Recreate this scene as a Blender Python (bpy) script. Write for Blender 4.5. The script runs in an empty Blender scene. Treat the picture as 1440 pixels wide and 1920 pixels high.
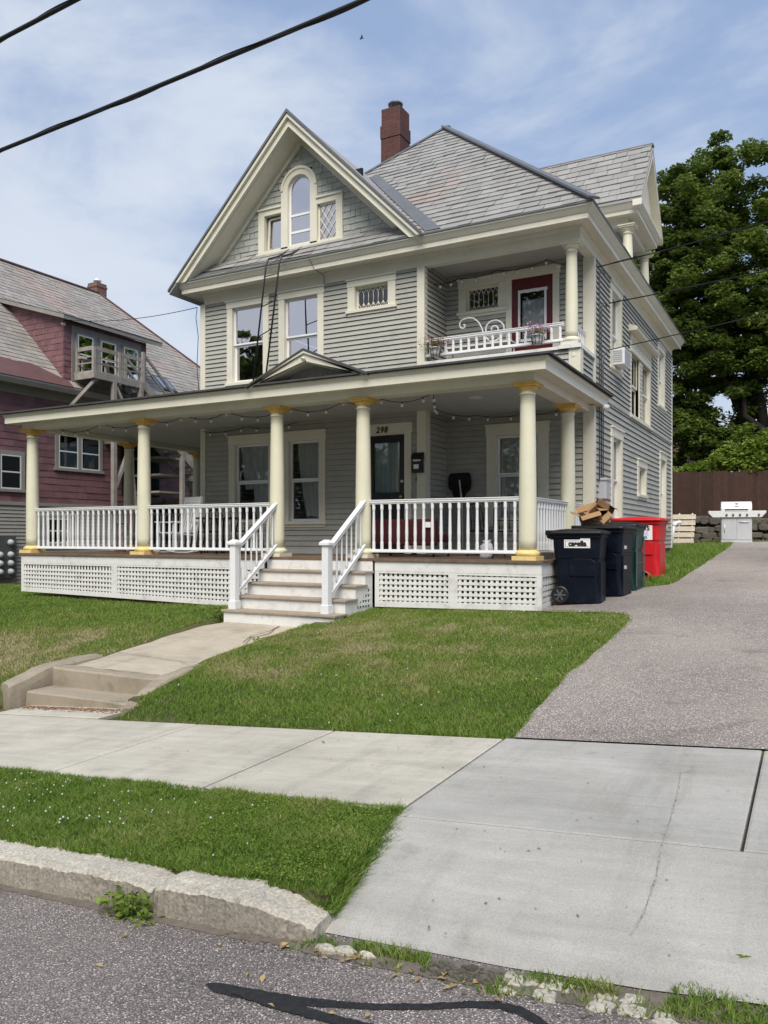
import bpy, bmesh, math, random
import numpy as np
from mathutils import Vector, noise as mnoise
random.seed(7); RNG = np.random.default_rng(11)
R = math.radians
scene = bpy.context.scene
COL = scene.collection

# ------------------------------------------------------------------ materials
MATS = {}
def nd(nt, t, **kw):
    n = nt.nodes.new(t)
    for k, v in kw.items(): setattr(n, k, v)
    return n
def mk(name, base, rough=.6, var=.12, vscale=2.0, bump=0.0, bscale=40, dirt=None, dscale=1.2, damt=.4, metal=0, spec=.4, island=0, island_cols=None, extra=None):
    """painted / weathered surface: base colour, slow tonal noise, optional dirt, grain bump, per-board variation"""
    m = bpy.data.materials.new(name); m.use_nodes = True; nt = m.node_tree
    b = nt.nodes['Principled BSDF']; b.inputs['Roughness'].default_value = rough
    b.inputs['Metallic'].default_value = metal; b.inputs['Specular IOR Level'].default_value = spec
    tc = nd(nt, 'ShaderNodeTexCoord'); L = nt.links.new
    no = nd(nt, 'ShaderNodeTexNoise'); no.inputs['Scale'].default_value = vscale; no.inputs['Detail'].default_value = 6; no.inputs['Roughness'].default_value = .65
    L(tc.outputs['Object'], no.inputs['Vector'])
    mr = nd(nt, 'ShaderNodeMapRange'); mr.inputs['From Min'].default_value = .3; mr.inputs['From Max'].default_value = .7
    mr.inputs['To Min'].default_value = 1 - var; mr.inputs['To Max'].default_value = 1 + var
    L(no.outputs['Fac'], mr.inputs['Value'])
    hs = nd(nt, 'ShaderNodeHueSaturation'); hs.inputs['Color'].default_value = (*base, 1)
    val = mr.outputs['Result']
    if island or island_cols:
        ge = nd(nt, 'ShaderNodeNewGeometry')
        if island_cols:
            cr = nd(nt, 'ShaderNodeValToRGB'); cr.color_ramp.interpolation = 'CONSTANT'
            e = cr.color_ramp.elements
            while len(e) < len(island_cols): e.new(.5)
            for i, (p, c) in enumerate(island_cols): e[i].position = p; e[i].color = (*c, 1)
            L(ge.outputs['Random Per Island'], cr.inputs['Fac']); L(cr.outputs['Color'], hs.inputs['Color'])
        if island:
            m2 = nd(nt, 'ShaderNodeMapRange'); m2.inputs['To Min'].default_value = 1 - island; m2.inputs['To Max'].default_value = 1 + island
            mm = nd(nt, 'ShaderNodeMath', operation='MULTIPLY'); fr = nd(nt, 'ShaderNodeMath', operation='FRACT'); m3 = nd(nt, 'ShaderNodeMath', operation='MULTIPLY'); m3.inputs[1].default_value = 37.7
            L(ge.outputs['Random Per Island'], m3.inputs[0]); L(m3.outputs[0], fr.inputs[0]); L(fr.outputs[0], m2.inputs['Value'])
            L(m2.outputs['Result'], mm.inputs[0]); L(val, mm.inputs[1]); val = mm.outputs[0]
    L(val, hs.inputs['Value']); colr = hs.outputs['Color']
    if dirt:
        n2 = nd(nt, 'ShaderNodeTexNoise'); n2.inputs['Scale'].default_value = dscale; n2.inputs['Detail'].default_value = 9; n2.inputs['Roughness'].default_value = .75
        L(tc.outputs['Object'], n2.inputs['Vector'])
        m4 = nd(nt, 'ShaderNodeMapRange'); m4.inputs['From Min'].default_value = .52; m4.inputs['From Max'].default_value = .72; m4.inputs['To Max'].default_value = damt
        L(n2.outputs['Fac'], m4.inputs['Value'])
        mx = nd(nt, 'ShaderNodeMix', data_type='RGBA'); mx.inputs['B'].default_value = (*dirt, 1)
        L(m4.outputs['Result'], mx.inputs['Factor']); L(colr, mx.inputs['A']); colr = mx.outputs['Result']
    if extra: colr = extra(nt, tc, colr)
    L(colr, b.inputs['Base Color'])
    if bump:
        n3 = nd(nt, 'ShaderNodeTexNoise'); n3.inputs['Scale'].default_value = bscale; n3.inputs['Detail'].default_value = 5
        L(tc.outputs['Object'], n3.inputs['Vector'])
        bp = nd(nt, 'ShaderNodeBump'); bp.inputs['Strength'].default_value = bump; bp.inputs['Distance'].default_value = .01
        L(n3.outputs['Fac'], bp.inputs['Height']); L(bp.outputs['Normal'], b.inputs['Normal'])
    MATS[name] = m
    return m
def patch(col, scale, lo, hi, amt, stretch=(1, 1, 1), off=0):
    def f(nt, tc, c):
        mp = nd(nt, 'ShaderNodeMapping'); mp.inputs['Scale'].default_value = stretch; mp.inputs['Location'].default_value = (off, off, off)
        n = nd(nt, 'ShaderNodeTexNoise'); n.inputs['Scale'].default_value = scale; n.inputs['Detail'].default_value = 4
        m = nd(nt, 'ShaderNodeMapRange'); m.inputs['From Min'].default_value = lo; m.inputs['From Max'].default_value = hi; m.inputs['To Max'].default_value = amt
        x = nd(nt, 'ShaderNodeMix', data_type='RGBA'); x.inputs['B'].default_value = (*col, 1)
        nt.links.new(tc.outputs['Object'], mp.inputs[0]); nt.links.new(mp.outputs[0], n.inputs['Vector']); nt.links.new(n.outputs['Fac'], m.inputs['Value'])
        nt.links.new(m.outputs['Result'], x.inputs['Factor']); nt.links.new(c, x.inputs['A']); return x.outputs['Result']
    return f
mk('grey_paint', (.37, .366, .328), .55, .07, 3, .15, 60, dirt=(.2, .2, .18), dscale=2.5, damt=.35)
mk('grey_shingle', (.36, .375, .345), .65, .08, 6, .3, 50, island=.10)
mk('cream_paint', (.67, .648, .54), .45, .06, 2.5, .08, 50, dirt=(.42, .39, .29), dscale=5, damt=.4)
mk('column_paint', (.66, .64, .495), .42, .05, 2, .05, 30, dirt=(.5, .46, .3), dscale=3, damt=.22)
mk('white_paint', (.72, .73, .74), .4, .04, 3, .06, 40, dirt=(.55, .54, .5), dscale=6, damt=.3)
mk('stair_white', (.70, .70, .685), .5, .06, 4, .15, 40, dirt=(.38, .33, .28), dscale=5, damt=.65)
mk('vinyl_white', (.74, .75, .77), .35, .03, 2)
mk('ceiling_paint', (.44, .455, .45), .5, .05, 2, .05, 30)
mk('yellow_paint', (.62, .40, .10), .5, .12, 8)
mk('yellow_pale', (.72, .55, .24), .5, .12, 8, dirt=(.5, .35, .1), dscale=12, damt=.5)
mk('slate', (.27, .267, .258), .65, .10, 1.5, .3, 30, island=.11, extra=patch((.32, .20, .155), .55, .58, .70, .5, (1, 1, 2.2), 5.7))
mk('slate_old', (.29, .272, .25), .65, .14, 1.2, .3, 30, island=.14, extra=patch((.36, .26, .23), .5, .50, .66, .5))
mk('flashing', (.15, .153, .16), .45, .12, 3, metal=.3)
mk('asphalt_roofing', (.06, .06, .063), .9, .2, 6, .4, 120)
mk('red_metal', (.125, .066, .063), .5, .2, 2, dirt=(.1, .05, .04), damt=.5)
mk('purple_paint', (.175, .088, .096), .6, .16, 2.5, .3, 50, island=.16, dirt=(.20, .09, .10), dscale=4, damt=.35)
mk('purple_trim', (.25, .24, .22), .6, .1, 3, dirt=(.15, .14, .13))
mk('basement_siding', (.30, .285, .26), .6, .08, 3)
mk('old_wood', (.27, .25, .225), .8, .22, 5, .4, 60, dirt=(.09, .085, .07), dscale=4, damt=.6, island=.15)
mk('deck_wood', (.15, .10, .07), .65, .2, 3, .2, 40, dirt=(.25, .2, .15), dscale=6, damt=.4)
mk('tread_wood', (.33, .27, .21), .75, .2, 6, .3, 60, dirt=(.42, .36, .3), dscale=9, damt=.6)
mk('red_door', (.10, .008, .009), .35, .06, 3)
mk('black_door', (.012, .012, .014), .35, .05, 3)
mk('black_metal', (.012, .012, .013), .4, .1, 5)
mk('cable_black', (.010, .010, .012), .6, .1, 2)
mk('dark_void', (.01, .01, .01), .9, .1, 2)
mk('soil', (.07, .055, .04), .95, .3, 8, .6, 60)
mk('stone', (.10, .092, .075), .85, .3, 2.5, .6, 14, island=.25, dirt=(.1, .1, .06), damt=.5)
mk('fence_wood', (.046, .021, .014), .75, .18, 3, .3, 50, island=.22, dirt=(.12, .07, .055), dscale=5, damt=.3)
mk('pale_wood', (.66, .585, .48), .8, .14, 6, .3, 50, island=.14, dirt=(.3, .25, .19), dscale=7, damt=.5)
mk('bark', (.022, .018, .014), .9, .3, 5, .8, 18)
mk('navy_plastic', (.002, .0042, .0115), .42, .15, 3, .06, 150, spec=.22, dirt=(.04, .045, .06), dscale=4, damt=.25)
mk('black_plastic', (.007, .0075, .009), .45, .15, 4, .1, 150, dirt=(.05, .05, .05), dscale=6, damt=.3)
mk('green_plastic', (.004, .036, .03), .4, .12, 3, .06, 150)
mk('red_plastic', (.52, .014, .02), .38, .08, 3, .06, 150, dirt=(.35, .02, .02), damt=.4)
mk('label_white', (.8, .8, .8), .4, .03, 4)
mk('label_black', (.015, .015, .015), .5, .05, 4)
mk('cardboard', (.30, .18, .09), .85, .12, 5, .1, 60, island=.12)
mk('cardboard_dark', (.10, .055, .03), .85, .14, 5, island=.15)
mk('steel', (.72, .72, .72), .35, .06, 3, metal=.15, dirt=(.4, .4, .4), damt=.3)
mk('steel_grey', (.50, .51, .53), .4, .06, 3, metal=.15)
mk('meter_grey', (.42, .43, .46), .5, .06, 4)
mk('panel_grey', (.11, .115, .12), .5, .1, 4, metal=.4)
mk('red_fabric', (.05, .003, .005), .8, .15, 5, .2, 200)
mk('bag_cloth', (.55, .56, .60), .7, .25, 22)
mk('bulb_glass', (.75, .75, .73), .15, .02, 3)
mk('planter_white', (.6, .6, .6), .4, .1, 12)
mk('brass', (.6, .42, .15), .3, .05, 4, metal=.8)
mk('flower_red', (.28, .06, .07), .7, .2, 30, island=.5)
mk('flower_mauve', (.50, .26, .46), .7, .2, 30, island=.35)
mk('stem_green', (.06, .10, .03), .7, .3, 10, island=.3)
mk('curtain', (.62, .63, .62), .9, .05, 4)
mk('curtain_blue', (.30, .40, .42), .9, .05, 4)
mk('blind', (.5, .48, .5), .8, .04, 4)
mk('lead_came', (.72, .70, .60), .45, .05, 4)
mk('tar', (.016, .0165, .018), .5, .3, 14, .25, 130, dirt=(.07, .065, .065), dscale=45, damt=.7)

def brick_mat(name, c1, c2, mort, scale):
    m = bpy.data.materials.new(name); m.use_nodes = True; nt = m.node_tree; L = nt.links.new
    b = nt.nodes['Principled BSDF']; b.inputs['Roughness'].default_value = .85
    uv = nd(nt, 'ShaderNodeUVMap'); br = nd(nt, 'ShaderNodeTexBrick')
    br.inputs['Scale'].default_value = scale; br.inputs['Color1'].default_value = (*c1, 1); br.inputs['Color2'].default_value = (*c2, 1); br.inputs['Mortar'].default_value = (*mort, 1)
    br.inputs['Mortar Size'].default_value = .012; br.inputs['Brick Width'].default_value = .21; br.inputs['Row Height'].default_value = .07; br.inputs['Bias'].default_value = -.1
    L(uv.outputs[0], br.inputs['Vector'])
    no = nd(nt, 'ShaderNodeTexNoise'); no.inputs['Scale'].default_value = 6; no.inputs['Detail'].default_value = 6
    mr = nd(nt, 'ShaderNodeMapRange'); mr.inputs['To Min'].default_value = .6; mr.inputs['To Max'].default_value = 1.35; L(no.outputs[0], mr.inputs['Value'])
    hs = nd(nt, 'ShaderNodeHueSaturation'); L(br.outputs['Color'], hs.inputs['Color']); L(mr.outputs[0], hs.inputs['Value']); L(hs.outputs[0], b.inputs['Base Color'])
    bp = nd(nt, 'ShaderNodeBump', invert=True); bp.inputs['Strength'].default_value = .7; bp.inputs['Distance'].default_value = .012
    L(br.outputs['Fac'], bp.inputs['Height']); L(bp.outputs[0], b.inputs['Normal'])
    MATS[name] = m
brick_mat('brick', (.13, .034, .026), (.085, .023, .02), (.075, .05, .045), 1.0)
brick_mat('brick_brown', (.20, .075, .05), (.14, .05, .04), (.2, .17, .15), 1.0)

def glass_mat(name, refl, tint, rcol=(1, 1, 1)):
    m = bpy.data.materials.new(name); m.use_nodes = True; nt = m.node_tree; L = nt.links.new
    nt.nodes.remove(nt.nodes['Principled BSDF']); out = nt.nodes['Material Output']
    lw = nd(nt, 'ShaderNodeFresnel'); lw.inputs['IOR'].default_value = 1.5
    ad = nd(nt, 'ShaderNodeMath', operation='ADD', use_clamp=True); ad.inputs[1].default_value = refl; L(lw.outputs[0], ad.inputs[0])
    tr = nd(nt, 'ShaderNodeBsdfTransparent'); tr.inputs[0].default_value = (*tint, 1)
    gl = nd(nt, 'ShaderNodeBsdfGlossy'); gl.inputs['Roughness'].default_value = .015; gl.inputs['Color'].default_value = (*rcol, 1)
    no = nd(nt, 'ShaderNodeTexNoise'); no.inputs['Scale'].default_value = 1.7; tc = nd(nt, 'ShaderNodeTexCoord'); L(tc.outputs['Object'], no.inputs['Vector'])
    bp = nd(nt, 'ShaderNodeBump'); bp.inputs['Strength'].default_value = .06; bp.inputs['Distance'].default_value = .05; L(no.outputs[0], bp.inputs['Height']); L(bp.outputs[0], gl.inputs['Normal'])
    ms = nd(nt, 'ShaderNodeMixShader'); L(ad.outputs[0], ms.inputs[0]); L(tr.outputs[0], ms.inputs[1]); L(gl.outputs[0], ms.inputs[2]); L(ms.outputs[0], out.inputs[0])
    MATS[name] = m
glass_mat('glass', .05, (.8, .82, .82))
glass_mat('glass_coated', .55, (.45, .47, .5), (1, .95, .96))

def leaf_mat(name, dark, light, trans=.35, rough=.55):
    m = bpy.data.materials.new(name); m.use_nodes = True; nt = m.node_tree; L = nt.links.new
    b = nt.nodes['Principled BSDF']; b.inputs['Roughness'].default_value = rough; b.inputs['Specular IOR Level'].default_value = .25
    at = nd(nt, 'ShaderNodeAttribute', attribute_name='tint'); cr = nd(nt, 'ShaderNodeValToRGB')
    stops = [(0, dark), (1, light)] if len(light) == 3 and not isinstance(light[0], tuple) else [(0, dark)] + list(light)
    e = cr.color_ramp.elements
    while len(e) < len(stops): e.new(.5)
    for i, (p, c) in enumerate(stops): e[i].position = p; e[i].color = (*c, 1)
    L(at.outputs['Fac'], cr.inputs[0]); L(cr.outputs[0], b.inputs['Base Color'])
    tl = nd(nt, 'ShaderNodeBsdfTranslucent'); L(cr.outputs[0], tl.inputs[0]); ms = nd(nt, 'ShaderNodeMixShader'); ms.inputs[0].default_value = trans
    L(b.outputs[0], ms.inputs[1]); L(tl.outputs[0], ms.inputs[2]); L(ms.outputs[0], nt.nodes['Material Output'].inputs[0])
    MATS[name] = m
leaf_mat('leaf', (.04, .078, .019), (.255, .335, .062), .42)
leaf_mat('leaf_bright', (.08, .15, .02), (.34, .44, .07), .4)
leaf_mat('grass', (.06, .115, .016), [(.45, (.142, .25, .035)), (.68, (.225, .30, .06)), (.82, (.35, .33, .14)), (1, (.50, .44, .26))], .32)
leaf_mat('clover_petal', (.6, .6, .55), (.8, .8, .74), .2)
leaf_mat('dry_leaf', (.22, .13, .05), (.55, .42, .2), .15)

def concrete_mat(name, base, warm, speck=.12, gscale=150, bump=.35, bs=90):
    m = mk(name, base, .85, .10, 1.1, bump, bs, dirt=warm, dscale=1.3, damt=.75)
    nt = m.node_tree; L = nt.links.new; b = nt.nodes['Principled BSDF']; src = b.inputs['Base Color'].links[0].from_socket
    tc = nd(nt, 'ShaderNodeTexCoord'); vo = nd(nt, 'ShaderNodeTexNoise'); vo.inputs['Scale'].default_value = gscale; vo.inputs['Detail'].default_value = 2
    L(tc.outputs['Object'], vo.inputs['Vector'])
    mr = nd(nt, 'ShaderNodeMapRange'); mr.inputs['From Min'].default_value = .3; mr.inputs['From Max'].default_value = .7; mr.inputs['To Min'].default_value = 1 - speck; mr.inputs['To Max'].default_value = 1 + speck; L(vo.outputs[0], mr.inputs['Value'])
    # streaks and a few dark pits
    v2 = nd(nt, 'ShaderNodeTexVoronoi'); v2.inputs['Scale'].default_value = 9; L(tc.outputs['Object'], v2.inputs['Vector'])
    m2 = nd(nt, 'ShaderNodeMapRange'); m2.inputs['From Min'].default_value = .03; m2.inputs['From Max'].default_value = .06; m2.inputs['To Min'].default_value = .72; L(v2.outputs['Distance'], m2.inputs['Value'])
    mu = nd(nt, 'ShaderNodeMath', operation='MULTIPLY'); L(mr.outputs[0], mu.inputs[0]); L(m2.outputs[0], mu.inputs[1])
    for sc_, st, lo, hi, am in ((3.0, (.35, 3.5, 1), .35, .65, .11), (.55, (1, 1.6, 1), .3, .7, .17), (1.3, (2.2, .25, 1), .52, .75, .17), (26, (1, 1, 1), .60, .70, .15), (2.4, (1, 1, 1), .60, .74, .20)):
        mp = nd(nt, 'ShaderNodeMapping'); mp.inputs['Scale'].default_value = st; L(tc.outputs['Object'], mp.inputs[0]); n4 = nd(nt, 'ShaderNodeTexNoise'); n4.inputs['Scale'].default_value = sc_; n4.inputs['Detail'].default_value = 8; n4.inputs['Roughness'].default_value = .7; L(mp.outputs[0], n4.inputs['Vector'])
        m5 = nd(nt, 'ShaderNodeMapRange'); m5.inputs['From Min'].default_value = lo; m5.inputs['From Max'].default_value = hi; m5.inputs['To Min'].default_value = 1 + am * .5; m5.inputs['To Max'].default_value = 1 - am; L(n4.outputs[0], m5.inputs['Value'])
        m6 = nd(nt, 'ShaderNodeMath', operation='MULTIPLY'); L(mu.outputs[0], m6.inputs[0]); L(m5.outputs[0], m6.inputs[1]); mu = m6
    hs = nd(nt, 'ShaderNodeHueSaturation'); L(src, hs.inputs['Color']); L(mu.outputs[0], hs.inputs['Value']); L(hs.outputs[0], b.inputs['Base Color'])
concrete_mat('concrete', (.40, .377, .318), (.29, .265, .215))
concrete_mat('concrete_new', (.33, .32, .295), (.27, .25, .21), .14)
concrete_mat('concrete_old', (.27, .232, .178), (.12, .10, .07), .16)
concrete_mat('concrete_walk', (.37, .325, .255), (.17, .145, .105), .14)
concrete_mat('kerb_front', (.27, .245, .205), (.11, .098, .08), .26, 70, .8, 34)
concrete_mat('kerb_concrete', (.40, .37, .31), (.13, .115, .09), .26, 70, .9, 34)

def asphalt_mat(name, binder, cols, scale, mixn, dust=.25):
    m = bpy.data.materials.new(name); m.use_nodes = True; nt = m.node_tree; L = nt.links.new
    b = nt.nodes['Principled BSDF']; b.inputs['Roughness'].default_value = .85; b.inputs['Specular IOR Level'].default_value = .3
    tc = nd(nt, 'ShaderNodeTexCoord'); vo = nd(nt, 'ShaderNodeTexVoronoi'); vo.inputs['Scale'].default_value = scale; L(tc.outputs['Object'], vo.inputs['Vector'])
    sx = nd(nt, 'ShaderNodeSeparateColor'); L(vo.outputs['Color'], sx.inputs[0]); cr = nd(nt, 'ShaderNodeValToRGB'); cr.color_ramp.interpolation = 'CONSTANT'
    e = cr.color_ramp.elements
    while len(e) < len(cols): e.new(.5)
    for i, (p, c) in enumerate(cols): e[i].position = p; e[i].color = (*c, 1)
    L(sx.outputs[0], cr.inputs[0])
    dm = nd(nt, 'ShaderNodeMapRange'); dm.inputs['From Min'].default_value = .45; dm.inputs['From Max'].default_value = .62; L(vo.outputs['Distance'], dm.inputs['Value'])
    mx = nd(nt, 'ShaderNodeMix', data_type='RGBA'); mx.inputs['B'].default_value = (*binder, 1); L(dm.outputs[0], mx.inputs['Factor']); L(cr.outputs[0], mx.inputs['A'])
    no = nd(nt, 'ShaderNodeTexNoise'); no.inputs['Scale'].default_value = mixn; no.inputs['Detail'].default_value = 6; L(tc.outputs['Object'], no.inputs['Vector'])
    mr = nd(nt, 'ShaderNodeMapRange'); mr.inputs['From Min'].default_value = .3; mr.inputs['From Max'].default_value = .7; mr.inputs['To Min'].default_value = .78; mr.inputs['To Max'].default_value = 1.22; L(no.outputs[0], mr.inputs['Value'])
    n5 = nd(nt, 'ShaderNodeTexNoise'); n5.inputs['Scale'].default_value = 2.2; n5.inputs['Detail'].default_value = 9; n5.inputs['Roughness'].default_value = .75; L(tc.outputs['Object'], n5.inputs['Vector'])
    m5 = nd(nt, 'ShaderNodeMapRange'); m5.inputs['From Min'].default_value = .54; m5.inputs['From Max'].default_value = .72; m5.inputs['To Min'].default_value = 1.38; m5.inputs['To Max'].default_value = 1.0; L(n5.outputs[0], m5.inputs['Value']); m6 = nd(nt, 'ShaderNodeMath', operation='MULTIPLY'); L(mr.outputs[0], m6.inputs[0]); L(m5.outputs[0], m6.inputs[1])
    hs = nd(nt, 'ShaderNodeHueSaturation'); L(mx.outputs['Result'], hs.inputs['Color']); L(m6.outputs[0], hs.inputs['Value'])
    n7 = nd(nt, 'ShaderNodeTexNoise'); n7.inputs['Scale'].default_value = .75; n7.inputs['Detail'].default_value = 7; n7.inputs['Roughness'].default_value = .7; L(tc.outputs['Object'], n7.inputs['Vector'])
    m7 = nd(nt, 'ShaderNodeMapRange'); m7.inputs['From Min'].default_value = .45; m7.inputs['From Max'].default_value = .72; m7.inputs['To Max'].default_value = dust; L(n7.outputs[0], m7.inputs['Value'])
    x7 = nd(nt, 'ShaderNodeMix', data_type='RGBA'); x7.inputs['B'].default_value = (.36, .325, .27, 1); L(m7.outputs[0], x7.inputs['Factor']); L(hs.outputs[0], x7.inputs['A'])
    n8 = nd(nt, 'ShaderNodeTexNoise'); n8.inputs['Scale'].default_value = 1.1; n8.inputs['Detail'].default_value = 3; n8.inputs['Distortion'].default_value = 1.2; L(tc.outputs['Object'], n8.inputs['Vector'])
    m8 = nd(nt, 'ShaderNodeMapRange'); m8.inputs['From Min'].default_value = .60; m8.inputs['From Max'].default_value = .72; m8.inputs['To Max'].default_value = .45; L(n8.outputs[0], m8.inputs['Value'])
    x8 = nd(nt, 'ShaderNodeMix', data_type='RGBA'); x8.inputs['B'].default_value = (.12, .108, .10, 1); L(m8.outputs[0], x8.inputs['Factor']); L(x7.outputs['Result'], x8.inputs['A']); L(x8.outputs['Result'], b.inputs['Base Color'])
    bp = nd(nt, 'ShaderNodeBump', invert=True); bp.inputs['Strength'].default_value = .7; bp.inputs['Distance'].default_value = .006; L(vo.outputs['Distance'], bp.inputs['Height']); L(bp.outputs[0], b.inputs['Normal'])
    MATS[name] = m
asphalt_mat('asphalt_road', (.085, .075, .071), [(0, (.17, .145, .14)), (.28, (.225, .182, .175)), (.5, (.135, .122, .12)), (.68, (.27, .235, .222)), (.83, (.37, .335, .31)), (.95, (.56, .52, .47))], 138, .5)
asphalt_mat('asphalt_drive', (.13, .113, .103), [(0, (.21, .183, .167)), (.28, (.258, .218, .20)), (.5, (.182, .165, .152)), (.68, (.315, .28, .256)), (.84, (.405, .37, .342)), (.95, (.52, .48, .445))], 98, .4, .5)

# ------------------------------------------------------------------ mesh builder
ORIG = {}
class Fr:
    """a local frame: u along, n outward, w up"""
    def __init__(s, o, u, n, w=(0, 0, 1)):
        s.o = Vector(o); s.u = Vector(u); s.n = Vector(n); s.w = Vector(w)
    def p(s, u, n, w): return s.o + s.u * u + s.n * n + s.w * w
W0 = Fr((0, 0, 0), (1, 0, 0), (0, 1, 0))
class MB:
    def __init__(s): s.v = []; s.f = []; s.sm = []
    def q(s, pts, smooth=False):
        i = len(s.v); s.v += [tuple(p) for p in pts]; s.f.append(list(range(i, i + len(pts)))); s.sm.append(smooth)
    def hexa(s, c):
        i = len(s.v); s.v += [tuple(p) for p in c]
        for f in ((0, 3, 2, 1), (4, 5, 6, 7), (0, 1, 5, 4), (1, 2, 6, 5), (2, 3, 7, 6), (3, 0, 4, 7)): s.f.append([i + k for k in f]); s.sm.append(False)
    def fb(s, F, u0, u1, n0, n1, w0, w1):
        P = F.p; s.hexa([P(u0, n0, w0), P(u1, n0, w0), P(u1, n1, w0), P(u0, n1, w0), P(u0, n0, w1), P(u1, n0, w1), P(u1, n1, w1), P(u0, n1, w1)])
    def box(s, x0, x1, y0, y1, z0, z1): s.fb(W0, x0, x1, y0, y1, z0, z1)
    def prism(s, F, poly, n0, n1):
        """poly in (u,w) extruded along n"""
        k = len(poly); i = len(s.v)
        s.v += [tuple(F.p(a, n0, b)) for a, b in poly] + [tuple(F.p(a, n1, b)) for a, b in poly]
        s.f.append([i + j for j in range(k)]); s.f.append([i + k + j for j in range(k)][::-1]); s.sm += [False, False]
        for j in range(k): s.f.append([i + j, i + (j + 1) % k, i + k + (j + 1) % k, i + k + j]); s.sm.append(False)
    def bar(s, a, b, w, h=None, up=(0, 0, 1)):
        """rectangular bar from a to b"""
        h = h or w; a = Vector(a); b = Vector(b); d = (b - a).normalized(); up = Vector(up)
        if abs(d.dot(up)) > .98: up = Vector((1, 0, 0))
        sd = d.cross(up).normalized(); u2 = sd.cross(d); sd *= w / 2; u2 *= h / 2
        s.hexa([a - sd - u2, a + sd - u2, b + sd - u2, b - sd - u2, a - sd + u2, a + sd + u2, b + sd + u2, b - sd + u2])
    def tube(s, path, r, seg=8, caps=True):
        path = [Vector(p) for p in path]; n = len(path); rr = r if hasattr(r, '__len__') else [r] * n; i0 = len(s.v); ref = None
        for i in range(n):
            d = (path[min(i + 1, n - 1)] - path[max(i - 1, 0)]).normalized()
            if ref is None: ref = Vector((0, 0, 1)) if abs(d.z) < .9 else Vector((1, 0, 0))
            a = d.cross(ref).normalized(); b = a.cross(d); ref = b
            for k in range(seg):
                t = 2 * math.pi * k / seg; s.v.append(tuple(path[i] + (a * math.cos(t) + b * math.sin(t)) * rr[i]))
        for i in range(n - 1):
            for k in range(seg):
                s.f.append([i0 + i * seg + k, i0 + i * seg + (k + 1) % seg, i0 + (i + 1) * seg + (k + 1) % seg, i0 + (i + 1) * seg + k]); s.sm.append(True)
        if caps:
            s.f.append([i0 + k for k in range(seg)][::-1]); s.f.append([i0 + (n - 1) * seg + k for k in range(seg)]); s.sm += [False, False]
    def lathe(s, c, prof, seg=24, sharp=True):
        c = Vector(c); i0 = len(s.v); n = len(prof)
        for r, z in prof:
            for k in range(seg):
                t = 2 * math.pi * k / seg; s.v.append((c.x + r * math.cos(t), c.y + r * math.sin(t), c.z + z))
        for i in range(n - 1):
            for k in range(seg):
                s.f.append([i0 + i * seg + k, i0 + i * seg + (k + 1) % seg, i0 + (i + 1) * seg + (k + 1) % seg, i0 + (i + 1) * seg + k]); s.sm.append(True)
        s.f.append([i0 + k for k in range(seg)][::-1]); s.f.append([i0 + (n - 1) * seg + k for k in range(seg)]); s.sm += [False, False]
    def loft(s, rings, caps=True, smooth=False):
        k = len(rings[0]); i0 = len(s.v)
        for r in rings: s.v += [tuple(p) for p in r]
        for i in range(len(rings) - 1):
            for j in range(k):
                s.f.append([i0 + i * k + j, i0 + i * k + (j + 1) % k, i0 + (i + 1) * k + (j + 1) % k, i0 + (i + 1) * k + j]); s.sm.append(smooth)
        if caps: s.f.append([i0 + j for j in range(k)][::-1]); s.f.append([i0 + (len(rings) - 1) * k + j for j in range(k)]); s.sm += [False, False]
    def sweep(s, path, prof, closed_prof=True):
        """profile (out, z) swept along an open horizontal polyline with mitred corners; out is to the right of travel"""
        P = [Vector((a[0], a[1])) for a in path]; n = len(P); dirs = [(P[i + 1] - P[i]).normalized() for i in range(n - 1)]; off = []
        for i in range(n):
            d0 = dirs[max(i - 1, 0)]; d1 = dirs[min(i, n - 2)]; n0 = Vector((d0.y, -d0.x)); n1 = Vector((d1.y, -d1.x)); m = n0 + n1
            m = m / m.dot(n0) if m.length > 1e-6 else n0
            off.append(m)
        i0 = len(s.v); k = len(prof)
        for i in range(n):
            for o, z in prof: s.v.append((P[i].x + off[i].x * o, P[i].y + off[i].y * o, z))
        rng = k if closed_prof else k - 1
        for i in range(n - 1):
            for j in range(rng):
                s.f.append([i0 + i * k + j, i0 + i * k + (j + 1) % k, i0 + (i + 1) * k + (j + 1) % k, i0 + (i + 1) * k + j]); s.sm.append(False)
        if closed_prof: s.f.append([i0 + j for j in range(k)]); s.f.append([i0 + (n - 1) * k + j for j in range(k)][::-1]); s.sm += [False, False]
    def build(s, name, mat, parent=None, world=True, bevel=0, uv=False, label=None, recalc=True):
        me = bpy.data.meshes.new(name)
        o = Vector((0, 0, 0))
        if world and parent is not None: o = ORIG.get(parent.name, o)
        me.from_pydata([(v[0] - o.x, v[1] - o.y, v[2] - o.z) for v in s.v], [], s.f)
        me.polygons.foreach_set('use_smooth', s.sm)
        if recalc:
            bm = bmesh.new(); bm.from_mesh(me); bmesh.ops.recalc_face_normals(bm, faces=bm.faces); bm.to_mesh(me); bm.free()
        if uv:
            l = me.uv_layers.new(name='UVMap').data
            for p in me.polygons:
                nn = p.normal
                t = Vector((1, 0, 0)) if abs(nn.z) > .9 else Vector((-nn.y, nn.x, 0)).normalized()
                b = nn.cross(t)
                for li in p.loop_indices:
                    c = me.vertices[me.loops[li].vertex_index].co; l[li].uv = (c.dot(t), c.dot(b))
        me.materials.append(MATS[mat]); ob = bpy.data.objects.new(name, me); COL.objects.link(ob)
        if parent is not None:
            ob.parent = parent
            ORIG[ob.name] = o.copy() if world else Vector((0, 0, 0))
        else: ORIG[ob.name] = Vector((0, 0, 0))
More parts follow.
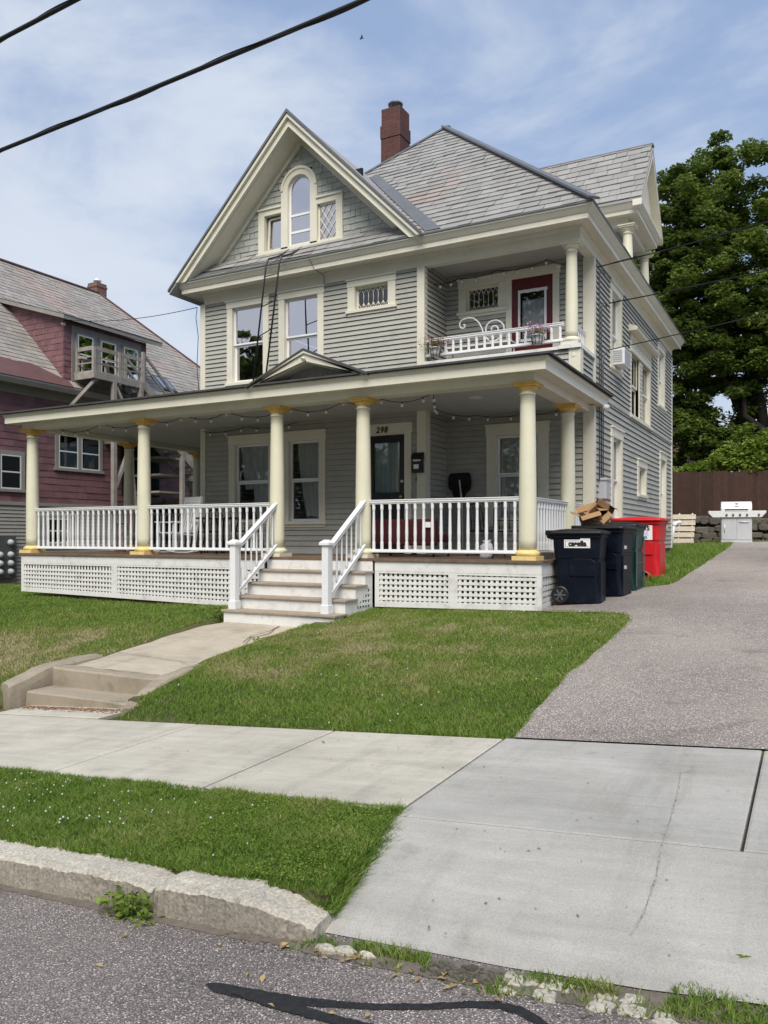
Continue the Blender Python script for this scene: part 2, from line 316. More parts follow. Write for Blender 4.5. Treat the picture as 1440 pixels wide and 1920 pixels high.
        if bevel:
            b = ob.modifiers.new('soft_edges', 'BEVEL'); b.width = bevel; b.segments = 2; b.limit_method = 'ANGLE'; b.angle_limit = R(40)
        if label: ob['label'] = label
        return ob
def tag(o, label, cat, group=None, kind=None):
    o['label'] = label; o['category'] = cat
    if group: o['group'] = group
    if kind: o['kind'] = kind
    return o
def struct(o, kind='structure'): o['kind'] = kind; return o
def thing(name, label, cat, loc=(0, 0, 0), rz=0, group=None):
    o = bpy.data.objects.new(name, None); COL.objects.link(o); o.location = loc; o.rotation_euler = (0, 0, rz); o.empty_display_size = .2
    ORIG[o.name] = Vector(loc)
    return tag(o, label, cat, group)
def dup(o, parent=None, loc=None, rz=None):
    c = o.copy(); COL.objects.link(c)
    if parent: c.parent = parent
    if loc is not None: c.location = loc
    if rz is not None: c.rotation_euler = (0, 0, rz)
    ORIG[c.name] = Vector(c.location)
    for ch in list(o.children): dup(ch, c)
    return c
def np_mesh(name, V, F, mat, tint=None, parent=None, smooth=False):
    me = bpy.data.meshes.new(name); k = F.shape[1]
    me.vertices.add(len(V)); me.vertices.foreach_set('co', V.astype(np.float32).ravel())
    me.loops.add(F.size); me.loops.foreach_set('vertex_index', F.astype(np.int32).ravel())
    me.polygons.add(len(F)); me.polygons.foreach_set('loop_start', np.arange(0, F.size, k, dtype=np.int32))
    me.update(calc_edges=True)
    if smooth: me.polygons.foreach_set('use_smooth', np.ones(len(F), dtype=bool))
    if tint is not None:
        a = me.attributes.new('tint', 'FLOAT', 'POINT'); a.data.foreach_set('value', tint.astype(np.float32))
    me.materials.append(MATS[mat]); ob = bpy.data.objects.new(name, me); COL.objects.link(ob); ORIG[ob.name] = Vector((0, 0, 0))
    if parent is not None: ob.parent = parent
    return ob

# ------------------------------------------------------------------ helpers for cladding
def clip(poly, a, b, c):
    """keep a*x+b*y<=c"""
    out = []
    for i in range(len(poly)):
        p, q = poly[i], poly[(i + 1) % len(poly)]; dp = a * p[0] + b * p[1] - c; dq = a * q[0] + b * q[1] - c
        if dp <= 0: out.append(p)
        if dp * dq < 0: t = dp / (dp - dq); out.append((p[0] + (q[0] - p[0]) * t, p[1] + (q[1] - p[1]) * t))
    return out
def clip_convex(poly, conv):
    for i in range(len(conv)):
        (x0, y0), (x1, y1) = conv[i], conv[(i + 1) % len(conv)]
        poly = clip(poly, y1 - y0, -(x1 - x0), (y1 - y0) * x0 - (x1 - x0) * y0)
        if len(poly) < 3: return []
    return poly
def minus_rect(poly, r):
    a, b, c, d = r; out = []
    for h in ((1, 0, a), (-1, 0, -b)):
        p = clip(poly, *h)
        if len(p) > 2: out.append(p)
    mid = clip(clip(poly, -1, 0, -a), 1, 0, b) if len(poly) > 2 else []
    if len(mid) > 2:
        for h in ((0, 1, c), (0, -1, -d)):
            p = clip(mid, *h)
            if len(p) > 2: out.append(p)
    return out
def area(p): return .5 * sum(p[i][0] * p[(i + 1) % len(p)][1] - p[(i + 1) % len(p)][0] * p[i][1] for i in range(len(p)))
def slates(mb, F, conv, row=.2, width=.28, lift=.016, holes=(), jit=.12, flat=False, back=False):
    """overlapping slates / shingles filling a convex polygon (u,w) of frame F (w up the slope, n outward)"""
    if area(conv) < 0: conv = conv[::-1]
    u0 = min(p[0] for p in conv); u1 = max(p[0] for p in conv); w0 = min(p[1] for p in conv); w1 = max(p[1] for p in conv)
    if back: mb.q([F.p(a, 0, b) for a, b in conv])
    i = 0; w = w0
    while w < w1 - .01:
        u = u0 - random.uniform(.1, .9) * width
        while u < u1:
            wd = width * random.uniform(1 - jit * 2.2, 1 + jit * 2.2); dz = random.uniform(-.006, .006); lf = lift * random.uniform(.7, 1.35)
            polys = [clip_convex([(u + .003, w + dz), (u + wd - .003, w + dz), (u + wd - .003, w + row * 1.04), (u + .003, w + row * 1.04)], conv)]
            for h in holes: polys = [pp for p in polys if len(p) > 2 for pp in minus_rect(p, h)]
            for p in polys:
                if len(p) < 3: continue
                tl = random.uniform(-.003, .003)
                mb.q([F.p(a, lf * (1 - (b - w) / (row * 1.3)) + tl * (a - u) / wd, b) for a, b in p])
                lo = [(a, b) for a, b in p if b < w + dz + 1e-4]
                if len(lo) >= 2:
                    a, b = min(lo)[0], max(lo)[0]; z = w + dz
                    mb.v += [tuple(F.p(a, 0, z)), tuple(F.p(b, 0, z))]; n = len(mb.v); k = len(mb.f[-1]); base = mb.f[-1]
                    ia = min((j for j in base if True), key=lambda j: (Vector(mb.v[j]) - F.p(a, lf, z)).length); ib = min(base, key=lambda j: (Vector(mb.v[j]) - F.p(b, lf, z)).length)
                    mb.f.append([n - 2, n - 1, ib, ia]); mb.sm.append(False)
            u += wd
        w += row; i += 1
def clap(mb, F, u0, u1, z0, z1, ex=.095, holes=(), n0=0, th=.027):
    """lapped clapboards with openings"""
    z = z0
    while z < z1 - .004:
        zt = min(z + ex, z1)
        cuts = sorted({z, zt} | {c for h in holes for c in (h[2], h[3]) if z < c < zt})
        for a, b in zip(cuts, cuts[1:]):
            mid = (a + b) / 2; iv = [(u0, u1)]
            for h in holes:
                if h[2] < mid < h[3]:
                    iv = [x for s, e in iv for x in ((s, min(e, h[0])), (max(s, h[1]), e)) if x[1] - x[0] > .002]
            na = n0 + th * (1 - (a - z) / ex * .92); nb = n0 + th * (1 - (b - z) / ex * .92)
            for s, e in iv:
                mb.q([F.p(s, na, a), F.p(e, na, a), F.p(e, nb, b), F.p(s, nb, b)])
                if a == z: mb.q([F.p(s, n0 - .004, a + .016), F.p(e, n0 - .004, a + .016), F.p(e, na, a), F.p(s, na, a)])
        z = zt

# ------------------------------------------------------------------ ground heights (street falls 7.5% to the left)
def S(X): return .075 * np.clip(X, -40, 14)
def H(X): return .53 + .11 * np.clip((-10.5 - X) / 3, 0, 1) + .028 * (np.clip(X, -20, -3.4) + 3.4) + .07 * np.clip(X + 3.4, 0, 1.4) + .02 * np.clip(X + 2, 0, 6)
def G(X, Y):
    X = np.asarray(X, float); Y = np.asarray(Y, float)
    s = S(X)
    verge = s + .15 + .05 * np.clip((Y - 3) / 1.0, 0, 1)
    apron = s + .03 + .17 * np.clip((Y - 3) / .95, 0, 1) - .06
    verge = np.where(X > -2.07 + .155 * np.clip(4 - Y, 0, 1), apron, verge)
    walk = s + .14
    t = np.clip((Y - 5.73) / 5.1, 0, 1); pw = np.where(X < -5.5, .62, .62 + .38 * np.clip((X + 5.5) / 3, 0, 1)); f = t ** pw
    yard = (1 - f) * (s + .215) + f * H(X)
    k = np.clip((X + 12) / 8.5, 0, 1)
    back = (.06 * np.clip(Y - 10.83, 0, 4.2) + .046 * np.clip(Y - 15.03, 0, 12.6)) * (.25 + .75 * k)
    yard = yard + back + .7 * np.clip((Y - 27.85) / .1, 0, 1)
    wz = np.interp(Y, [6.8, 7.4, 9.85, 10.1], [.004, .05, .262, .27]) - .035
    yard = np.where((X > -8.36) & (X < -6.41) & (Y > 6.95) & (Y < 10.3), np.minimum(yard, wz), yard)
    yard = np.where((X > -8.55) & (X < -6.1) & (Y < 6.12), s + .205, yard)
    yard = np.where((X > -8.20) & (X < -6.38) & (Y > 5.75) & (Y <= 6.95), yard - .9, yard)
    return np.where(Y < 3.018, s - .05, np.where(Y < 3.98, verge, np.where(Y < 5.73, walk, yard)))
def g1(x, y): return float(G(x, y))
def grid_mesh(name, xs, ys, zf, mat):
    X, Y = np.meshgrid(xs, ys); V = np.stack([X, Y, zf(X, Y)], -1).reshape(-1, 3); nx, ny = len(xs), len(ys)
    i = np.arange(nx * ny).reshape(ny, nx); F = np.stack([i[:-1, :-1], i[:-1, 1:], i[1:, 1:], i[1:, :-1]], -1).reshape(-1, 4)
    return np_mesh(name, V, F, mat, smooth=False)
mk('lawn_soil', (.085, .085, .035), .95, .25, 5, .5, 50, dirt=(.16, .12, .06), dscale=1.1, damt=.6)
xs = np.array([-300, -120, -60, -40, -30] + list(np.arange(-24, -12, 1.0)) + [-12, -11.4, -10.8, -10.2, -9.6, -9.1, -8.7, -8.56, -8.545, -8.365, -8.355, -8.205, -8.195, -7.8, -7.3, -6.8, -6.415, -6.405, -6.385, -6.375, -6.2, -6.105, -6.095] + list(np.arange(-5.9, -2.2, .35)) + [-2.075, -2.06, -2.04, -2.02, -2.0, -1.98, -1.96, -1.94, -1.92, -1.90, -1.88] + list(np.arange(-1.5, 7, .5)) + [8, 10, 14, 30, 80, 300])
ys = np.array([3.014, 3.022, 3.15, 3.3, 3.45, 3.6, 3.7, 3.8, 3.975, 3.985, 4.5, 5.2, 5.725, 5.735, 5.8, 5.9] + [6.115, 6.125, 6.4, 6.7, 6.945, 6.955, 7.2, 7.5] + list(np.arange(7.8, 10.2, .3)) + [10.295, 10.305] + list(np.arange(10.5, 12, .3)) + list(np.arange(12, 27.6, .8)) + [27.8, 27.84, 27.96, 28.4, 30, 40, 60, 120, 400])
struct(grid_mesh('ground', xs, ys, lambda X, Y: G(X, Y) - .012, 'lawn_soil'))
struct(grid_mesh('road', np.array([-300, -60, -40] + list(np.arange(-30, 15, 1.5)) + [60, 300]), np.array([-9, -4, 0, 1.5, 2.5, 3.1]), lambda X, Y: S(X) + .0 * Y, 'asphalt_road'))
mk('far_ground', (.09, .11, .04), .95, .2, 3)
struct(grid_mesh('far_side_ground', np.array([-300, -60, -40] + list(np.arange(-30, 15, 3)) + [60, 300]), np.array([-400, -100, -30, -9.01]), lambda X, Y: S(X) + .02, 'far_ground'))
# pavement slabs
def slab(mb, x0, x1, y0, y1, zf, th=.1, seg=3):
    g = .008; a, b, c, d = x0 + g, x1 - g, y0 + g, y1 - g; pts = []
    ring = [(a + (b - a) * i / seg, c) for i in range(seg)] + [(b, c + (d - c) * i / seg) for i in range(seg)] + [(b - (b - a) * i / seg, d) for i in range(seg)] + [(a, d - (d - c) * i / seg) for i in range(seg)]
    top = [Vector((x, y, zf(x, y))) for x, y in ring]; cx, cy = (a + b) / 2, (c + d) / 2
    ins = [Vector((cx + (x - cx) * (1 - .012 / (b - a) * 2), cy + (y - cy) * (1 - .012 / (d - c) * 2), zf(x, y))) for x, y in ring]
    low = [v - Vector((0, 0, th)) for v in top]; top = [v - Vector((0, 0, .006)) for v in top]
    mb.loft([low, top, ins]); 
zsw = lambda x, y: float(S(x)) + .20 + .02 * (y - 4) / 1.73
mb = MB(); X = -2.055; edges = [-2.055, -3.56, -5.06, -6.5, -7.98, -9.45, -10.9, -12.4, -13.9, -15.4, -17, -18.5, -20, -22, -24]
for a, b in zip(edges[1:], edges): slab(mb, a, b, 4.0, 5.73, zsw)
ox = edges; slab(mb, -24, -40, 4.0, 5.73, zsw)
struct(mb.build('sidewalk', 'concrete'))
mb = MB()
for a, b in ((-2.055, -.28), (-.28, 1.3), (1.3, 2.9), (2.9, 4.5), (4.5, 6)): slab(mb, a, b, 3.93, 5.76, lambda x, y: float(S(x)) + .2 + .02 * (y - 4) / 1.73, seg=4)
struct(mb.build('driveway_crossing', 'concrete_new'))
mb = MB()
for a, b in ((-2.07, 1.9), (1.9, 6)):
    n = 22; pts = []
    lip = lambda x: 2.945 + .07 * max(0, (x + .9)) + .02 * mnoise.noise(Vector((x * 3, 1, 0)))
    for j in range(7):
        row = []
        for i in range(n + 1):
            a_ = a + (.165 * (1 - j / 6) if a < -2 else 0); x = a_ + .006 + (b - a_ - .012) * i / n; y0 = lip(x); y = y0 + (3.915 - y0) * j / 6
            row.append((x if j else x, y, float(S(x)) + .035 + .165 * ((y - 2.95) / .97) - (.03 if j == 0 else 0)))
        pts.append(row)
    i0 = len(mb.v)
    for r in pts: mb.v += r
    for j in range(6):
        for i in range(n): mb.f.append([i0 + j * (n + 1) + i, i0 + j * (n + 1) + i + 1, i0 + (j + 1) * (n + 1) + i + 1, i0 + (j + 1) * (n + 1) + i]); mb.sm.append(False)
struct(mb.build('driveway_apron', 'concrete_new'))
# crack in the apron, as a thin ragged dark strip with crumbs
mk('crack_dust', (.30, .29, .26), .95, .5, 60, dirt=(.03, .028, .025), dscale=22, damt=1.0)
mb = MB(); pr = [(-.70, 5.1), (-.665, 4.7), (-.64, 4.35), (-.62, 3.9), (-.60, 3.6), (-.605, 3.35), (-.63, 3.2)]
for (x0, y0), (x1, y1) in zip(pr, pr[1:]):
    for k in range(6):
        t0, t1 = k / 6, (k + 1) / 6; w = .002 + .0035 * random.random()
        f = lambda t: (x0 + (x1 - x0) * t, y0 + (y1 - y0) * t)
        zz = lambda x, y: (zsw(x, y) if y > 3.92 else float(S(x)) + .035 + .165 * ((y - 2.95) / .97)) + .003
        (ax, ay), (bx, by) = f(t0), f(t1); j = random.uniform(-.004, .004)
        mb.q([(ax - w + j, ay, zz(ax, ay)), (ax + w + j, ay, zz(ax, ay)), (bx + w, by, zz(bx, by)), (bx - w, by, zz(bx, by))])
struct(mb.build('crack', 'crack_dust'))
# driveway asphalt: left edge follows the lawn
edge = [(5.74, -1.99), (6.5, -2.02), (7.4, -2.06), (8.5, -2.0), (9.6, -1.97), (10.2, -2.0), (10.5, -2.15), (10.68, -2.6), (10.74, -3.3), (10.9, -3.35), (11.6, -3.3), (12.6, -3.3), (13.15, -3.0), (13.3, -2.45), (13.6, -2.05), (14.3, -1.98), (17.5, -1.98), (20, -2.0), (23.8, -2.02), (26.0, -2.1), (26.7, -2.5)]
def drive_x(y): return float(np.interp(y, [e[0] for e in edge], [e[1] for e in edge]))
ysd = np.concatenate([np.arange(5.765, 10.4, .2), np.arange(10.4, 14.4, .08), np.arange(14.4, 26.7, .4)])
V = []; NX = 12
for y in ysd:
    xl = drive_x(y) + .035 * mnoise.noise(Vector((y * 2.3, 5, 0)))
    for i in range(NX + 1):
        t = i / NX; x = xl + (7 - xl) * t ** 1.4; V.append((x, y, float(G(x, max(y, 5.74))) + .006 + (.012 * min(1, (y - 5.76) * 3))))
i = np.arange(len(V)).reshape(len(ysd), NX + 1); F = np.stack([i[:-1, :-1], i[:-1, 1:], i[1:, 1:], i[1:, :-1]], -1).reshape(-1, 4)
struct(np_mesh('driveway', np.array(V), F, 'asphalt_drive', smooth=True))
# tar sealing on the road
def strip(mb, pts, z=.004, n=18):
    for (x0, y0, w0), (x1, y1, w1) in zip(pts, pts[1:]):
        for k in range(n):
            q = []
            for t, sg in ((k / n, 1), ((k + 1) / n, 1), ((k + 1) / n, -1), (k / n, -1)):
                x = x0 + (x1 - x0) * t; w = w0 + (w1 - w0) * t; y = y0 + (y1 - y0) * t + sg * (w + .006 * mnoise.noise(Vector((x * 25, sg * 3, 0))) + .005 * mnoise.noise(Vector((x * 110, sg * 5, 2)))); q.append((x, y, float(S(x)) + z))
            mb.q(q)
mb = MB(); strip(mb, [(-2.086, 2.411, .006), (-2.05, 2.408, .026), (-1.993, 2.405, .034), (-1.847, 2.414, .037), (-1.671, 2.44, .03), (-1.511, 2.48, .022), (-1.394, 2.512, .021), (-1.217, 2.582, .022), (-1.082, 2.652, .023), (-.974, 2.688, .025), (-.90, 2.679, .025), (-.823, 2.644, .024), (-.72, 2.57, .015)])
strip(mb, [(-1.95, 2.402, .012), (-1.783, 2.393, .028), (-1.636, 2.387, .028), (-1.5, 2.386, .025), (-1.373, 2.39, .022), (-1.2, 2.40, .01)], .0065)
struct(mb.build('tar_seal', 'tar'))

# ------------------------------------------------------------------ kerb stones
def kerb(x0, x1, label, wear):
    mb = MB(); n = max(6, int(abs(x1 - x0) / .016)); rings = []
    for i in range(n + 1):
        t = i / n; x = x0 + (x1 - x0) * t; s = float(S(x)); e = wear(t); nz = lambda k, a=.010: a * mnoise.noise(Vector((x * 9, k * 3.7, 1))) + a * .9 * mnoise.noise(Vector((x * 31, k * 5.1, 2))) + a * .7 * mnoise.noise(Vector((x * 75, k * 9.1, 5)))
        h = .147 - e * .12; y0 = 2.81 + e * .05 + nz(1, .008); ch = .012 + .022 * max(0, mnoise.noise(Vector((x * 6, 9, 4))) + .15 + .5 * mnoise.noise(Vector((x * 40, 2, 4))))
        rings.append([(x, y0, s - .05), (x, y0 + .003 + nz(2, .004), s + h * .3), (x, y0 + .006 + nz(9, .005), s + h * .62), (x, y0 + .008 + nz(7, .006), s + h - ch), (x, y0 + .012 + ch * .8, s + h - .002 + nz(3, .004)), (x, y0 + .05, s + h + nz(4, .007)), (x, y0 + .10, s + h + .003 + nz(5, .007)), (x, y0 + .15, s + h + .004 + nz(10, .007)), (x, 3.015 + nz(6, .02), s + h + .002 + nz(8)), (x, 3.03, s - .05)])
    mb.loft(rings, True, False)
    o = mb.build('kerb_stone', 'kerb_concrete'); o.data.materials.append(MATS['kerb_front'])
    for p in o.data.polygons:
        if p.normal.y < -.75: p.material_index = 1  # faces turned to the road take a darker concrete
    tag(o, label, 'kerb', 'concrete kerb stones along the grass strip'); return o
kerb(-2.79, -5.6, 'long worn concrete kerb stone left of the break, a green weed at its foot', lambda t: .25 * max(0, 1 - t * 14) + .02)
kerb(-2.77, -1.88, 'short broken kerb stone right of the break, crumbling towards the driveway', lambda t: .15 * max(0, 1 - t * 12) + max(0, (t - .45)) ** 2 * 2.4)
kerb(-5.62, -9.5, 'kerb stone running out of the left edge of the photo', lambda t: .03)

# ------------------------------------------------------------------ grass
def in_poly(x, y, poly):
    r = np.zeros(len(x), bool); n = len(poly)
    for i in range(n):
        x0, y0 = poly[i]; x1, y1 = poly[(i + 1) % n]
        c = ((y0 > y) != (y1 > y)) & (x < (x1 - x0) * (y - y0) / ((y1 - y0) or 1e-9) + x0); r ^= c
    return r
def vnoise(x, y, sc, seed):
    """cheap smooth value noise"""
    g = np.random.default_rng(seed).random((256, 256)); u = x * sc + 500; v = y * sc + 500; i = np.floor(u).astype(int); j = np.floor(v).astype(int); a = u - i; b = v - j
    a = a * a * (3 - 2 * a); b = b * b * (3 - 2 * b); G_ = lambda p, q: g[p % 256, q % 256]
    return (G_(i, j) * (1 - a) + G_(i + 1, j) * a) * (1 - b) + (G_(i, j + 1) * (1 - a) + G_(i + 1, j + 1) * a) * b
def blades(name, poly, dens, h, w, dry, zf=G, seed=1, hole=None, keep=1.0, lean=.6, mat='grass'):
    rg = np.random.default_rng(seed); px = [p[0] for p in poly]; py = [p[1] for p in poly]
    A = (max(px) - min(px)) * (max(py) - min(py)); n = int(A * dens); x = rg.uniform(min(px), max(px), n); y = rg.uniform(min(py), max(py), n)
    m = in_poly(x, y, poly); x = x[m]; y = y[m]
    cl = vnoise(x, y, 3.1, seed + 5) * .6 + vnoise(x, y, 9, seed + 6) * .4
    m = rg.random(len(x)) < .45 + .9 * cl; x = x[m]; y = y[m]; cl = cl[m]
    if hole is not None: m = ~hole(x, y); x = x[m]; y = y[m]; cl = cl[m]
    n = len(x); z = zf(x, y) - .012
    d = dry(x, y); hh = h * (.45 + .8 * rg.random(n)) * (.55 + .9 * cl) * (1 - .35 * d); a = rg.uniform(0, 2 * np.pi, n); tx, ty = np.cos(a) * w * .5, np.sin(a) * w * .5
    b = rg.uniform(0, 2 * np.pi, n); ln = hh * lean * (.3 + rg.random(n)); lx, ly = np.cos(b) * ln, np.sin(b) * ln
    V = np.empty((n, 5, 3)); V[:, 0] = np.stack([x - tx, y - ty, z], -1); V[:, 1] = np.stack([x + tx, y + ty, z], -1)
    V[:, 2] = np.stack([x + lx * .35 - tx * .8, y + ly * .35 - ty * .8, z + hh * .6], -1); V[:, 3] = np.stack([x + lx * .35 + tx * .8, y + ly * .35 + ty * .8, z + hh * .6], -1); V[:, 4] = np.stack([x + lx, y + ly, z + hh], -1)
    i = (np.arange(n) * 5)[:, None]; F = np.concatenate([i + [0, 1, 2], i + [1, 3, 2], i + [2, 3, 4]], 1).reshape(-1, 3)
    t = np.clip(.20 + .42 * cl + rg.normal(0, .09, n) + d * (.35 + .25 * rg.random(n)) + .35 * (rg.random(n) < .05), 0, 1)
    return struct(np_mesh(name, V.reshape(-1, 3), F, mat, np.repeat(t, 5)), 'stuff')
nodry = lambda x, y: np.zeros(len(x))
walk_edge = lambda y: np.interp(y, [5.7, 6.7, 7.8, 9.4, 10.3], [-6.30, -6.45, -6.70, -6.78, -6.2])
def dry_front(x, y):
    d = np.exp(-(((x + 4.7) / 2.0) ** 2 + ((y - 8.7) / 1.7) ** 2)) * 1.55 + .7 * np.exp(-(((x + 5.6) / .8) ** 2 + ((y - 7.1) / .5) ** 2)) + .5 * np.exp(-(((x + 3.1) / .6) ** 2 + ((y - 6.9) / .4) ** 2)); return np.clip(.08 + .14 * np.clip((y - 6.6) / 1, 0, 1) + .68 * d * (.15 + 1.0 * vnoise(x, y, 2.6, 77)), 0, .85)
def dry_left(x, y):
    d = np.exp(-(((x + 9.9) / 1.8) ** 2 + ((y - 7.7) / 1.3) ** 2)) * .9; return np.clip(.2 + 1.2 * d * (.3 + 1.1 * vnoise(x, y, 2.2, 78)), 0, 1)
blades('verge_grass', [(-7, 3.0), (-1.90, 3.0), (-2.045, 4.04), (-7, 4.06)], 27000, .041, .0055, lambda x, y: .1 + .35 * vnoise(x, y, 3, 5) ** 2, zf=lambda x, y: S(x) + .145 + .055 * np.clip(y - 3, 0, 1), seed=1, lean=.95)
right_lawn = [(-6.4, 5.71), (-1.97, 5.71), (-2.0, 6.5), (-2.04, 7.4), (-1.97, 8.5), (-1.94, 9.6), (-1.97, 10.2), (-2.12, 10.55), (-2.6, 10.74), (-3.3, 10.86), (-6.1, 10.86), (-6.1, 9.6), (-6.75, 9.4), (-6.68, 7.8), (-6.40, 7.2), (-6.26, 6.9), (-6.22, 6.3), (-6.25, 5.75)]
blades('verge_grass', [(-1.97, 2.99), (-1.86, 2.99), (-2.0, 4.03), (-2.1, 4.04)], 26000, .055, .0055, nodry, zf=lambda x, y: S(x) + .08 + .11 * np.clip(y - 3, 0, 1) - .5 * np.clip(x + 2.06 - .155 * np.clip(4 - y, 0, 1), 0, .08), seed=12, lean=1.3)
blades('verge_grass', [(-14, 3.0), (-6.9, 3.0), (-6.9, 4.05), (-14, 4.05)], 5000, .045, .009, nodry, zf=lambda x, y: S(x) + .145 + .055 * np.clip(y - 3, 0, 1), seed=13, lean=.95)
blades('lawn_grass', right_lawn, 8200, .05, .0065, dry_front, seed=2, lean=.9)
left_lawn = [(-8.42, 5.74), (-8.36, 6.4), (-8.30, 7.2), (-8.27, 7.6), (-8.36, 8.5), (-8.42, 9.4), (-8.24, 10.05), (-8.15, 10.3), (-8.15, 10.9), (-14.4, 10.95), (-14.6, 14.5), (-19.9, 14.5), (-19.9, 9), (-16, 5.72)]
blades('lawn_grass', left_lawn, 3800, .055, .008, dry_left, seed=3, lean=.9)
blades('lawn_grass', [(-3.4, 14.4), (-2.9, 13.4), (-2.4, 13.4), (-1.98, 13.75), (-1.95, 17.5), (-1.98, 23.8), (-2.1, 26.1), (-1.6, 27.55), (2, 27.55), (2, 26.75), (7, 26.75), (7, 27.6), (-7, 27.6), (-7, 24), (-3.4, 23.4)], 900, .10, .012, lambda x, y: .35 * np.clip((y - 25) / 2, 0, 1) + .1, seed=4)
# grass growing in the joint between the apron and the road
lipz = lambda x, y: S(x) + .012
def tuft_line(name, segs, seed, h=.06):
    for i, (x0, x1, yc, wd, den) in enumerate(segs):
        blades(name, [(x0, yc - wd), (x1, yc - wd * .8), (x1 - .03, yc + wd), (x0 + .03, yc + wd)], den, h, .0055, lambda x, y: .15 + .2 * vnoise(x, y, 5, 3), zf=lipz, seed=seed + i, lean=.9)
tuft_line('joint_grass', [(-1.92, -1.74, 2.85, .05, 14000), (-1.72, -1.33, 2.875, .04, 22000), (-1.06, -.98, 2.80, .06, 14000), (-.97, -.60, 2.905, .035, 20000), (-.46, .5, 2.93, .10, 16000)], 20, .034)
tuft_line('joint_grass', [(-1.05, -.42, 2.83, .075, 2500), (-1.95, -1.3, 2.80, .05, 2200), (-1.3, -.9, 2.76, .04, 1800), (-.45, .3, 2.83, .06, 2500)], 60, .035)
tuft_line('joint_grass', [(-6, -2.9, 4.035, .012, 5000), (-2.0, -1.93, 3.4, .3, 3000)], 30, .05)
# clover heads and yellow flowers
def specks(name, poly, n, r, mat, seed, zoff=.055):
    rg = np.random.default_rng(seed); px = [p[0] for p in poly]; py = [p[1] for p in poly]; x = rg.uniform(min(px), max(px), n); y = rg.uniform(min(py), max(py), n); cl = vnoise(x, y, 1.7, seed); m = in_poly(x, y, poly) & (rg.random(n) < cl ** 2 * 1.6); x = x[m]; y = y[m]; n = len(x)
    z = G(x, y) + zoff * rg.uniform(.6, 1.2, n); rr = r * rg.uniform(.6, 1.2, n); V = []
    for dx, dy, dz in ((1, 0, 0), (-1, 0, 0), (0, 1, 0), (0, -1, 0), (0, 0, 1), (0, 0, -1)): V.append(np.stack([x + dx * rr, y + dy * rr, z + dz * rr], -1))
    V = np.stack(V, 1); i = (np.arange(n) * 6)[:, None]; F = np.concatenate([i + list(t) for t in ((0, 2, 4), (2, 1, 4), (1, 3, 4), (3, 0, 4), (2, 0, 5), (1, 2, 5), (3, 1, 5), (0, 3, 5))], 1).reshape(-1, 3)
    return struct(np_mesh(name, V.reshape(-1, 3), F, mat, np.repeat(rg.random(n), 6), smooth=True), 'stuff')
specks('clover_flowers', [(-7, 3.1), (-2.4, 3.1), (-2.4, 4.0), (-7, 4.0)], 200, .008, 'clover_petal', 3)
specks('clover_flowers', right_lawn, 150, .009, 'clover_petal', 4)
specks('clover_flowers', left_lawn, 110, .011, 'clover_petal', 6)

def ground_leaves(poly, n, size, seed, zo=.03):
    rg = np.random.default_rng(seed); px = [p[0] for p in poly]; py = [p[1] for p in poly]; x = rg.uniform(min(px), max(px), n); y = rg.uniform(min(py), max(py), n); m = in_poly(x, y, poly) & (rg.random(n) < vnoise(x, y, 2.3, seed) ** 3 * 2.5); x = x[m]; y = y[m]
    zz = np.maximum(G(x, y), S(x) + .1) + zo * rg.uniform(.5, 1.2, len(x)); leaf_cards('clover_leaves', np.stack([x, y, zz], -1), size, 'leaf_bright', seed, np.clip(rg.normal(.55, .2, len(x)), 0, 1), True, kind='stuff', up=1.2)
# broken concrete, gravel and dry leaves at the lip of the drive
def rocks(name, spots, mat, seed, kind='stuff'):
    rg = random.Random(seed); mb = MB()
    for x, y, r, hh in spots:
        k = rg.randint(9, 13); zb = float(S(x)) - .01; ph = rg.random() * 6; top = []; low = []
        for j in range(k):
            a = ph + 2 * math.pi * j / k; q = r * rg.uniform(.72, 1.2); dx, dy = q * math.cos(a), q * .62 * math.sin(a); low.append((x + dx * 1.1, y + dy * 1.1, zb)); top.append((x + dx, y + dy, zb + .01 + hh * rg.uniform(.5, 1.0)))
        mid = [(x + (p[0] - x) * .75, y + (p[1] - y) * .75, p[2] + hh * rg.uniform(.02, .2)) for p in top]; mb.loft([low, top, mid])
    return struct(mb.build(name, mat), kind)
rgc = random.Random(5); mb = MB(); cols = [(-1.02, .07), (-.95, .06), (-.89, .09), (-.80, .11), (-.69, .09), (-.60, .12), (-.48, .08)]
for i, (x, w_) in enumerate(cols):
    for j in range(2):
        if (i, j) in ((1, 0), (6, 1), (3, 0)): continue
        y0 = 2.755 + .03 * i / 6 + j * .075; hgt = .075 if (i, j) not in ((0, 0), (4, 1)) else .05; pts = []
        for a_, b_ in ((0, 0), (.33, -.02), (.66, .03), (1, 0), (1.02, .5), (1, 1), (.6, .97), (.3, 1.04), (0, 1), (-.03, .5)): pts.append((x + w_ * (.04 + .92 * a_) + rgc.uniform(-.012, .010), y0 + hgt * (.05 + .9 * b_) + rgc.uniform(-.012, .011) + .03 * mnoise.noise(Vector((x * 9, 3, 1)))))
        zz = float(S(x)); h1 = rgc.uniform(.006, .013); cx_, cy_ = x + w_ / 2, y0 + hgt / 2
        mb.loft([[(px, py, zz - .01) for px, py in pts], [(px, py, zz + h1 - .007 + rgc.uniform(-.002, .002)) for px, py in pts], [(cx_ + (px - cx_) * .88, cy_ + (py - cy_) * .86, zz + h1 + rgc.uniform(-.002, .003)) for px, py in pts]])
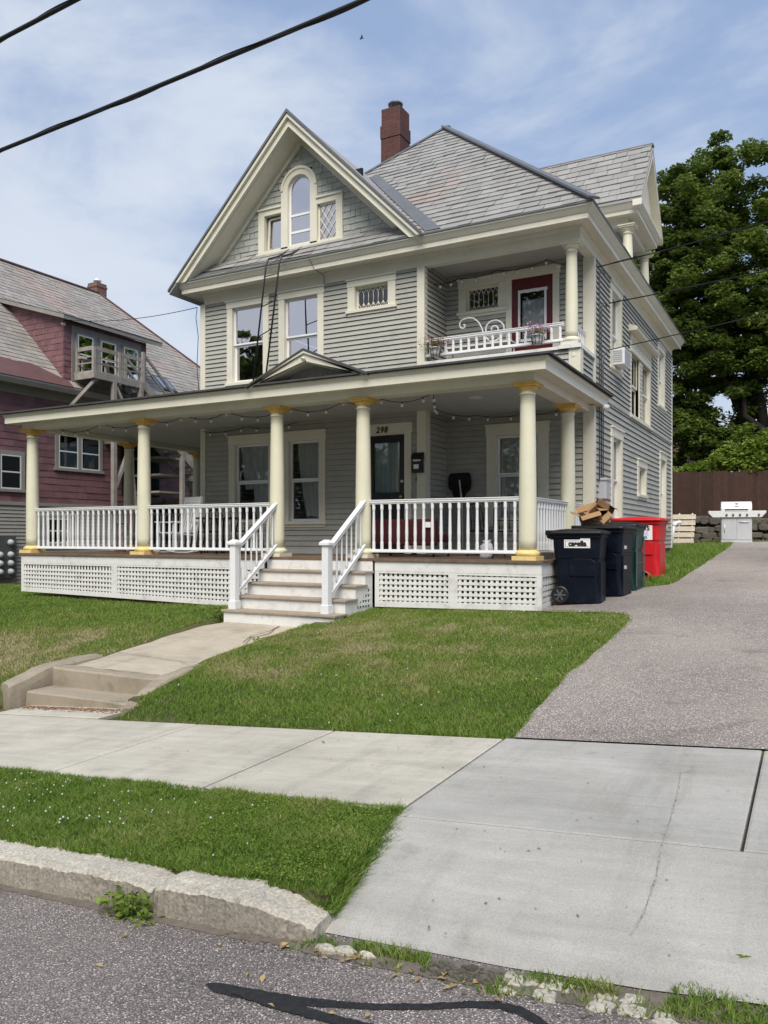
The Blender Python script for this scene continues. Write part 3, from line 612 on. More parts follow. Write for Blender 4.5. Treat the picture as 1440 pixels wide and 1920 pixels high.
for x, y, r, hh in ((-1.78, 2.80, .05, .03), (-1.70, 2.815, .055, .028), (-1.60, 2.82, .04, .02), (-.42, 2.77, .05, .02)):
    ring = [(x + r * rgc.uniform(.7, 1.2) * math.cos(a_), y + r * .5 * rgc.uniform(.7, 1.2) * math.sin(a_)) for a_ in np.linspace(0, 6.0, 11)]; zz = float(S(x)); mb.loft([[(p, q, zz - .01) for p, q in ring], [(p, q, zz + hh * rgc.uniform(.5, .8)) for p, q in ring], [(x + (p - x) * .7, y + (q - y) * .7, zz + hh * rgc.uniform(.85, 1.1)) for p, q in ring]])
struct(mb.build('rubble', 'kerb_concrete'), 'stuff')
rg = random.Random(9); rocks('gravel', [(rg.uniform(-1.34, -1.03), rg.uniform(2.79, 2.89), rg.uniform(.006, .018), rg.uniform(.006, .018)) for _ in range(120)] + [(rg.uniform(-2.3, .3), rg.uniform(2.70, 2.86), rg.uniform(.003, .009), .006) for _ in range(160)], 'stone', 6)
mb = MB()
for k in range(3):
    pass
strip(mb, [(-2.1, 2.80, .02), (-1.8, 2.83, .07), (-1.4, 2.84, .075), (-1.0, 2.85, .075), (-.6, 2.87, .08), (-.2, 2.93, .10), (.6, 3.0, .10)], .003)
strip(mb, [(-5.6, 2.80, .025), (-4, 2.79, .03), (-2.79, 2.79, .035), (-2.1, 2.79, .03)], .0025)
mk('grit', (.17, .145, .12), .95, .35, 18, .6, 90, dirt=(.07, .06, .045), dscale=9, damt=.7)
struct(mb.build('gutter_grit', 'grit'), 'stuff')
def leaf_cards(name, pts, size, mat, seed, tl=.6, flat=False, parent=None, kind=None, up=.45, fold=.25):
    rg = np.random.default_rng(seed); P = np.asarray(pts, float); n = len(P)
    d = rg.normal(0, 1, (n, 3)); d[:, 2] *= .35 if not flat else .12; d /= np.linalg.norm(d, axis=1)[:, None]
    nn = rg.normal(0, 1, (n, 3)); nn[:, 2] = np.abs(nn[:, 2]) + up * 2; s = np.cross(d, nn); s /= np.linalg.norm(s, axis=1)[:, None]; u = np.cross(s, d)
    L_ = size * rg.uniform(.6, 1.3, n)[:, None]; Wd = L_ * rg.uniform(.42, .62, n)[:, None]
    V = np.empty((n, 4, 3)); V[:, 0] = P - d * L_ * .5; V[:, 1] = P + s * Wd * .5 + u * L_ * fold * .4; V[:, 2] = P + d * L_ * .5 - u * L_ * fold * .3; V[:, 3] = P - s * Wd * .5 + u * L_ * fold * .4
    i = (np.arange(n) * 4)[:, None]; F = np.concatenate([i + [0, 1, 2], i + [0, 2, 3]], 1).reshape(-1, 3)
    t = tl if hasattr(tl, '__len__') else np.clip(rg.normal(tl, .2, n), 0, 1)
    o = np_mesh(name, V.reshape(-1, 3), F, mat, np.repeat(np.asarray(t), 4), parent)
    return struct(o, kind) if kind else o
rg = np.random.default_rng(31); pl = []
for cx_, cy_, sx, sy, n in ((-1.72, 2.78, .12, .03, 30), (-2.0, 2.79, .08, .03, 12), (-1.25, 2.78, .15, .04, 26), (-1.0, 2.77, .1, .03, 14), (-.9, 2.5, .8, .12, 14), (-2.6, 2.6, .8, .2, 12), (-.3, 2.78, .2, .04, 12), (-2.0, 2.52, .3, .05, 4)):
    for _ in range(n): x = rg.normal(cx_, sx); y = min(rg.normal(cy_, sy), 2.86); pl.append((x, y, float(S(x)) + .012))
leaf_cards('dry_leaves', pl[::2], .034, 'dry_leaf', 8, .55, True, kind='stuff', up=1.5)
pl = []
for _ in range(900):
    x = rg.uniform(-8.0, -6.42); y = 6.0 + abs(rg.normal(0, .05)) + .1 * rg.random() ** 3; y = 6.16 + .0 * x - abs(rg.normal(0, .08)); pl.append((x, y, zsw(x, 5.7) + .012))
mk('needle', (.30, .16, .09), .9, .3, 30); leaf_mat('needles', (.18, .09, .045), (.42, .26, .16), .1)
leaf_cards('pine_needles', pl, .03, 'needles', 9, .5, True, kind='stuff', up=2)
pl = []
rg = np.random.default_rng(63)
for _ in range(46):
    x = rg.uniform(-5.5, .2); y = rg.uniform(4.05, 5.6); pl.append((x, y, zsw(x, y) + .006))
for _ in range(22):
    x = rg.uniform(-1.8, .2); y = rg.uniform(3.0, 3.85); pl.append((x, y, float(S(x)) + .042 + .165 * ((y - 2.95) / .97)))
leaf_cards('leaf_litter', pl, .018, 'needles', 64, .3, True, kind='stuff', up=2)
leaf_cards('green_leaf_litter', [(-.23, 3.19, .06), (-.215, 3.185, .062), (-3.4, 5.3, -.03)], .05, 'leaf_bright', 65, .5, True, kind='stuff', up=1)
ground_leaves([(-6.5, 3.02), (-1.95, 3.02), (-2.06, 4.0), (-6.5, 4.0)], 22000, .014, 91)
ground_leaves(right_lawn, 40000, .018, 92, .025)
# weeds
def weed(name, label, x, y, n, r, h, size, seed, mat='leaf_bright'):
    rg = np.random.default_rng(seed); t = thing(name, label, 'weed', (x, y, float(S(x))))
    P = np.stack([rg.normal(0, r, n), rg.normal(0, r * .45, n), h * rg.random(n) ** 1.3 + .008], -1); leaf_cards('foliage', P, size, mat, seed, .45, parent=t)
    mb = MB()
    for k in range(7): a = rg.uniform(0, 6.3); mb.tube([(0, 0, 0), (math.cos(a) * r * .4, math.sin(a) * r * .25, h * .5), (math.cos(a) * r, math.sin(a) * r * .5, h * .8)], .002, 5)
    mb.build('stem', 'stem_green', t, world=False)
weed('weed', 'leafy green weed at the foot of the kerb by the break', -2.86, 2.76, 210, .085, .10, .04, 41)
weed('weed', 'small weed sprouting at the right foot of the porch stairs walk', -6.72, 8.85, 60, .10, .05, .04, 42)
weed('weed', 'grass tuft at the left foot of the wooden stairs', -8.3, 9.9, 130, .12, .22, .06, 43, 'leaf')
for o in [o for o in bpy.data.objects if o.name.startswith('weed.')]: o.location.z = g1(o.location.x, o.location.y)

# =================================================================== THE HOUSE
house = thing('house', 'large grey clapboard house with cream trim and a wraparound porch', 'house', (-7.5, 13.2, .3))
FW = Fr((0, 13.2, 0), (1, 0, 0), (0, -1, 0))          # front wall
FR = Fr((0, 14.18, 0), (1, 0, 0), (0, -1, 0))         # recessed wall behind porch and balcony
FS = Fr((-3.42, 0, 0), (0, 1, 0), (1, 0, 0))          # side wall by the driveway
XL, XR, YF, YB = -11.55, -3.42, 13.2, 23.03
def part(mb, name, mat, parent=house, **kw): return mb.build(name, mat, parent, **kw)

def window(F, u0, u1, w0, w1, cw=.14, hd=.16, sash=True, meet=None, glass='glass', curtain=None, sill=True, lead=None, label=None, deep=.07, sashmat='vinyl_white', dark_back=True, proud=.038):
    """casing boards (the window part) with sash, pane, leading and curtain as sub-parts; returns the hole"""
    a, b, c, d = u0 + cw, u1 - cw, w0 + (.09 if sill else cw), w1 - hd
    mb = MB(); mb.fb(F, u0, a, 0, proud, w0 + .02, w1 - hd); mb.fb(F, b, u1, 0, proud, w0 + .02, w1 - hd); mb.fb(F, u0 - .012, u1 + .012, 0, proud + .008, w1 - hd, w1 - .03); mb.fb(F, u0 - .03, u1 + .03, 0, proud + .035, w1 - .03, w1)
    if sill: mb.fb(F, u0 - .03, u1 + .03, -.08, proud + .03, w0 + .03, w0 + .09); mb.fb(F, u0, u1, 0, proud - .004, w0 - .02, w0 + .03)
    else: mb.fb(F, a, b, 0, proud, w0, c)
    # jambs
    mb.fb(F, a - .02, a, -.14, 0, c, d); mb.fb(F, b, b + .02, -.14, 0, c, d); mb.fb(F, a, b, -.14, 0, d, d + .02)
    win = part(mb, 'window', 'cream_paint', bevel=.003, label=label)
    s = .042; m = meet if meet else c + (d - c) * .5
    if sash:
        mb = MB(); n0, n1 = -deep, -deep + .03
        mb.fb(F, a, a + s, n0, n1, m, d); mb.fb(F, b - s, b, n0, n1, m, d); mb.fb(F, a + s, b - s, n0, n1, d - s, d); mb.fb(F, a + s, b - s, n0, n1, m, m + s * .8)
        n0, n1 = -deep - .035, -deep - .005
        mb.fb(F, a, a + s, n0, n1, c, m); mb.fb(F, b - s, b, n0, n1, c, m); mb.fb(F, a + s, b - s, n0, n1, c, c + s * 1.3); mb.fb(F, a + s, b - s, n0, n1, m - s * .9, m - .002)
        part(mb, 'sash', sashmat, win)
        mb = MB(); mb.q([F.p(a + s, -deep + .014, m + s * .8), F.p(b - s, -deep + .014, m + s * .8), F.p(b - s, -deep + .014, d - s), F.p(a + s, -deep + .014, d - s)])
        mb.q([F.p(a + s, -deep - .02, c + s * 1.3), F.p(b - s, -deep - .02, c + s * 1.3), F.p(b - s, -deep - .02, m - s * .9), F.p(a + s, -deep - .02, m - s * .9)])
        part(mb, 'pane', glass, win)
    else:
        mb = MB(); n0, n1 = -deep - .02, -deep + .02
        mb.fb(F, a, a + s, n0, n1, c, d); mb.fb(F, b - s, b, n0, n1, c, d); mb.fb(F, a + s, b - s, n0, n1, d - s, d); mb.fb(F, a + s, b - s, n0, n1, c, c + s); part(mb, 'sash', 'cream_paint', win)
        mb = MB(); mb.q([F.p(a + s, -deep, c + s), F.p(b - s, -deep, c + s), F.p(b - s, -deep, d - s), F.p(a + s, -deep, d - s)]); part(mb, 'pane', glass, win)
    if lead:
        mb = MB(); r = .007; A, B, C, D = a + s, b - s, c + s, d - s; n = -deep + .008; T = lambda p, q: mb.tube([F.p(*p[:1], n, p[1]), F.p(q[0], n, q[1])], r, 5)
        if lead == 'hex':
            k = 6; st = (B - A) / k; hh = (D - C) * .24
            for i in range(1, k): x = A + st * i; T((x, C + hh), (x, D - hh))
            for i in range(k):
                x0 = A + st * i
                T((x0, C + hh), (x0 + st / 2, C)); T((x0 + st / 2, C), (x0 + st, C + hh)); T((x0, D - hh), (x0 + st / 2, D)); T((x0 + st / 2, D), (x0 + st, D - hh))
            # small diamonds where the lines meet the frame
            for i in range(1, k): x = A + st * i; T((x, C + hh), (x - st * .5, C + hh * 2.0) if False else (x, C))
        else:
            st = (B - A) / 3
            for i in range(-9, 4):
                for sg in (1, -1):
                    x0, x1 = A + st * i, A + st * i + (D - C) / 1.35; y0, y1 = (C, D) if sg > 0 else (D, C)
                    t0 = max(0, (A - x0) / (x1 - x0)); t1 = min(1, (B - x0) / (x1 - x0))
                    if t1 - t0 > .02: T((x0 + (x1 - x0) * t0, y0 + (y1 - y0) * t0), (x0 + (x1 - x0) * t1, y0 + (y1 - y0) * t1))
        part(mb, 'leading', 'lead_came', win)
    if curtain:
        for (x0, x1, z0, z1, slant, cm) in curtain:
            mb = MB(); k = 28; X0, X1 = a + (b - a) * x0, a + (b - a) * x1; Z0, Z1 = c + (d - c) * z0, c + (d - c) * z1; rows = 6
            i0 = len(mb.v)
            for j in range(rows + 1):
                for i in range(k + 1):
                    t = i / k; v = j / rows; u = X0 + (X1 - X0) * t + slant * (1 - v) ** 1.5 * (1 - t); n = -deep - .10 + .022 * math.sin(t * 34 + math.sin(t * 9)) * (1.1 - .4 * v)
                    mb.v.append(tuple(F.p(min(u, b), n, Z0 + (Z1 - Z0) * v + (0 if j else .02 * math.sin(t * 6)))))
            for j in range(rows):
                for i in range(k): q = i0 + j * (k + 1) + i; mb.f.append([q, q + 1, q + k + 2, q + k + 1]); mb.sm.append(True)
            part(mb, 'curtain', cm, win)
    return (a - .005, b + .005, c, d + .005)

# ---- front wall openings
hf = []
hf.append(window(FW, -10.85, -9.77, 4.72, 6.535, meet=5.6, glass='glass_coated'))
hf.append(window(FW, -9.52, -8.44, 4.72, 6.535, meet=5.6, glass='glass_coated', curtain=[(0, 1, .5, 1, 0, 'blind')]))
hf.append(window(FW, -7.89, -6.85, 5.85, 6.535, cw=.16, hd=.15, sash=False, lead='hex'))
hl = []
hl.append(window(FW, -10.80, -9.62, 1.80, 3.70, cw=.16, hd=.20, meet=2.72, curtain=[(.02, 1, .42, 1, .12, 'curtain'), (.4, 1, 0, .45, .1, 'curtain')]))
hl.append(window(FW, -9.42, -8.40, 1.80, 3.70, cw=.15, hd=.20, meet=2.72, curtain=[(.12, 1, .06, 1, .22, 'curtain')]))
# front door
mb = MB(); mb.fb(FW, -7.66, -7.50, 0, .038, 1.27, 3.52); mb.fb(FW, -6.66, -6.52, 0, .038, 1.27, 3.52); mb.fb(FW, -7.70, -6.50, 0, .044, 3.52, 3.71); mb.fb(FW, -7.50, -7.48, -.12, 0, 1.27, 3.5); mb.fb(FW, -6.68, -6.66, -.12, 0, 1.27, 3.5); mb.fb(FW, -7.5, -6.66, -.12, 0, 3.5, 3.52)
part(mb, 'door_frame', 'cream_paint')
hl.append((-7.5, -6.66, 1.27, 3.52))
mb = MB(); a, b, c, d = -7.48, -6.68, 1.28, 3.49; ga, gb, gc, gd = -7.35, -6.79, 2.42, 3.36
mb.fb(FW, a, ga, -.06, -.02, c, d); mb.fb(FW, gb, b, -.06, -.02, c, d); mb.fb(FW, ga, gb, -.06, -.02, gd, d); mb.fb(FW, ga, gb, -.06, -.02, c, gc); mb.fb(FW, ga + .06, gb - .06, -.03, -.012, c + .2, gc - .25)
door = part(mb, 'door', 'black_door', label='black front door with a curtained pane')
mb = MB(); mb.q([FW.p(ga, -.04, gc), FW.p(gb, -.04, gc), FW.p(gb, -.04, gd), FW.p(ga, -.04, gd)]); part(mb, 'pane', 'glass', door)
mb = MB(); k = 40; i0 = 0
for j in range(2):
    for i in range(k + 1): t = i / k; mb.v.append(tuple(FW.p(ga + (gb - ga) * t, -.10 + .02 * math.sin(t * 40 + 2 * math.sin(t * 7)), gc if j == 0 else gd)))
for i in range(k): mb.f.append([i, i + 1, i + k + 2, i + k + 1]); mb.sm.append(True)
part(mb, 'curtain', 'curtain_blue', door)
mb = MB(); mb.lathe((0, 0, 0), [(.012, 0), (.012, .04), (.03, .045), (.034, .06), (.026, .078), (.001, .082)], 14)
mb.v = [(-6.735 + v[0], 13.2 + .02 - v[2], 2.33 + v[1]) for v in mb.v]; part(mb, 'handle', 'brass', door)
mb = MB(); mb.lathe((0, 0, 0), [(.028, 0), (.03, .012), (.02, .02), (.001, .022)], 14); mb.v = [(-6.735 + v[0], 13.2 + .02 - v[2], 2.62 + v[1]) for v in mb.v]; part(mb, 'lock', 'steel', door)
# text helper
def text_mesh(name, s, size, mat, F, u, w, n, parent, sx=1, shear=0, extr=.003, align='CENTER', bold=.0, space=1.0):
    cu = bpy.data.curves.new(name, 'FONT'); cu.body = s; cu.size = size; cu.extrude = extr; cu.align_x = align; cu.shear = shear; cu.offset = bold; cu.space_character = space
    tmp = bpy.data.objects.new('tmp', cu); COL.objects.link(tmp); dg = bpy.context.evaluated_depsgraph_get(); me = bpy.data.meshes.new_from_object(tmp.evaluated_get(dg)); bpy.data.objects.remove(tmp); bpy.data.curves.remove(cu)
    o = ORIG.get(parent.name, Vector()) if parent else Vector()
    for v in me.vertices: p = F.p(u + v.co.x * sx, n + v.co.z + extr, w + v.co.y); v.co = p - o
    me.name = name; me.materials.clear(); me.materials.append(MATS[mat]); ob = bpy.data.objects.new(name, me); COL.objects.link(ob)
    if parent: ob.parent = parent
    ORIG[ob.name] = o.copy(); return ob
text_mesh('house_number', '298', .155, 'label_black', FW, -7.13, 3.545, .047, house, sx=.95, shear=.18, bold=.004, space=1.15)

# ---- walls
mb = MB(); clap(mb, FW, XL + .10, -6.40, 4.35, 6.56, .093, hf); part(mb, 'clapboard_wall', 'grey_paint')
mb = MB(); clap(mb, FW, XL + .10, -6.38, 1.30, 3.92, .105, hl); part(mb, 'clapboard_wall', 'grey_paint')
mb = MB(); clap(mb, FW, -6.27, XR - .10, 4.2, 4.74, .093); part(mb, 'clapboard_wall', 'grey_paint')
hb = [window(FR, -5.99, -5.03, 5.80, 6.52, cw=.15, hd=.17, sash=False, lead='hex')]
hb.append((-4.92, -4.14, 4.78, 6.37))
mb = MB(); clap(mb, FR, -6.27, XR - .10, 4.76, 6.62, .093, hb); part(mb, 'clapboard_wall', 'grey_paint')
hr = [window(FR, -5.42, -4.22, 1.80, 3.70, cw=.20, hd=.22, meet=2.75, curtain=[(0, 1, 0, 1, 0, 'curtain')])]
mb = MB(); clap(mb, FR, -6.27, XR - .10, 1.30, 3.92, .105, hr); part(mb, 'clapboard_wall', 'grey_paint')
FI = Fr((-6.27, 0, 0), (0, 1, 0), (1, 0, 0))
mb = MB(); clap(mb, FI, 13.2, 14.18, 4.76, 6.62, .093); part(mb, 'clapboard_wall', 'grey_paint')
mb = MB(); clap(mb, FI, 13.2, 14.18, 1.30, 3.92, .105); part(mb, 'clapboard_wall', 'grey_paint')
# side wall
hs = []
hs.append(window(FS, 15.40, 16.45, 4.78, 6.50, cw=.15, hd=.16, meet=5.55, proud=.042))
# wide window with a hood and carved frieze
Fh = FS; u0, u1, w0, w1 = 17.30, 19.75, 4.12, 5.98
mb = MB(); mb.fb(Fh, u0, u0 + .15, 0, .035, w0 + .06, 5.55); mb.fb(Fh, u1 - .15, u1, 0, .035, w0 + .06, 5.55); mb.fb(Fh, 18.36, 18.70, -.1, .03, w0 + .06, 5.55); mb.fb(Fh, u0, u1, 0, .045, 5.55, 5.92); mb.fb(Fh, u0 - .05, u1 + .05, -.05, .07, w0, w0 + .07)
mb.prism(Fr((-3.42, 0, 0), (1, 0, 0), (0, 1, 0)), [(0, 5.92), (.20, 5.92), (.22, 5.97), (.20, 6.0), (0, 6.08)], u0 - .16, u1 + .22)
mb.fb(Fh, u0 - .02, u1 + .02, 0, .06, 5.53, 5.58)
for x in np.arange(u0 + .3, u1 - .2, .23): mb.tube([Fh.p(x + .06 * math.cos(t), .048, 5.74 + .08 * math.sin(t)) for t in np.linspace(0, 6.28, 13)], .012, 5)
for x0, x1 in ((u0 + .15, 18.36), (18.70, u1 - .15)): mb.fb(Fh, x0 - .02, x0, -.14, 0, w0 + .07, 5.55); mb.fb(Fh, x1, x1 + .02, -.14, 0, w0 + .07, 5.55)
win = part(mb, 'window', 'cream_paint', label='wide double window under a carved cream hood')
mbs = MB(); mbg = MB()
for x0, x1 in ((u0 + .15, 18.36), (18.70, u1 - .15)):
    for c, d, n in ((w0 + .07, 4.85, -.09), (4.85, 5.55, -.055)):
        mbs.fb(Fh, x0, x0 + .045, n, n + .03, c, d); mbs.fb(Fh, x1 - .045, x1, n, n + .03, c, d); mbs.fb(Fh, x0 + .045, x1 - .045, n, n + .03, c, c + .045); mbs.fb(Fh, x0 + .045, x1 - .045, n, n + .03, d - .045, d)
        mbg.q([Fh.p(x0 + .045, n + .014, c + .045), Fh.p(x1 - .045, n + .014, c + .045), Fh.p(x1 - .045, n + .014, d - .045), Fh.p(x0 + .045, n + .014, d - .045)])
    hs.append((x0, x1, w0 + .07, 5.55))
part(mbs, 'sash', 'cream_paint', win); part(mbg, 'pane', 'glass', win)
hs.append(window(FS, 20.72, 21.80, 4.82, 6.45, cw=.15, hd=.16, proud=.042))
h2 = []
h2.append(window(FS, 15.50, 16.52, 1.78, 3.72, cw=.16, hd=.2, proud=.042, curtain=[(0, 1, .5, 1, 0, 'curtain')]))
h2.append(window(FS, 18.12, 19.20, 2.44, 3.32, cw=.17, hd=.18, proud=.042, sash=False))
h2.append(window(FS, 21.03, 22.04, 1.75, 3.75, cw=.16, hd=.2, proud=.042))
mb = MB(); clap(mb, FS, 14.28, YB, 4.16, 6.56, .095, hs, n0=.012); clap(mb, FS, 13.3, 14.12, 4.16, 4.74, .093); part(mb, 'clapboard_wall', 'grey_paint')
mb = MB(); clap(mb, FS, 14.28, YB, 1.28, 4.13, .112, h2); part(mb, 'clapboard_wall', 'grey_paint')
mb = MB(); mb.fb(FS, 14.28, YB + .02, 0, .04, 4.125, 4.165); part(mb, 'water_table', 'grey_paint')
# far walls
FL = Fr((XL, 0, 0), (0, -1, 0), (-1, 0, 0)); FB = Fr((0, YB, 0), (-1, 0, 0), (0, 1, 0))
mb = MB(); clap(mb, FL, -YB, -YF, 1.3, 6.56, .1); part(mb, 'clapboard_wall', 'grey_paint')
mb = MB(); clap(mb, FB, -XR, -XL, 1.3, 6.56, .1); part(mb, 'clapboard_wall', 'grey_paint')
mb = MB(); mb.box(XL + .05, XR - .02, YF + .05, YB - .05, -.3, 1.29); part(mb, 'foundation', 'stone')
mb = MB(); mb.box(XL + .1, XR - .1, 14.3, YB - .1, 4.3, 4.4); mb.box(XL + .1, -6.3, 13.3, 14.3, 4.3, 4.4); mb.box(XL + .1, XR - .1, 14.3, YB - .1, 6.63, 6.7); part(mb, 'floor', 'dark_void')
# corner boards and pilasters, each a board of its own
for cb in ([(FW, XL - .02, XL + .11, -.02, .038, 1.3, 3.9)], [(FW, XL - .02, XL + .11, -.02, .038, 4.2, 6.56)], [(FW, -6.40, -6.25, -.1, .038, 4.3, 6.56)], [(FW, -6.40, -6.22, -.16, .038, 1.27, 3.9)],
           [(FR, XR - .17, XR + .03, -.1, .038, 1.27, 3.92)], [(FR, XR - .17, XR + .03, -.1, .038, 4.16, 6.56)], [(FS, YB - .10, YB + .02, 0, .038, 1.28, 6.5)], [(FW, XR - .16, XR + .038, -.15, .038, 4.16, 4.76)]):
    mb = MB()
    for q in cb: mb.fb(*q)
    part(mb, 'corner_board', 'cream_paint')
# house trim between recessed bits: baseboard of the porch wall
mb = MB(); mb.fb(FW, XL + .1, -7.66, .002, .03, 1.25, 1.34); mb.fb(FR, -6.2, XR - .17, .002, .03, 1.25, 1.34); part(mb, 'baseboard', 'ceiling_paint')

# ---- main cornice: soffit, fascia, crown, frieze
path = [(XL + .12, YB), (XL + .12, YF), (XR - .12, YF), (XR - .12, YB + .1)]
mb = MB(); mb.sweep(path[:4], [(.0, 6.76), (.34, 6.755), (.34, 6.735), (.365, 6.735), (.365, 6.815), (.385, 6.83), (.44, 6.90), (.46, 6.915), (.46, 6.945), (.0, 6.96)])
cor = part(mb, 'cornice', 'cream_paint')
mb = MB(); mb.sweep(path[:2] + [(-6.26, YF)], [(-.03, 6.545), (.032, 6.545), (.032, 6.70), (.06, 6.715), (.075, 6.757), (-.03, 6.757)])
mb.sweep([(-6.258, YF), (XR, YF), (XR, YB)], [(-.14, 6.55), (.03, 6.55), (.03, 6.70), (.06, 6.715), (.075, 6.757), (-.14, 6.757)])
part(mb, 'frieze', 'cream_paint')
mb = MB(); mb.box(-6.26, XR - .14, 13.34, 14.17, 6.61, 6.64); part(mb, 'balcony_ceiling', 'grey_paint')

# ---- main hip roof
EX0, EX1, EY0, EY1, EZ = -11.90, -3.075, 12.73, 23.45, 6.95
hw = 4.45; PKX = -7.61; PZ = EZ + .955 * hw; PY = EY0 + hw; PY2 = EY1 - hw; sR = (PZ - EZ) / (EX1 - PKX)
mb = MB(); A = (EX0, EY0, EZ); B = (EX1, EY0, EZ); C = (EX1, EY1, EZ); D = (EX0, EY1, EZ); P1 = (PKX, PY, PZ); P2 = (PKX, PY2, PZ)
for f in ((A, B, P1), (B, C, P2, P1), (C, D, P2), (D, A, P1, P2)): mb.q(f)
mb.q((A, B, C, D))
roof = part(mb, 'hip_roof', 'flashing')
sl = math.hypot(1, .955); FRF = Fr((0, EY0, EZ), (1, 0, 0), (0, -.955 / sl, 1 / sl), (0, 1 / sl, .955 / sl)); LW = hw * sl
GX, GZ, GHW = -8.95, 9.84, 2.98                       # front gable: ridge x, ridge height, half width
mb = MB(); slates(mb, FRF, [(-6.1, 0), (EX1, 0), (PKX, LW), (EX0 + .3, .3), (-7.5, 0)], .215, .30, .024)
part(mb, 'slate_courses', 'slate', roof)
s2_ = math.hypot(1, sR); LR = (EX1 - PKX) * s2_; FRR = Fr((EX1, 0, EZ), (0, 1, 0), (sR / s2_, 0, 1 / s2_), (-1 / s2_, 0, sR / s2_))
mb = MB(); slates(mb, FRR, [(EY0, 0), (EY1, 0), (PY2, LR), (PY, LR)], .215, .30, .024); part(mb, 'slate_courses', 'slate', roof)
mb = MB(); mb.bar(Vector(B) + Vector((.03, -.03, .03)), Vector(P1) + Vector((0, 0, .05)), .20, .035); mb.bar(Vector(A) + Vector((0, 0, -.01)), Vector(P1) + Vector((0, 0, .03)), .14, .035); mb.bar(Vector(P1) + Vector((0, 0, .05)), Vector(P2) + Vector((0, 0, .05)), .2, .035)
part(mb, 'ridge_cap', 'flashing', roof)
mb = MB(); mb.sweep([(EX0, EY1), (EX0, EY0), (EX1, EY0), (EX1, EY1)], [(-.05, EZ - .006), (.012, EZ - .006), (.012, EZ + .022), (-.05, EZ + .028)]); part(mb, 'drip_edge', 'flashing', roof)

# ---- front gable
zt = lambda x: GZ - abs(x - GX) * ((GZ - 6.86) / GHW)
GE0, GE1 = GX - GHW, GX + GHW
FG = Fr((0, 0, 0), (1, 0, 0), (0, 1, 0))
mb = MB(); th = .10; yb = 16.2
mb.prism(FG, [(GE0 - .05, zt(GE0 - .05)), (GX, GZ), (GE1 - .08, zt(GE1 - .08)), (GE1 - .16, zt(GE1 - .16) - th), (GX, GZ - th), (GE0 - .05, zt(GE0 - .05) - th)], 12.66, yb)
groof = part(mb, 'gable_roof', 'slate')
mb = MB(); mb.prism(FG, [(GE0 - .07, zt(GE0 - .07) + .02), (GX, GZ + .035), (GE1 - .10, zt(GE1 - .10) + .02), (GE1 - .10, zt(GE1 - .10) - .03), (GX, GZ - .03), (GE0 - .07, zt(GE0 - .07) - .03)], 12.63, 12.70); part(mb, 'drip_edge', 'flashing', groof)
mb = MB()
def rake(a, b, y0, y1, foot=.0, m=mb):
    for s_ in (1, -1):
        xe = GX + s_ * (GHW - foot)
        pl_ = clip([(GX, GZ - a), (xe, zt(xe) - a), (xe, zt(xe) - b), (GX, GZ - b)], 0, -1, -6.935)
        m.prism(FG, pl_, y0, y1)
rake(.045, .12, 12.655, 12.78); rake(.12, .28, 12.715, 12.78, .0); rake(.25, .285, 12.70, 12.74, .0); rake(.28, .30, 12.78, 13.2, .0); rake(.30, .44, 13.15, 13.19, .1); rake(.41, .445, 13.13, 13.17, .1)
part(mb, 'bargeboard', 'cream_paint', groof)
FGW = Fr((0, 13.2, 0), (1, 0, 0), (0, -1, 0)); gw = GHW - .45
holes = [(-9.43, -8.60, 7.2, 8.62), (-9.32, -8.72, 8.62, 8.92), (-9.98, -9.43, 7.2, 8.22), (-8.60, -8.04, 7.2, 8.22)]
mb = MB(); slates(mb, FGW, [(GX - gw - .3, 7.0), (GX + gw + .3, 7.0), (GX, GZ - .32)], .125, .2, .018, holes, jit=.25)
part(mb, 'gable_shingles', 'grey_shingle')
# skirt roof at the foot of the gable
sk = math.hypot(.47, .38); FK = Fr((0, 12.73, 6.945), (1, 0, 0), (0, -.38 / sk, .47 / sk), (0, .47 / sk, .38 / sk))
mb = MB(); slates(mb, FK, [(GE0 + .02, 0), (GE1 + .15, 0), (GE1 - .32, sk), (GE0 + .4, sk)], .15, .24, .016, back=True); part(mb, 'skirt_roof', 'slate')
# valley flashing
mb = MB(); va = Vector((GE1 - .02, EY0 + .02, EZ + .06)); vb = Vector((GX, EY0 + (GZ - EZ) / .955, GZ + .06)); vb = va.lerp(vb, .90); dx = Vector((.25, 0, 0)); d2 = Vector((.22, .0, .0))
mb.q([va + Vector((-.05, 0, .0)), va + dx, vb + d2 * .9, vb + Vector((-.05, 0, 0))]); mb.q([va + dx, va + dx - Vector((0, 0, .05)), vb + d2 * .9 - Vector((0, 0, .05)), vb + d2 * .9]); part(mb, 'valley_flashing', 'flashing', roof)
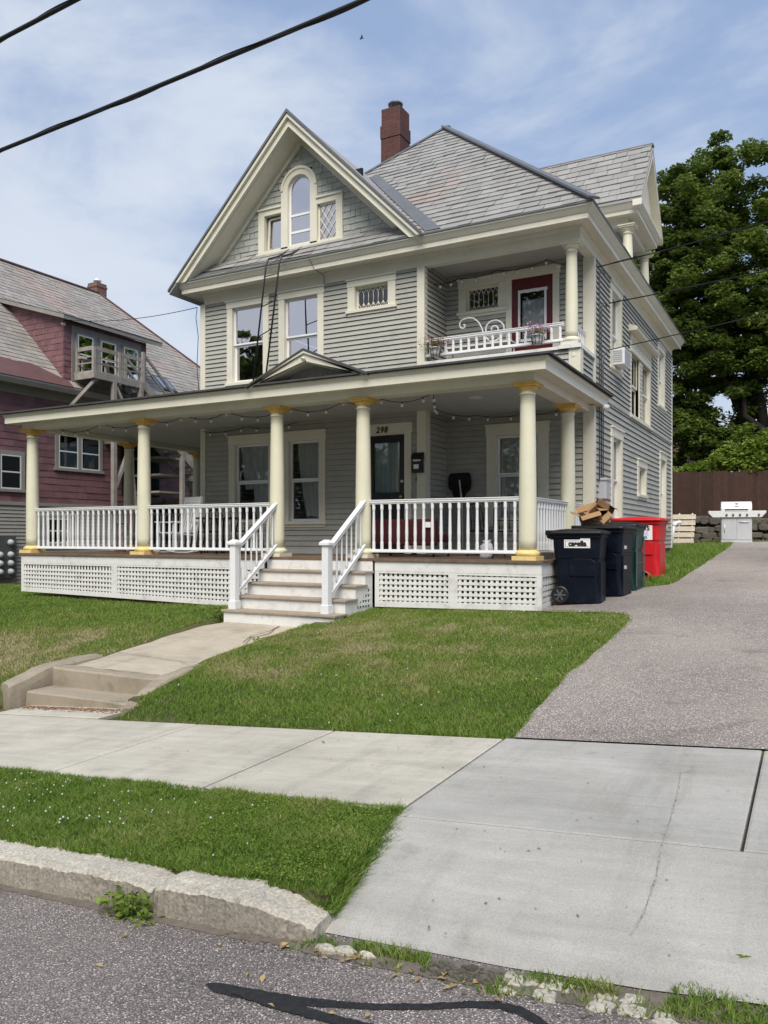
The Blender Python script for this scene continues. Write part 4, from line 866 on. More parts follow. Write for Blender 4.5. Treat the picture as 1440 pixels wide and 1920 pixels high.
# gable window group: round-headed window between two small ones
gwin = MB(); N = .03
zs, rO, rI, xc = 8.55, .43, .27, -9.015
for s_ in (-1, 1):
    gwin.fb(FGW, *(sorted((xc + s_ * rO, xc + s_ * rI))), -.08, .05, 7.36, zs)
k = 20
for i in range(k):
    t0, t1 = math.pi * i / k, math.pi * (i + 1) / k
    for (ra, rb, n1) in ((rI, rO, .05), (rO - .05, rO, .07)):
        pts = [(xc + ra * math.cos(t0), zs + ra * math.sin(t0)), (xc + rb * math.cos(t0), zs + rb * math.sin(t0)), (xc + rb * math.cos(t1), zs + rb * math.sin(t1)), (xc + ra * math.cos(t1), zs + ra * math.sin(t1))]
        gwin.prism(FGW, pts, -.08 if n1 == .05 else .04, n1)
for (a, b) in ((-10.02, xc - rO), (xc + rO, -8.0)):
    o_, i_ = (a, b) if a < -9.5 else (b, a); oi = o_ + (.15 if o_ < i_ else -.15)
    gwin.fb(FGW, *sorted((o_, oi)), -.08, .045, 7.36, 8.14); gwin.fb(FGW, min(o_, i_), max(o_, i_), -.08, .045, 8.14, 8.25); gwin.fb(FGW, min(o_, i_) - .015, max(o_, i_), -.02, .075, 8.25, 8.285)
gwin.fb(FGW, -10.05, -7.97, -.08, .07, 7.29, 7.38); gwin.fb(FGW, -10.0, -8.02, -.08, .05, 7.38, 7.42)
gw_ = part(gwin, 'window', 'cream_paint', label='round headed gable window between two small side lights')
mb = MB(); n0, n1 = -.05, -.02; a, b = xc - rI, xc + rI
mb.fb(FGW, a, a + .04, n0, n1, 7.42, zs); mb.fb(FGW, b - .04, b, n0, n1, 7.42, zs)
for z in (8.02, 7.68, 7.42): mb.fb(FGW, a + .04, b - .04, n0, n1 + .004, z, z + .045)
for i in range(k):
    t0, t1 = math.pi * i / k, math.pi * (i + 1) / k; ra, rb = rI - .04, rI + .01
    mb.prism(FGW, [(xc + ra * math.cos(t0), zs + ra * math.sin(t0)), (xc + rb * math.cos(t0), zs + rb * math.sin(t0)), (xc + rb * math.cos(t1), zs + rb * math.sin(t1)), (xc + ra * math.cos(t1), zs + ra * math.sin(t1))], n0, n1)
part(mb, 'sash', 'vinyl_white', gw_)
mb = MB(); mb.q([FGW.p(xc + rI * math.cos(t), -.035, zs + rI * math.sin(t)) for t in np.linspace(0, math.pi, 16)] + [FGW.p(a, -.035, 7.42), FGW.p(b, -.035, 7.42)])
mb.q([FGW.p(x, -.04, z) for x, z in ((-8.585, 7.42), (-8.15, 7.42), (-8.15, 8.14), (-8.585, 8.14))]); part(mb, 'pane', 'glass_coated', gw_)
mb = MB(); mb.q([FGW.p(x, -.10, z) for x, z in ((-9.86, 7.42), (-9.46, 7.42), (-9.42, 8.1), (-9.8, 8.1))]); part(mb, 'pane', 'glass_coated', gw_)
mb = MB()
for p, q in (((-9.83, 7.44), (-9.80, 8.08)), ((-9.80, 8.08), (-9.45, 8.09)), ((-9.83, 7.44), (-9.45, 7.44)), ((-9.47, 7.44), (-9.46, 8.09))): mb.bar(FGW.p(p[0], -.06, p[1]), FGW.p(q[0], -.06, q[1]), .035)
part(mb, 'sash', 'cream_paint', gw_, label='small casement standing ajar')
mb = MB(); A_, B_, C_, D_ = -8.585, -8.15, 7.42, 8.14; stp = (B_ - A_) / 3
for i in range(-9, 4):
    for sg in (1, -1):
        x0, x1 = A_ + stp * i, A_ + stp * i + (D_ - C_) / 1.5; y0, y1 = (C_, D_) if sg > 0 else (D_, C_); t0 = max(0, (A_ - x0) / (x1 - x0)); t1 = min(1, (B_ - x0) / (x1 - x0))
        if t1 - t0 > .02: mb.tube([FGW.p(x0 + (x1 - x0) * t0, -.03, y0 + (y1 - y0) * t0), FGW.p(x0 + (x1 - x0) * t1, -.03, y0 + (y1 - y0) * t1)], .008, 5)
mb.fb(FGW, A_ - .02, A_ + .03, -.05, -.02, C_, D_); mb.fb(FGW, B_ - .03, B_, -.05, -.02, C_, D_); mb.fb(FGW, A_, B_, -.05, -.02, D_ - .03, D_)
part(mb, 'leading', 'lead_came', gw_)
mb = MB(); mb.q([FGW.p(x, -.13, z) for x, z in ((a, 7.42), (b, 7.42), (b, 7.66), (a, 7.66))]); mk('lace', (.55, .56, .56), .9, .5, 16); part(mb, 'curtain', 'lace', gw_)
mb = MB(); mb.fb(FGW, -10.1, -7.9, -.6, -.55, 7.2, 8.95); part(mb, 'dark_backing', 'dark_void', gw_)  # near-black board stands for the darkness of the room behind

# ---- chimney
mb = MB(); cx_, cy_ = -9.62, 18.5
mb.box(cx_ - .28, cx_ + .28, cy_ - .28, cy_ + .28, 9.0, 11.95); mb.box(cx_ - .296, cx_ + .296, cy_ - .296, cy_ + .296, 11.95, 12.28); mb.box(cx_ - .27, cx_ + .27, cy_ - .27, cy_ + .27, 12.28, 12.72)
chim = part(mb, 'chimney', 'brick', uv=True)
mb = MB(); mb.lathe((cx_, cy_, 12.72), [(.10, 0), (.10, .16), (.19, .165), (.20, .20), (.16, .235), (.02, .25)], 18); mb.box(cx_ - .2, cx_ + .2, cy_ - .2, cy_ + .2, 12.72, 12.75); part(mb, 'chimney_cap', 'flashing', chim)

# ---- side gable over the third floor balcony
DY0, DY1, DX, DZ = 16.26, 18.68, -3.0, 8.28; DM = (DY0 + DY1) / 2; DP = 9.82
mb = MB(); FD = Fr((0, 0, 0), (0, 1, 0), (1, 0, 0))
mb.prism(FD, [(DY0 - .05, DZ + .02), (DM, DP), (DY1 + .05, DZ + .02), (DY1 + .05, DZ - .03), (DM, DP - .09), (DY0 - .05, DZ - .03)], -6.9, DX + .05)
dr = part(mb, 'dormer_roof', 'slate')
dl = math.hypot(DM - DY0, DP - DZ); cc, ss = (DM - DY0) / dl, (DP - DZ) / dl
FDS = Fr((0, DY0 - .05, DZ + .03), (1, 0, 0), (0, -ss, cc), (0, cc, ss)); mb = MB(); slates(mb, FDS, [(-7.5, 0), (DX + .04, 0), (DX + .04, dl + .05), (-7.5, dl + .05)], .21, .30, .022); part(mb, 'slate_courses', 'slate', dr)
mb = MB(); mb.bar((-6.8, DM, DP + .03), (DX + .06, DM, DP + .03), .16, .04); part(mb, 'ridge_cap', 'flashing', dr)
mb = MB(); mb.sweep([(-5.2, DY0 + .30), (DX - .30, DY0 + .30), (DX - .30, DY1 - .30), (-5.2, DY1 - .30)], [(-.22, 7.90), (.02, 7.90), (.02, 8.06), (.24, 8.055), (.24, 8.13), (.26, 8.14), (.33, 8.24), (.33, 8.285), (-.22, 8.30)])
mb.box(-5.0, DX - .32, DY0 + .3, DY1 - .3, 8.06, 8.10)
dc = part(mb, 'dormer_cornice', 'cream_paint')
mb = MB(); mb.prism(FD, [(DY0 + .05, DZ), (DM, DP - .12), (DY1 - .05, DZ)], DX - .30, DX - .12)
for s_ in (1, -1):
    ye = DM + s_ * (DM - DY0 + .06); mb.prism(FD, [(DM, DP - .02), (ye, DZ - .02), (ye, DZ - .13), (DM, DP - .24)] if s_ > 0 else [(DM, DP - .24), (ye, DZ - .13), (ye, DZ - .02), (DM, DP - .02)], DX - .13, DX + .045)
part(mb, 'dormer_gable', 'cream_paint')
mb = MB(); mb.fb(Fr((-4.75, 0, 0), (0, 1, 0), (1, 0, 0)), DY0 + .2, DY1 - .2, -.1, 0, 6.9, 8.06); mb.box(-5.6, -4.4, DY0 + .22, DY0 + .32, 6.9, 8.06); mb.box(-5.6, -4.4, DY1 - .32, DY1 - .22, 6.9, 8.06); part(mb, 'dormer_wall', 'grey_shingle')
mb = MB(); mb.fb(Fr((-4.75, 0, 0), (0, 1, 0), (1, 0, 0)), DM - .4, DM + .4, 0, .04, 6.95, 7.95); part(mb, 'dormer_door', 'dark_void')

# ---- columns
def column_parts(x, y, z0, z1, r, yellow=True, parent=house, cap='yellow_paint', basem='yellow_pale', label=None):
    h = z1 - z0; mb = MB(); k = []
    for i in range(15):
        t = i / 14; k.append((r * (1 - .17 * max(0, t - .25) ** 1.4 / .75 ** 1.4), .145 + t * (h - .145 - .17)))
    top = k[-1][1]; rt = k[-1][0]
    mb.lathe((x, y, z0), k + [(rt + .014, top + .004), (rt + .014, top + .022), (rt - .002, top + .026), (rt - .002, h - .10)], 26); col = mb.build('column', 'column_paint', parent, label=label)
    mb = MB(); mb.box(x - r * 1.42, x + r * 1.42, y - r * 1.42, y + r * 1.42, z0, z0 + .06); mb.lathe((x, y, z0 + .06), [(r * 1.18, 0)] + [(r * 1.16 + .03 * math.cos(a), .035 + .032 * math.sin(a)) for a in np.linspace(-1.4, 1.4, 8)] + [(r * 1.1, .075), (r * 1.02, .09)], 26); mb.build('column_base', basem, col)
    mb = MB(); mb.lathe((x, y, z1 - .115), [(rt, 0), (rt + .012, .008), (rt + .018, .02), (rt + .04, .045), (rt + .052, .062)], 26); q = rt + .062; mb.box(x - q, x + q, y - q, y + q, z1 - .053, z1 - .002); q += .02; mb.box(x - q, x + q, y - q, y + q, z1 - .024, z1 - .001); mb.build('column_capital', cap, col)
    return col
for x, bm_ in ((-14.3, 'yellow_pale'), (-11.15, 'yellow_pale'), (-8.06, 'column_paint'), (-6.36, 'column_paint'), (-3.62, 'yellow_pale')): column_parts(x, 11.11, 1.25, 3.805, .128, basem=bm_)
column_parts(-3.62, 13.25, 1.25, 3.805, .128, basem='column_paint'); column_parts(-14.3, 13.77, 1.25, 3.805, .128); column_parts(-14.3, 16.15, 1.25, 3.805, .128)
column_parts(-3.57, 13.31, 4.80, 6.55, .105, cap='column_paint', basem='cream_paint', label='slim cream column at the balcony corner')
column_parts(-3.30, 16.58, 6.9, 7.9, .105, cap='column_paint', basem='cream_paint'); column_parts(-3.30, 18.40, 6.9, 7.9, .105, cap='column_paint', basem='cream_paint')

# ---- porch: deck, lattice skirt, ceiling, beam, cornice, roof
DYF, DXR, DXL, DYB = 10.93, -3.36, -14.42, 16.4
mb = MB(); mb.box(DXL - .03, DXR + .03, DYF - .03, 13.19, 1.21, 1.25); mb.box(DXL - .03, XL - .01, 13.19, DYB, 1.21, 1.25); mb.box(-6.2, DXR + .03, 13.19, 14.17, 1.21, 1.25)
for x in np.arange(DXL, DXR, .11): mb.box(x, x + .006, DYF - .032, DYF - .025, 1.212, 1.252)
part(mb, 'porch_deck', 'deck_wood')
mb = MB(); mb.sweep([(DXL, DYB), (DXL, DYF), (-8.2, DYF)], [(-.03, 1.05), (.0, 1.05), (.0, 1.208), (-.03, 1.208)]); mb.sweep([(-6.05, DYF), (DXR, DYF), (DXR, 14.2)], [(-.03, 1.05), (.0, 1.05), (.0, 1.208), (-.03, 1.208)]); part(mb, 'deck_fascia', 'stair_white')
def lattice(F, u0, u1, b0, b1, top=1.048, fr=.075, name='lattice_panel', n0=-.03, end=True):
    """square grid lattice between frame boards; bottom edge runs from b0 to b1"""
    zb = lambda u: b0 + (b1 - b0) * (u - u0) / (u1 - u0); mb = MB()
    pr = lambda a, b, fa, fb_, n0_, n1_: mb.prism(F, [(a, fa(a)), (b, fa(b)), (b, fb_(b)), (a, fb_(a))], n0_, n1_)
    T = lambda u: top
    pr(u0, u1, zb, lambda u: zb(u) + .085, n0, n0 + .028); pr(u0, u1, lambda u: top - .03, T, n0, n0 + .028)
    pr(u0, u0 + fr, lambda u: zb(u) + .085, lambda u: top - .03, n0, n0 + .028); pr(u1 - fr, u1, lambda u: zb(u) + .085, lambda u: top - .03, n0, n0 + .028)
    p = .0835; a = u0 + fr + .012
    while a < u1 - fr - .02: pr(a, min(a + .044, u1 - fr), lambda u: zb(u) + .05, lambda u: top - .02, n0 + .004, n0 + .011); a += p
    k = 0
    while True:
        o = .105 + k * .0835
        if b0 + o + .04 > top - .03: break
        sl_ = lambda u, o=o: b0 + o + (b1 - b0) * (u - u0) / (u1 - u0) * (1 - (o / (top - b0)))
        pr(u0 + fr * .8, u1 - fr * .8, sl_, lambda u: sl_(u) + .044, n0 + .012, n0 + .019); k += 1
    return part(mb, name, 'stair_white')
FD_ = Fr((0, DYF, 0), (1, 0, 0), (0, -1, 0))
lattice(FD_, DXL, -11.75, .46, .42); lattice(FD_, -11.75, -8.72, .42, .37); lattice(FD_, -8.69, -8.15, .345, .34); lattice(FD_, -6.05, -4.72, .49, .515); lattice(FD_, -4.72, DXR, .515, .54)
FDR = Fr((DXR, 0, 0), (0, 1, 0), (1, 0, 0)); lattice(FDR, DYF + .0, 13.0, .54, .62); lattice(Fr((DXL, 0, 0), (0, -1, 0), (-1, 0, 0)), -DYB, -DYF, .45, .45)
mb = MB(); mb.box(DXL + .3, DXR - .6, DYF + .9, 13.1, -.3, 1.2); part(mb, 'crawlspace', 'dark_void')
# ceiling, beam, soffit
mb = MB(); mb.box(-14.2, -3.5, 11.25, 13.19, 3.895, 3.92); mb.box(-14.2, XL - .01, 13.19, DYB + .1, 3.895, 3.92); mb.box(-6.24, -3.5, 13.19, 14.17, 3.895, 3.92); part(mb, 'porch_ceiling', 'ceiling_paint')
PB = [(-14.3, DYB + .05), (-14.3, 11.11), (-3.62, 11.11), (-3.62, 14.18)]
mb = MB(); mb.sweep(PB, [(-.14, 3.805), (.14, 3.805), (.14, 3.95), (-.14, 3.95)]); mb.sweep(PB, [(-.17, 3.87), (-.141, 3.87), (-.141, 3.894), (-.17, 3.894)])
part(mb, 'porch_beam', 'cream_paint')
PE = PB[:3] + [(-3.62, 14.55)]
mb = MB(); mb.sweep(PE, [(.14, 3.935), (.345, 3.93), (.345, 3.915), (.375, 3.915), (.375, 4.035), (.39, 4.045), (.41, 4.09), (.41, 4.115), (.14, 4.12)]); part(mb, 'porch_cornice', 'cream_paint')
# porch roof (low slope, hipped at the corners)
e = .45; y0, x0, x1 = 11.11 - e, -14.3 - e, -3.62 + e; zE = 4.12
mb = MB(); zr = lambda d: zE + .02 + .145 * d
def rq(pts): mb.q(pts); mb.q([(p[0], p[1], p[2] - .03) for p in pts][::-1])
rq([(x0, y0, zE), (-4.3, y0, zE), (-4.3, 13.2, zr(2.5)), (XL, 13.2, zr(2.5))]); rq([(-4.3, y0, zE), (x1, y0, zE), (-4.3, 13.2, zr(2.5))]); rq([(x1, y0, zE), (XR, 13.2, zE + .05), (-4.3, 13.2, zr(2.5))])
rq([(x0, y0, zE), (XL, 13.2, zr(2.5)), (XL, DYB + .2, zr(2.5)), (x0, DYB + .2, zE)])
rq([(x1, y0, zE), (x1, 14.6, zE), (XR, 14.6, zE + .04), (XR, 13.2, zE + .05)])
mb.sweep([(x0, DYB + .2), (x0, y0), (x1, y0), (x1, 14.6)], [(-.06, zE - .01), (.015, zE - .012), (.015, zE + .018), (-.06, zE + .022)])
proof = part(mb, 'porch_roof', 'asphalt_roofing')
# little gable above the steps
gx, gz, ghw, gy = -7.2, 4.62, 1.11, 10.68
z2 = lambda x: gz - abs(x - gx) * ((gz - 4.14) / ghw)
mb = MB(); mb.prism(FG, [(gx - ghw - .06, z2(gx - ghw - .06)), (gx, gz), (gx + ghw + .06, z2(gx + ghw + .06)), (gx + ghw + .06, z2(gx + ghw + .06) - .035), (gx, gz - .035), (gx - ghw - .06, z2(gx - ghw - .06) - .035)], gy - .06, 13.1); pg = part(mb, 'porch_gable', 'asphalt_roofing')
mb = MB()
for s_ in (1, -1):
    xe = gx + s_ * (ghw + .02)
    for a, b, ya, yb_ in ((.035, .075, gy - .05, gy + .03), (.075, .20, gy - .015, gy + .03)):
        xf = xe if b < .1 else gx + s_ * (ghw - .02)
        mb.prism(FG, [(gx, gz - a), (xf, z2(xf) - a), (xf, max(z2(xf) - b, 4.11)), (gx, gz - b)], ya, yb_)
    mb.prism(FG, [(gx, gz - .19), (gx + s_ * .92, z2(gx + s_ * .92) - .05), (gx + s_ * .92, z2(gx + s_ * .92) - .09), (gx, gz - .22)], gy + .03, gy + .32)
part(mb, 'bargeboard', 'cream_paint', pg)
mb = MB(); FT = Fr((0, gy + .3, 0), (1, 0, 0), (0, -1, 0)); mb.prism(FT, [(gx - .85, 4.13), (gx + .85, 4.13), (gx, gz - .2)], -.03, 0)
for x in np.arange(gx - .7, gx + .7, .085): mb.fb(FT, x, x + .008, 0, .006, 4.13, max(4.14, z2(x) - .2))
part(mb, 'panelling', 'grey_paint', pg)
mb = MB(); mb.tube([(gx + .02, gy - .02, gz - .2), (gx + .02, gy - .07, gz - .17), (gx + .03, gy - .10, gz - .2)], [.018, .03, .034], 10); part(mb, 'spotlight', 'steel', pg)
mb = MB(); mb.lathe((-4.9, 12.3, 3.885), [(.11, 0), (.11, .012)], 20); part(mb, 'ceiling_light', 'white_paint')

# ---- railings
BAL = {}
def railing(u0, u1, F, zb, zt_, mat='white_paint', pitch=.147, bw=.048, low=.09, parent=house, posts=()):
    r = thing_part('railing', parent)
    mb = MB(); mb.fb(F, u0, u1, -.035, .035, zt_ - .045, zt_); mb.fb(F, u0, u1, -.024, .024, zt_ - .065, zt_ - .045); mb.fb(F, u0, u1, -.044, .044, zt_ - .012, zt_ + .004); mb.build('top_rail', mat, r, bevel=.004)
    mb = MB(); mb.fb(F, u0, u1, -.025, .025, zb, zb + .055); mb.fb(F, u0, u1, -.038, .038, zb + .005, zb + .03); mb.build('bottom_rail', mat, r, bevel=.004)
    n = max(2, int(round((u1 - u0) / pitch))); st = (u1 - u0) / n; h = zt_ - .065 - (zb + .055); first = None; key = (round(h, 3), bw, mat)
    for i in range(n):
        p = F.p(u0 + st * (i + .5), 0, zb + .055)
        if key not in BAL:
            mb = MB(); b = bw / 2
            prof = [(b, 0), (b, .10), (b * .82, .13), (b * .9, h * .25), (b, h * .35), (b * .72, h * .92 - .05), (b, h - .08), (b, h)]
            ring = lambda rr, z: [(rr * math.cos(a), rr * math.sin(a), z) for a in np.linspace(.3927, .3927 + 2 * math.pi, 9)[:-1]]
            mb.loft([ring(q * 1.08, z) for q, z in prof], True, False); o = mb.build('baluster', mat, r, world=False); BAL[key] = o.data
        else:
            o = bpy.data.objects.new('baluster', BAL[key]); COL.objects.link(o); o.parent = r
        o.location = p - ORIG[r.name]
    return r
def thing_part(name, parent):
    o = bpy.data.objects.new(name, None); COL.objects.link(o); o.parent = parent; o.empty_display_size = .1; ORIG[o.name] = ORIG[parent.name].copy(); return o
FPR = Fr((0, 11.11, 0), (1, 0, 0), (0, -1, 0))
railing(-14.18, -11.27, FPR, 1.335, 2.17); railing(-11.03, -8.18, FPR, 1.335, 2.17); railing(-6.24, -3.74, FPR, 1.335, 2.17)
FRS = Fr((-3.62, 0, 0), (0, 1, 0), (1, 0, 0)); railing(11.24, 13.13, FRS, 1.335, 2.17); railing(13.37, 14.16, FRS, 1.335, 2.17)
FLS = Fr((-14.3, 0, 0), (0, 1, 0), (1, 0, 0)); railing(11.24, 13.65, FLS, 1.335, 2.17); railing(13.89, 16.03, FLS, 1.335, 2.17)
FBR = Fr((0, 13.27, 0), (1, 0, 0), (0, -1, 0)); railing(-6.25, -3.68, FBR, 4.885, 5.21, pitch=.155, bw=.048)
railing(13.42, 14.12, Fr((-3.57, 0, 0), (0, 1, 0), (1, 0, 0)), 4.885, 5.21, pitch=.12, bw=.045)

# ---- wooden stairs
st = thing_part('stairs', house); tz = [.45, .65, .85, 1.05]; ty = [9.78, 10.08, 10.38, 10.68]; SX0, SX1 = -8.12, -6.08
for i in range(4):
    mb = MB(); y1_ = (ty[i + 1] + .03) if i < 3 else DYF - .02; mb.box(SX0 - .03, SX1 + .03, ty[i] - .035, ty[i] + .13, tz[i] - .032, tz[i]); mb.box(SX0 - .03, SX1 + .03, ty[i] + .138, y1_, tz[i] - .032, tz[i] - .001); mb.build('tread', 'tread_wood', st, bevel=.004)
for i in range(5):
    y = (ty + [DYF - .02])[i]; zlo = ([.15] + tz)[i]; zhi = (tz + [1.208])[i]; mb = MB(); mb.box(SX0, SX1, y, y + .02, zlo, zhi - .033 if i < 4 else zhi); mb.build('riser', 'stair_white', st)
for x in (SX0, SX1 - .022):
    mb = MB(); pts = [(ty[0] + .021, .17)]
    for i in range(4): pts += [(ty[i] + .021, tz[i] - .034), ((ty + [DYF - .022])[i + 1] + (.021 if i < 3 else 0), tz[i] - .034)]
    pts += [(DYF - .022, .42), (DYF - .45, .26)]
    mb.prism(Fr((x, 0, 0), (0, 1, 0), (1, 0, 0)), pts, 0, .022); mb.build('stringer', 'stair_white', st)
mb = MB(); FX = Fr((SX1, 0, 0), (0, 1, 0), (1, 0, 0)); mb.prism(FX, [(10.42, .50), (10.84, .50), (10.84, .86)], .001, .003); mb.build('lattice_shade', 'dark_void', st)  # dark triangle on the solid stringer stands for shade behind the lattice
mb = MB()
for k in range(5): y = 10.46 + .083 * k; mb.prism(FX, [(y, .5), (y + .042, .5), (y + .042, .5 + .857 * (y + .042 - 10.42)), (y, .5 + .857 * (y - 10.42))], .004, .009)
for k in range(4): z = .53 + .083 * k; mb.fb(FX, 10.42 + (z - .5) / .857, 10.84, .010, .014, z, z + .042)
mb.build('lattice_panel', 'stair_white', st)
for x in (-8.02, -6.30):
    r = thing_part('stair_railing', house); y = 9.92
    mb = MB(); mb.box(x - .055, x + .055, y - .055, y + .055, .45, 1.46); mb.box(x - .07, x + .07, y - .07, y + .07, .45, .58); newel = mb.build('newel_post', 'vinyl_white', r, bevel=.005)
    mb = MB(); mb.loft([[(x + sx * q, y + sy * q, z) for sx, sy in ((-1, -1), (1, -1), (1, 1), (-1, 1))] for q, z in ((.06, 1.455), (.085, 1.465), (.085, 1.50), (.07, 1.515), (.03, 1.545))]); mb.build('post_cap', 'vinyl_white', r, bevel=.003)
    a1, b1 = Vector((x, y + .05, 1.40)), Vector((x, 11.02, 2.13)); a2, b2 = Vector((x, y + .05, .70)), Vector((x, 11.02, 1.43))
    mb = MB(); mb.bar(a1, b1, .07, .06); mb.bar(a1 + Vector((0, 0, .03)), b1 + Vector((0, 0, .03)), .088, .018); mb.build('top_rail', 'vinyl_white', r, bevel=.004)
    mb = MB(); mb.bar(a2, b2, .06, .06); mb.bar(a2 + Vector((0, 0, .03)), b2 + Vector((0, 0, .03)), .078, .018); mb.build('bottom_rail', 'vinyl_white', r, bevel=.004)
    for i in range(7):
        t = (i + .6) / 7.3; p = a2.lerp(b2, t); q = a1.lerp(b1, t); mb = MB(); mb.tube([p + Vector((0, 0, .03)), p.lerp(q, .15), p.lerp(q, .3), p.lerp(q, .85), q - Vector((0, 0, .025))], [.017, .018, .015, .012, .016], 8); mb.build('baluster', 'vinyl_white', r)

# ---- balcony: floor, sill board, pedestal, red door
mb = MB(); mb.box(-6.25, XR - .02, 13.19, 14.18, 4.70, 4.76); part(mb, 'balcony_floor', 'deck_wood')
mb = MB(); mb.fb(FW, -6.25, XR - .16, -.03, .06, 4.735, 4.785); mb.fb(FS, 13.14, 14.16, -.06, .05, 4.735, 4.80); mb.box(-3.57 - .17, -3.57 + .19, 13.31 - .19, 13.31 + .17, 4.735, 4.80); part(mb, 'balcony_sill', 'stair_white')
mb = MB(); mb.tube([FW.p(-3.50, .03, 4.62), FW.p(-3.50, .045, 4.62)], [.05, .03], 14); part(mb, 'rosette', 'cream_paint')
mb = MB(); mb.fb(FR, -5.03, -4.92, 0, .039, 4.77, 6.37); mb.fb(FR, -4.14, -4.02, 0, .039, 4.77, 6.37); mb.fb(FR, -5.05, -4.00, 0, .045, 6.37, 6.53); part(mb, 'door_frame', 'cream_paint')
mb = MB(); a, b, c, d = -4.92, -4.14, 4.78, 6.37; ga, gb, gc, gd = -4.77, -4.29, 5.22, 6.12
mb.fb(FR, a, ga, -.05, .012, c, d); mb.fb(FR, gb, b, -.05, .012, c, d); mb.fb(FR, ga, gb, -.05, .012, gd, d); mb.fb(FR, ga, gb, -.05, .012, c, gc); bd = part(mb, 'door', 'red_door', label='dark red balcony door with a scalloped white pane surround')
mb = MB(); s_ = .035
for u in np.linspace(ga - .02, gb - .02, 8): mb.fb(FR, u, u + (gb - ga) / 7.2, .013, .02, gd - .02 - .012 * abs(math.sin(u * 30)), gd + .03)
mb.fb(FR, ga - .03, ga + .012, .0125, .021, gc - .03, gd + .03); mb.fb(FR, gb - .012, gb + .03, .0125, .021, gc - .03, gd + .03); mb.fb(FR, ga, gb, .0125, .021, gc - .03, gc + .02); part(mb, 'pane_surround', 'white_paint', bd)
mb = MB(); mb.q([FR.p(ga, -.02, gc), FR.p(gb, -.02, gc), FR.p(gb, -.02, gd), FR.p(ga, -.02, gd)]); part(mb, 'pane', 'glass', bd)
mb = MB(); k = 24
for j in range(2):
    for i in range(k + 1): t = i / k; mb.v.append(tuple(FR.p(ga + (gb - ga) * (.05 + .95 * t), -.07 + .012 * math.sin(t * 26), gc if j == 0 else gd - .14)))
for i in range(k): mb.f.append([i, i + 1, i + k + 2, i + k + 1]); mb.sm.append(True)
part(mb, 'curtain', 'curtain', bd)
# meter box and conduits on the side wall
mb = MB(); mb.fb(FS, 14.50, 14.84, .0, .16, 2.27, 2.62); mb.fb(FS, 14.48, 14.86, .0, .175, 2.60, 2.65); mbx = part(mb, 'electric_meter', 'meter_grey', bevel=.012)
mb = MB()
for y, z1_, r in ((14.60, 5.85, .012), (14.74, 4.95, .010), (14.45, 6.4, .009)):
    mb.tube([FS.p(y, .05, 2.6), FS.p(y, .05, z1_ - .15), FS.p(y + .02, .06, z1_ - .03), FS.p(y + .09, .09, z1_ + .02), FS.p(y + .16, .11, z1_ - .05)], r, 8)
mb.tube([FS.p(14.55, .05, 1.0), FS.p(14.55, .05, 2.3)], .025, 8); mb.tube([FS.p(14.68, .04, 1.0), FS.p(14.68, .04, 2.3)], .012, 8)
part(mb, 'conduit', 'panel_grey')
mb = MB(); mb.tube([FS.p(14.3, .12, 3.93), FS.p(14.3, .16, 3.90), FS.p(14.4, .20, 3.90)], [.02, .05, .055], 12); mb.tube([FS.p(14.55, .06, 3.92), FS.p(14.62, .16, 3.90)], [.03, .05], 10); part(mb, 'spotlight', 'vinyl_white')

# =================================================================== THINGS ON AND AROUND THE HOUSE
# escape ladder from the gable window to the porch roof
t = thing('ladder', 'thin black metal escape ladder leaning from the gable window to the porch roof', 'ladder', (-9.2, 12.3, 4.5))
for x in (-9.36, -9.04):
    mb = MB(); xb = x - .02; mb.tube([(x + .12, 13.13, 7.34), (x + .06, 12.85, 7.13), (x, 12.62, 7.02), (x - .03, 12.58, 6.9), (xb - .12, 12.30, 4.50 if x < -9.2 else 4.70)], .017, 8); mb.build('rail', 'black_metal', t)
for k in range(7):
    f = .1 + k * .125; p = [Vector((x - .03 - .11 * f, 12.58 - .28 * f, 6.9 - (2.4 if x < -9.2 else 2.2) * f)) for x in (-9.36, -9.04)]
    if k in (0, 2, 4): mb = MB(); mb.tube(p, .010, 6); mb.build('rung', 'black_metal', t)
# mailbox
t = thing('mailbox', 'black wall mailbox with a pale notice on the cream pilaster beside the front door', 'mailbox', (-6.36, 13.15, 2.76))
mb = MB(); F = Fr((-6.36, 13.17, 2.76), (1, 0, 0), (0, -1, 0)); mb.fb(F, -.10, .10, 0, .10, 0, .24); mb.build('body', 'black_metal', t, bevel=.006)
mb = MB(); mb.prism(Fr((-6.47, 13.17, 2.76), (0, -1, 0), (1, 0, 0)), [(0, .25), (.12, .25), (.12, .27), (.06, .36), (0, .38)], 0, .22); mb.build('lid', 'black_metal', t, bevel=.006)
mb = MB(); mb.fb(F, -.07, .08, .101, .106, .21, .235); mb.fb(F, -.06, .04, .101, .104, .07, .15); mb.build('notice', 'label_white', t)
text_mesh('unit_letters', 'B7', .12, 'label_black', FW, -6.36, 2.61, .03, house, bold=.003, space=1.3)
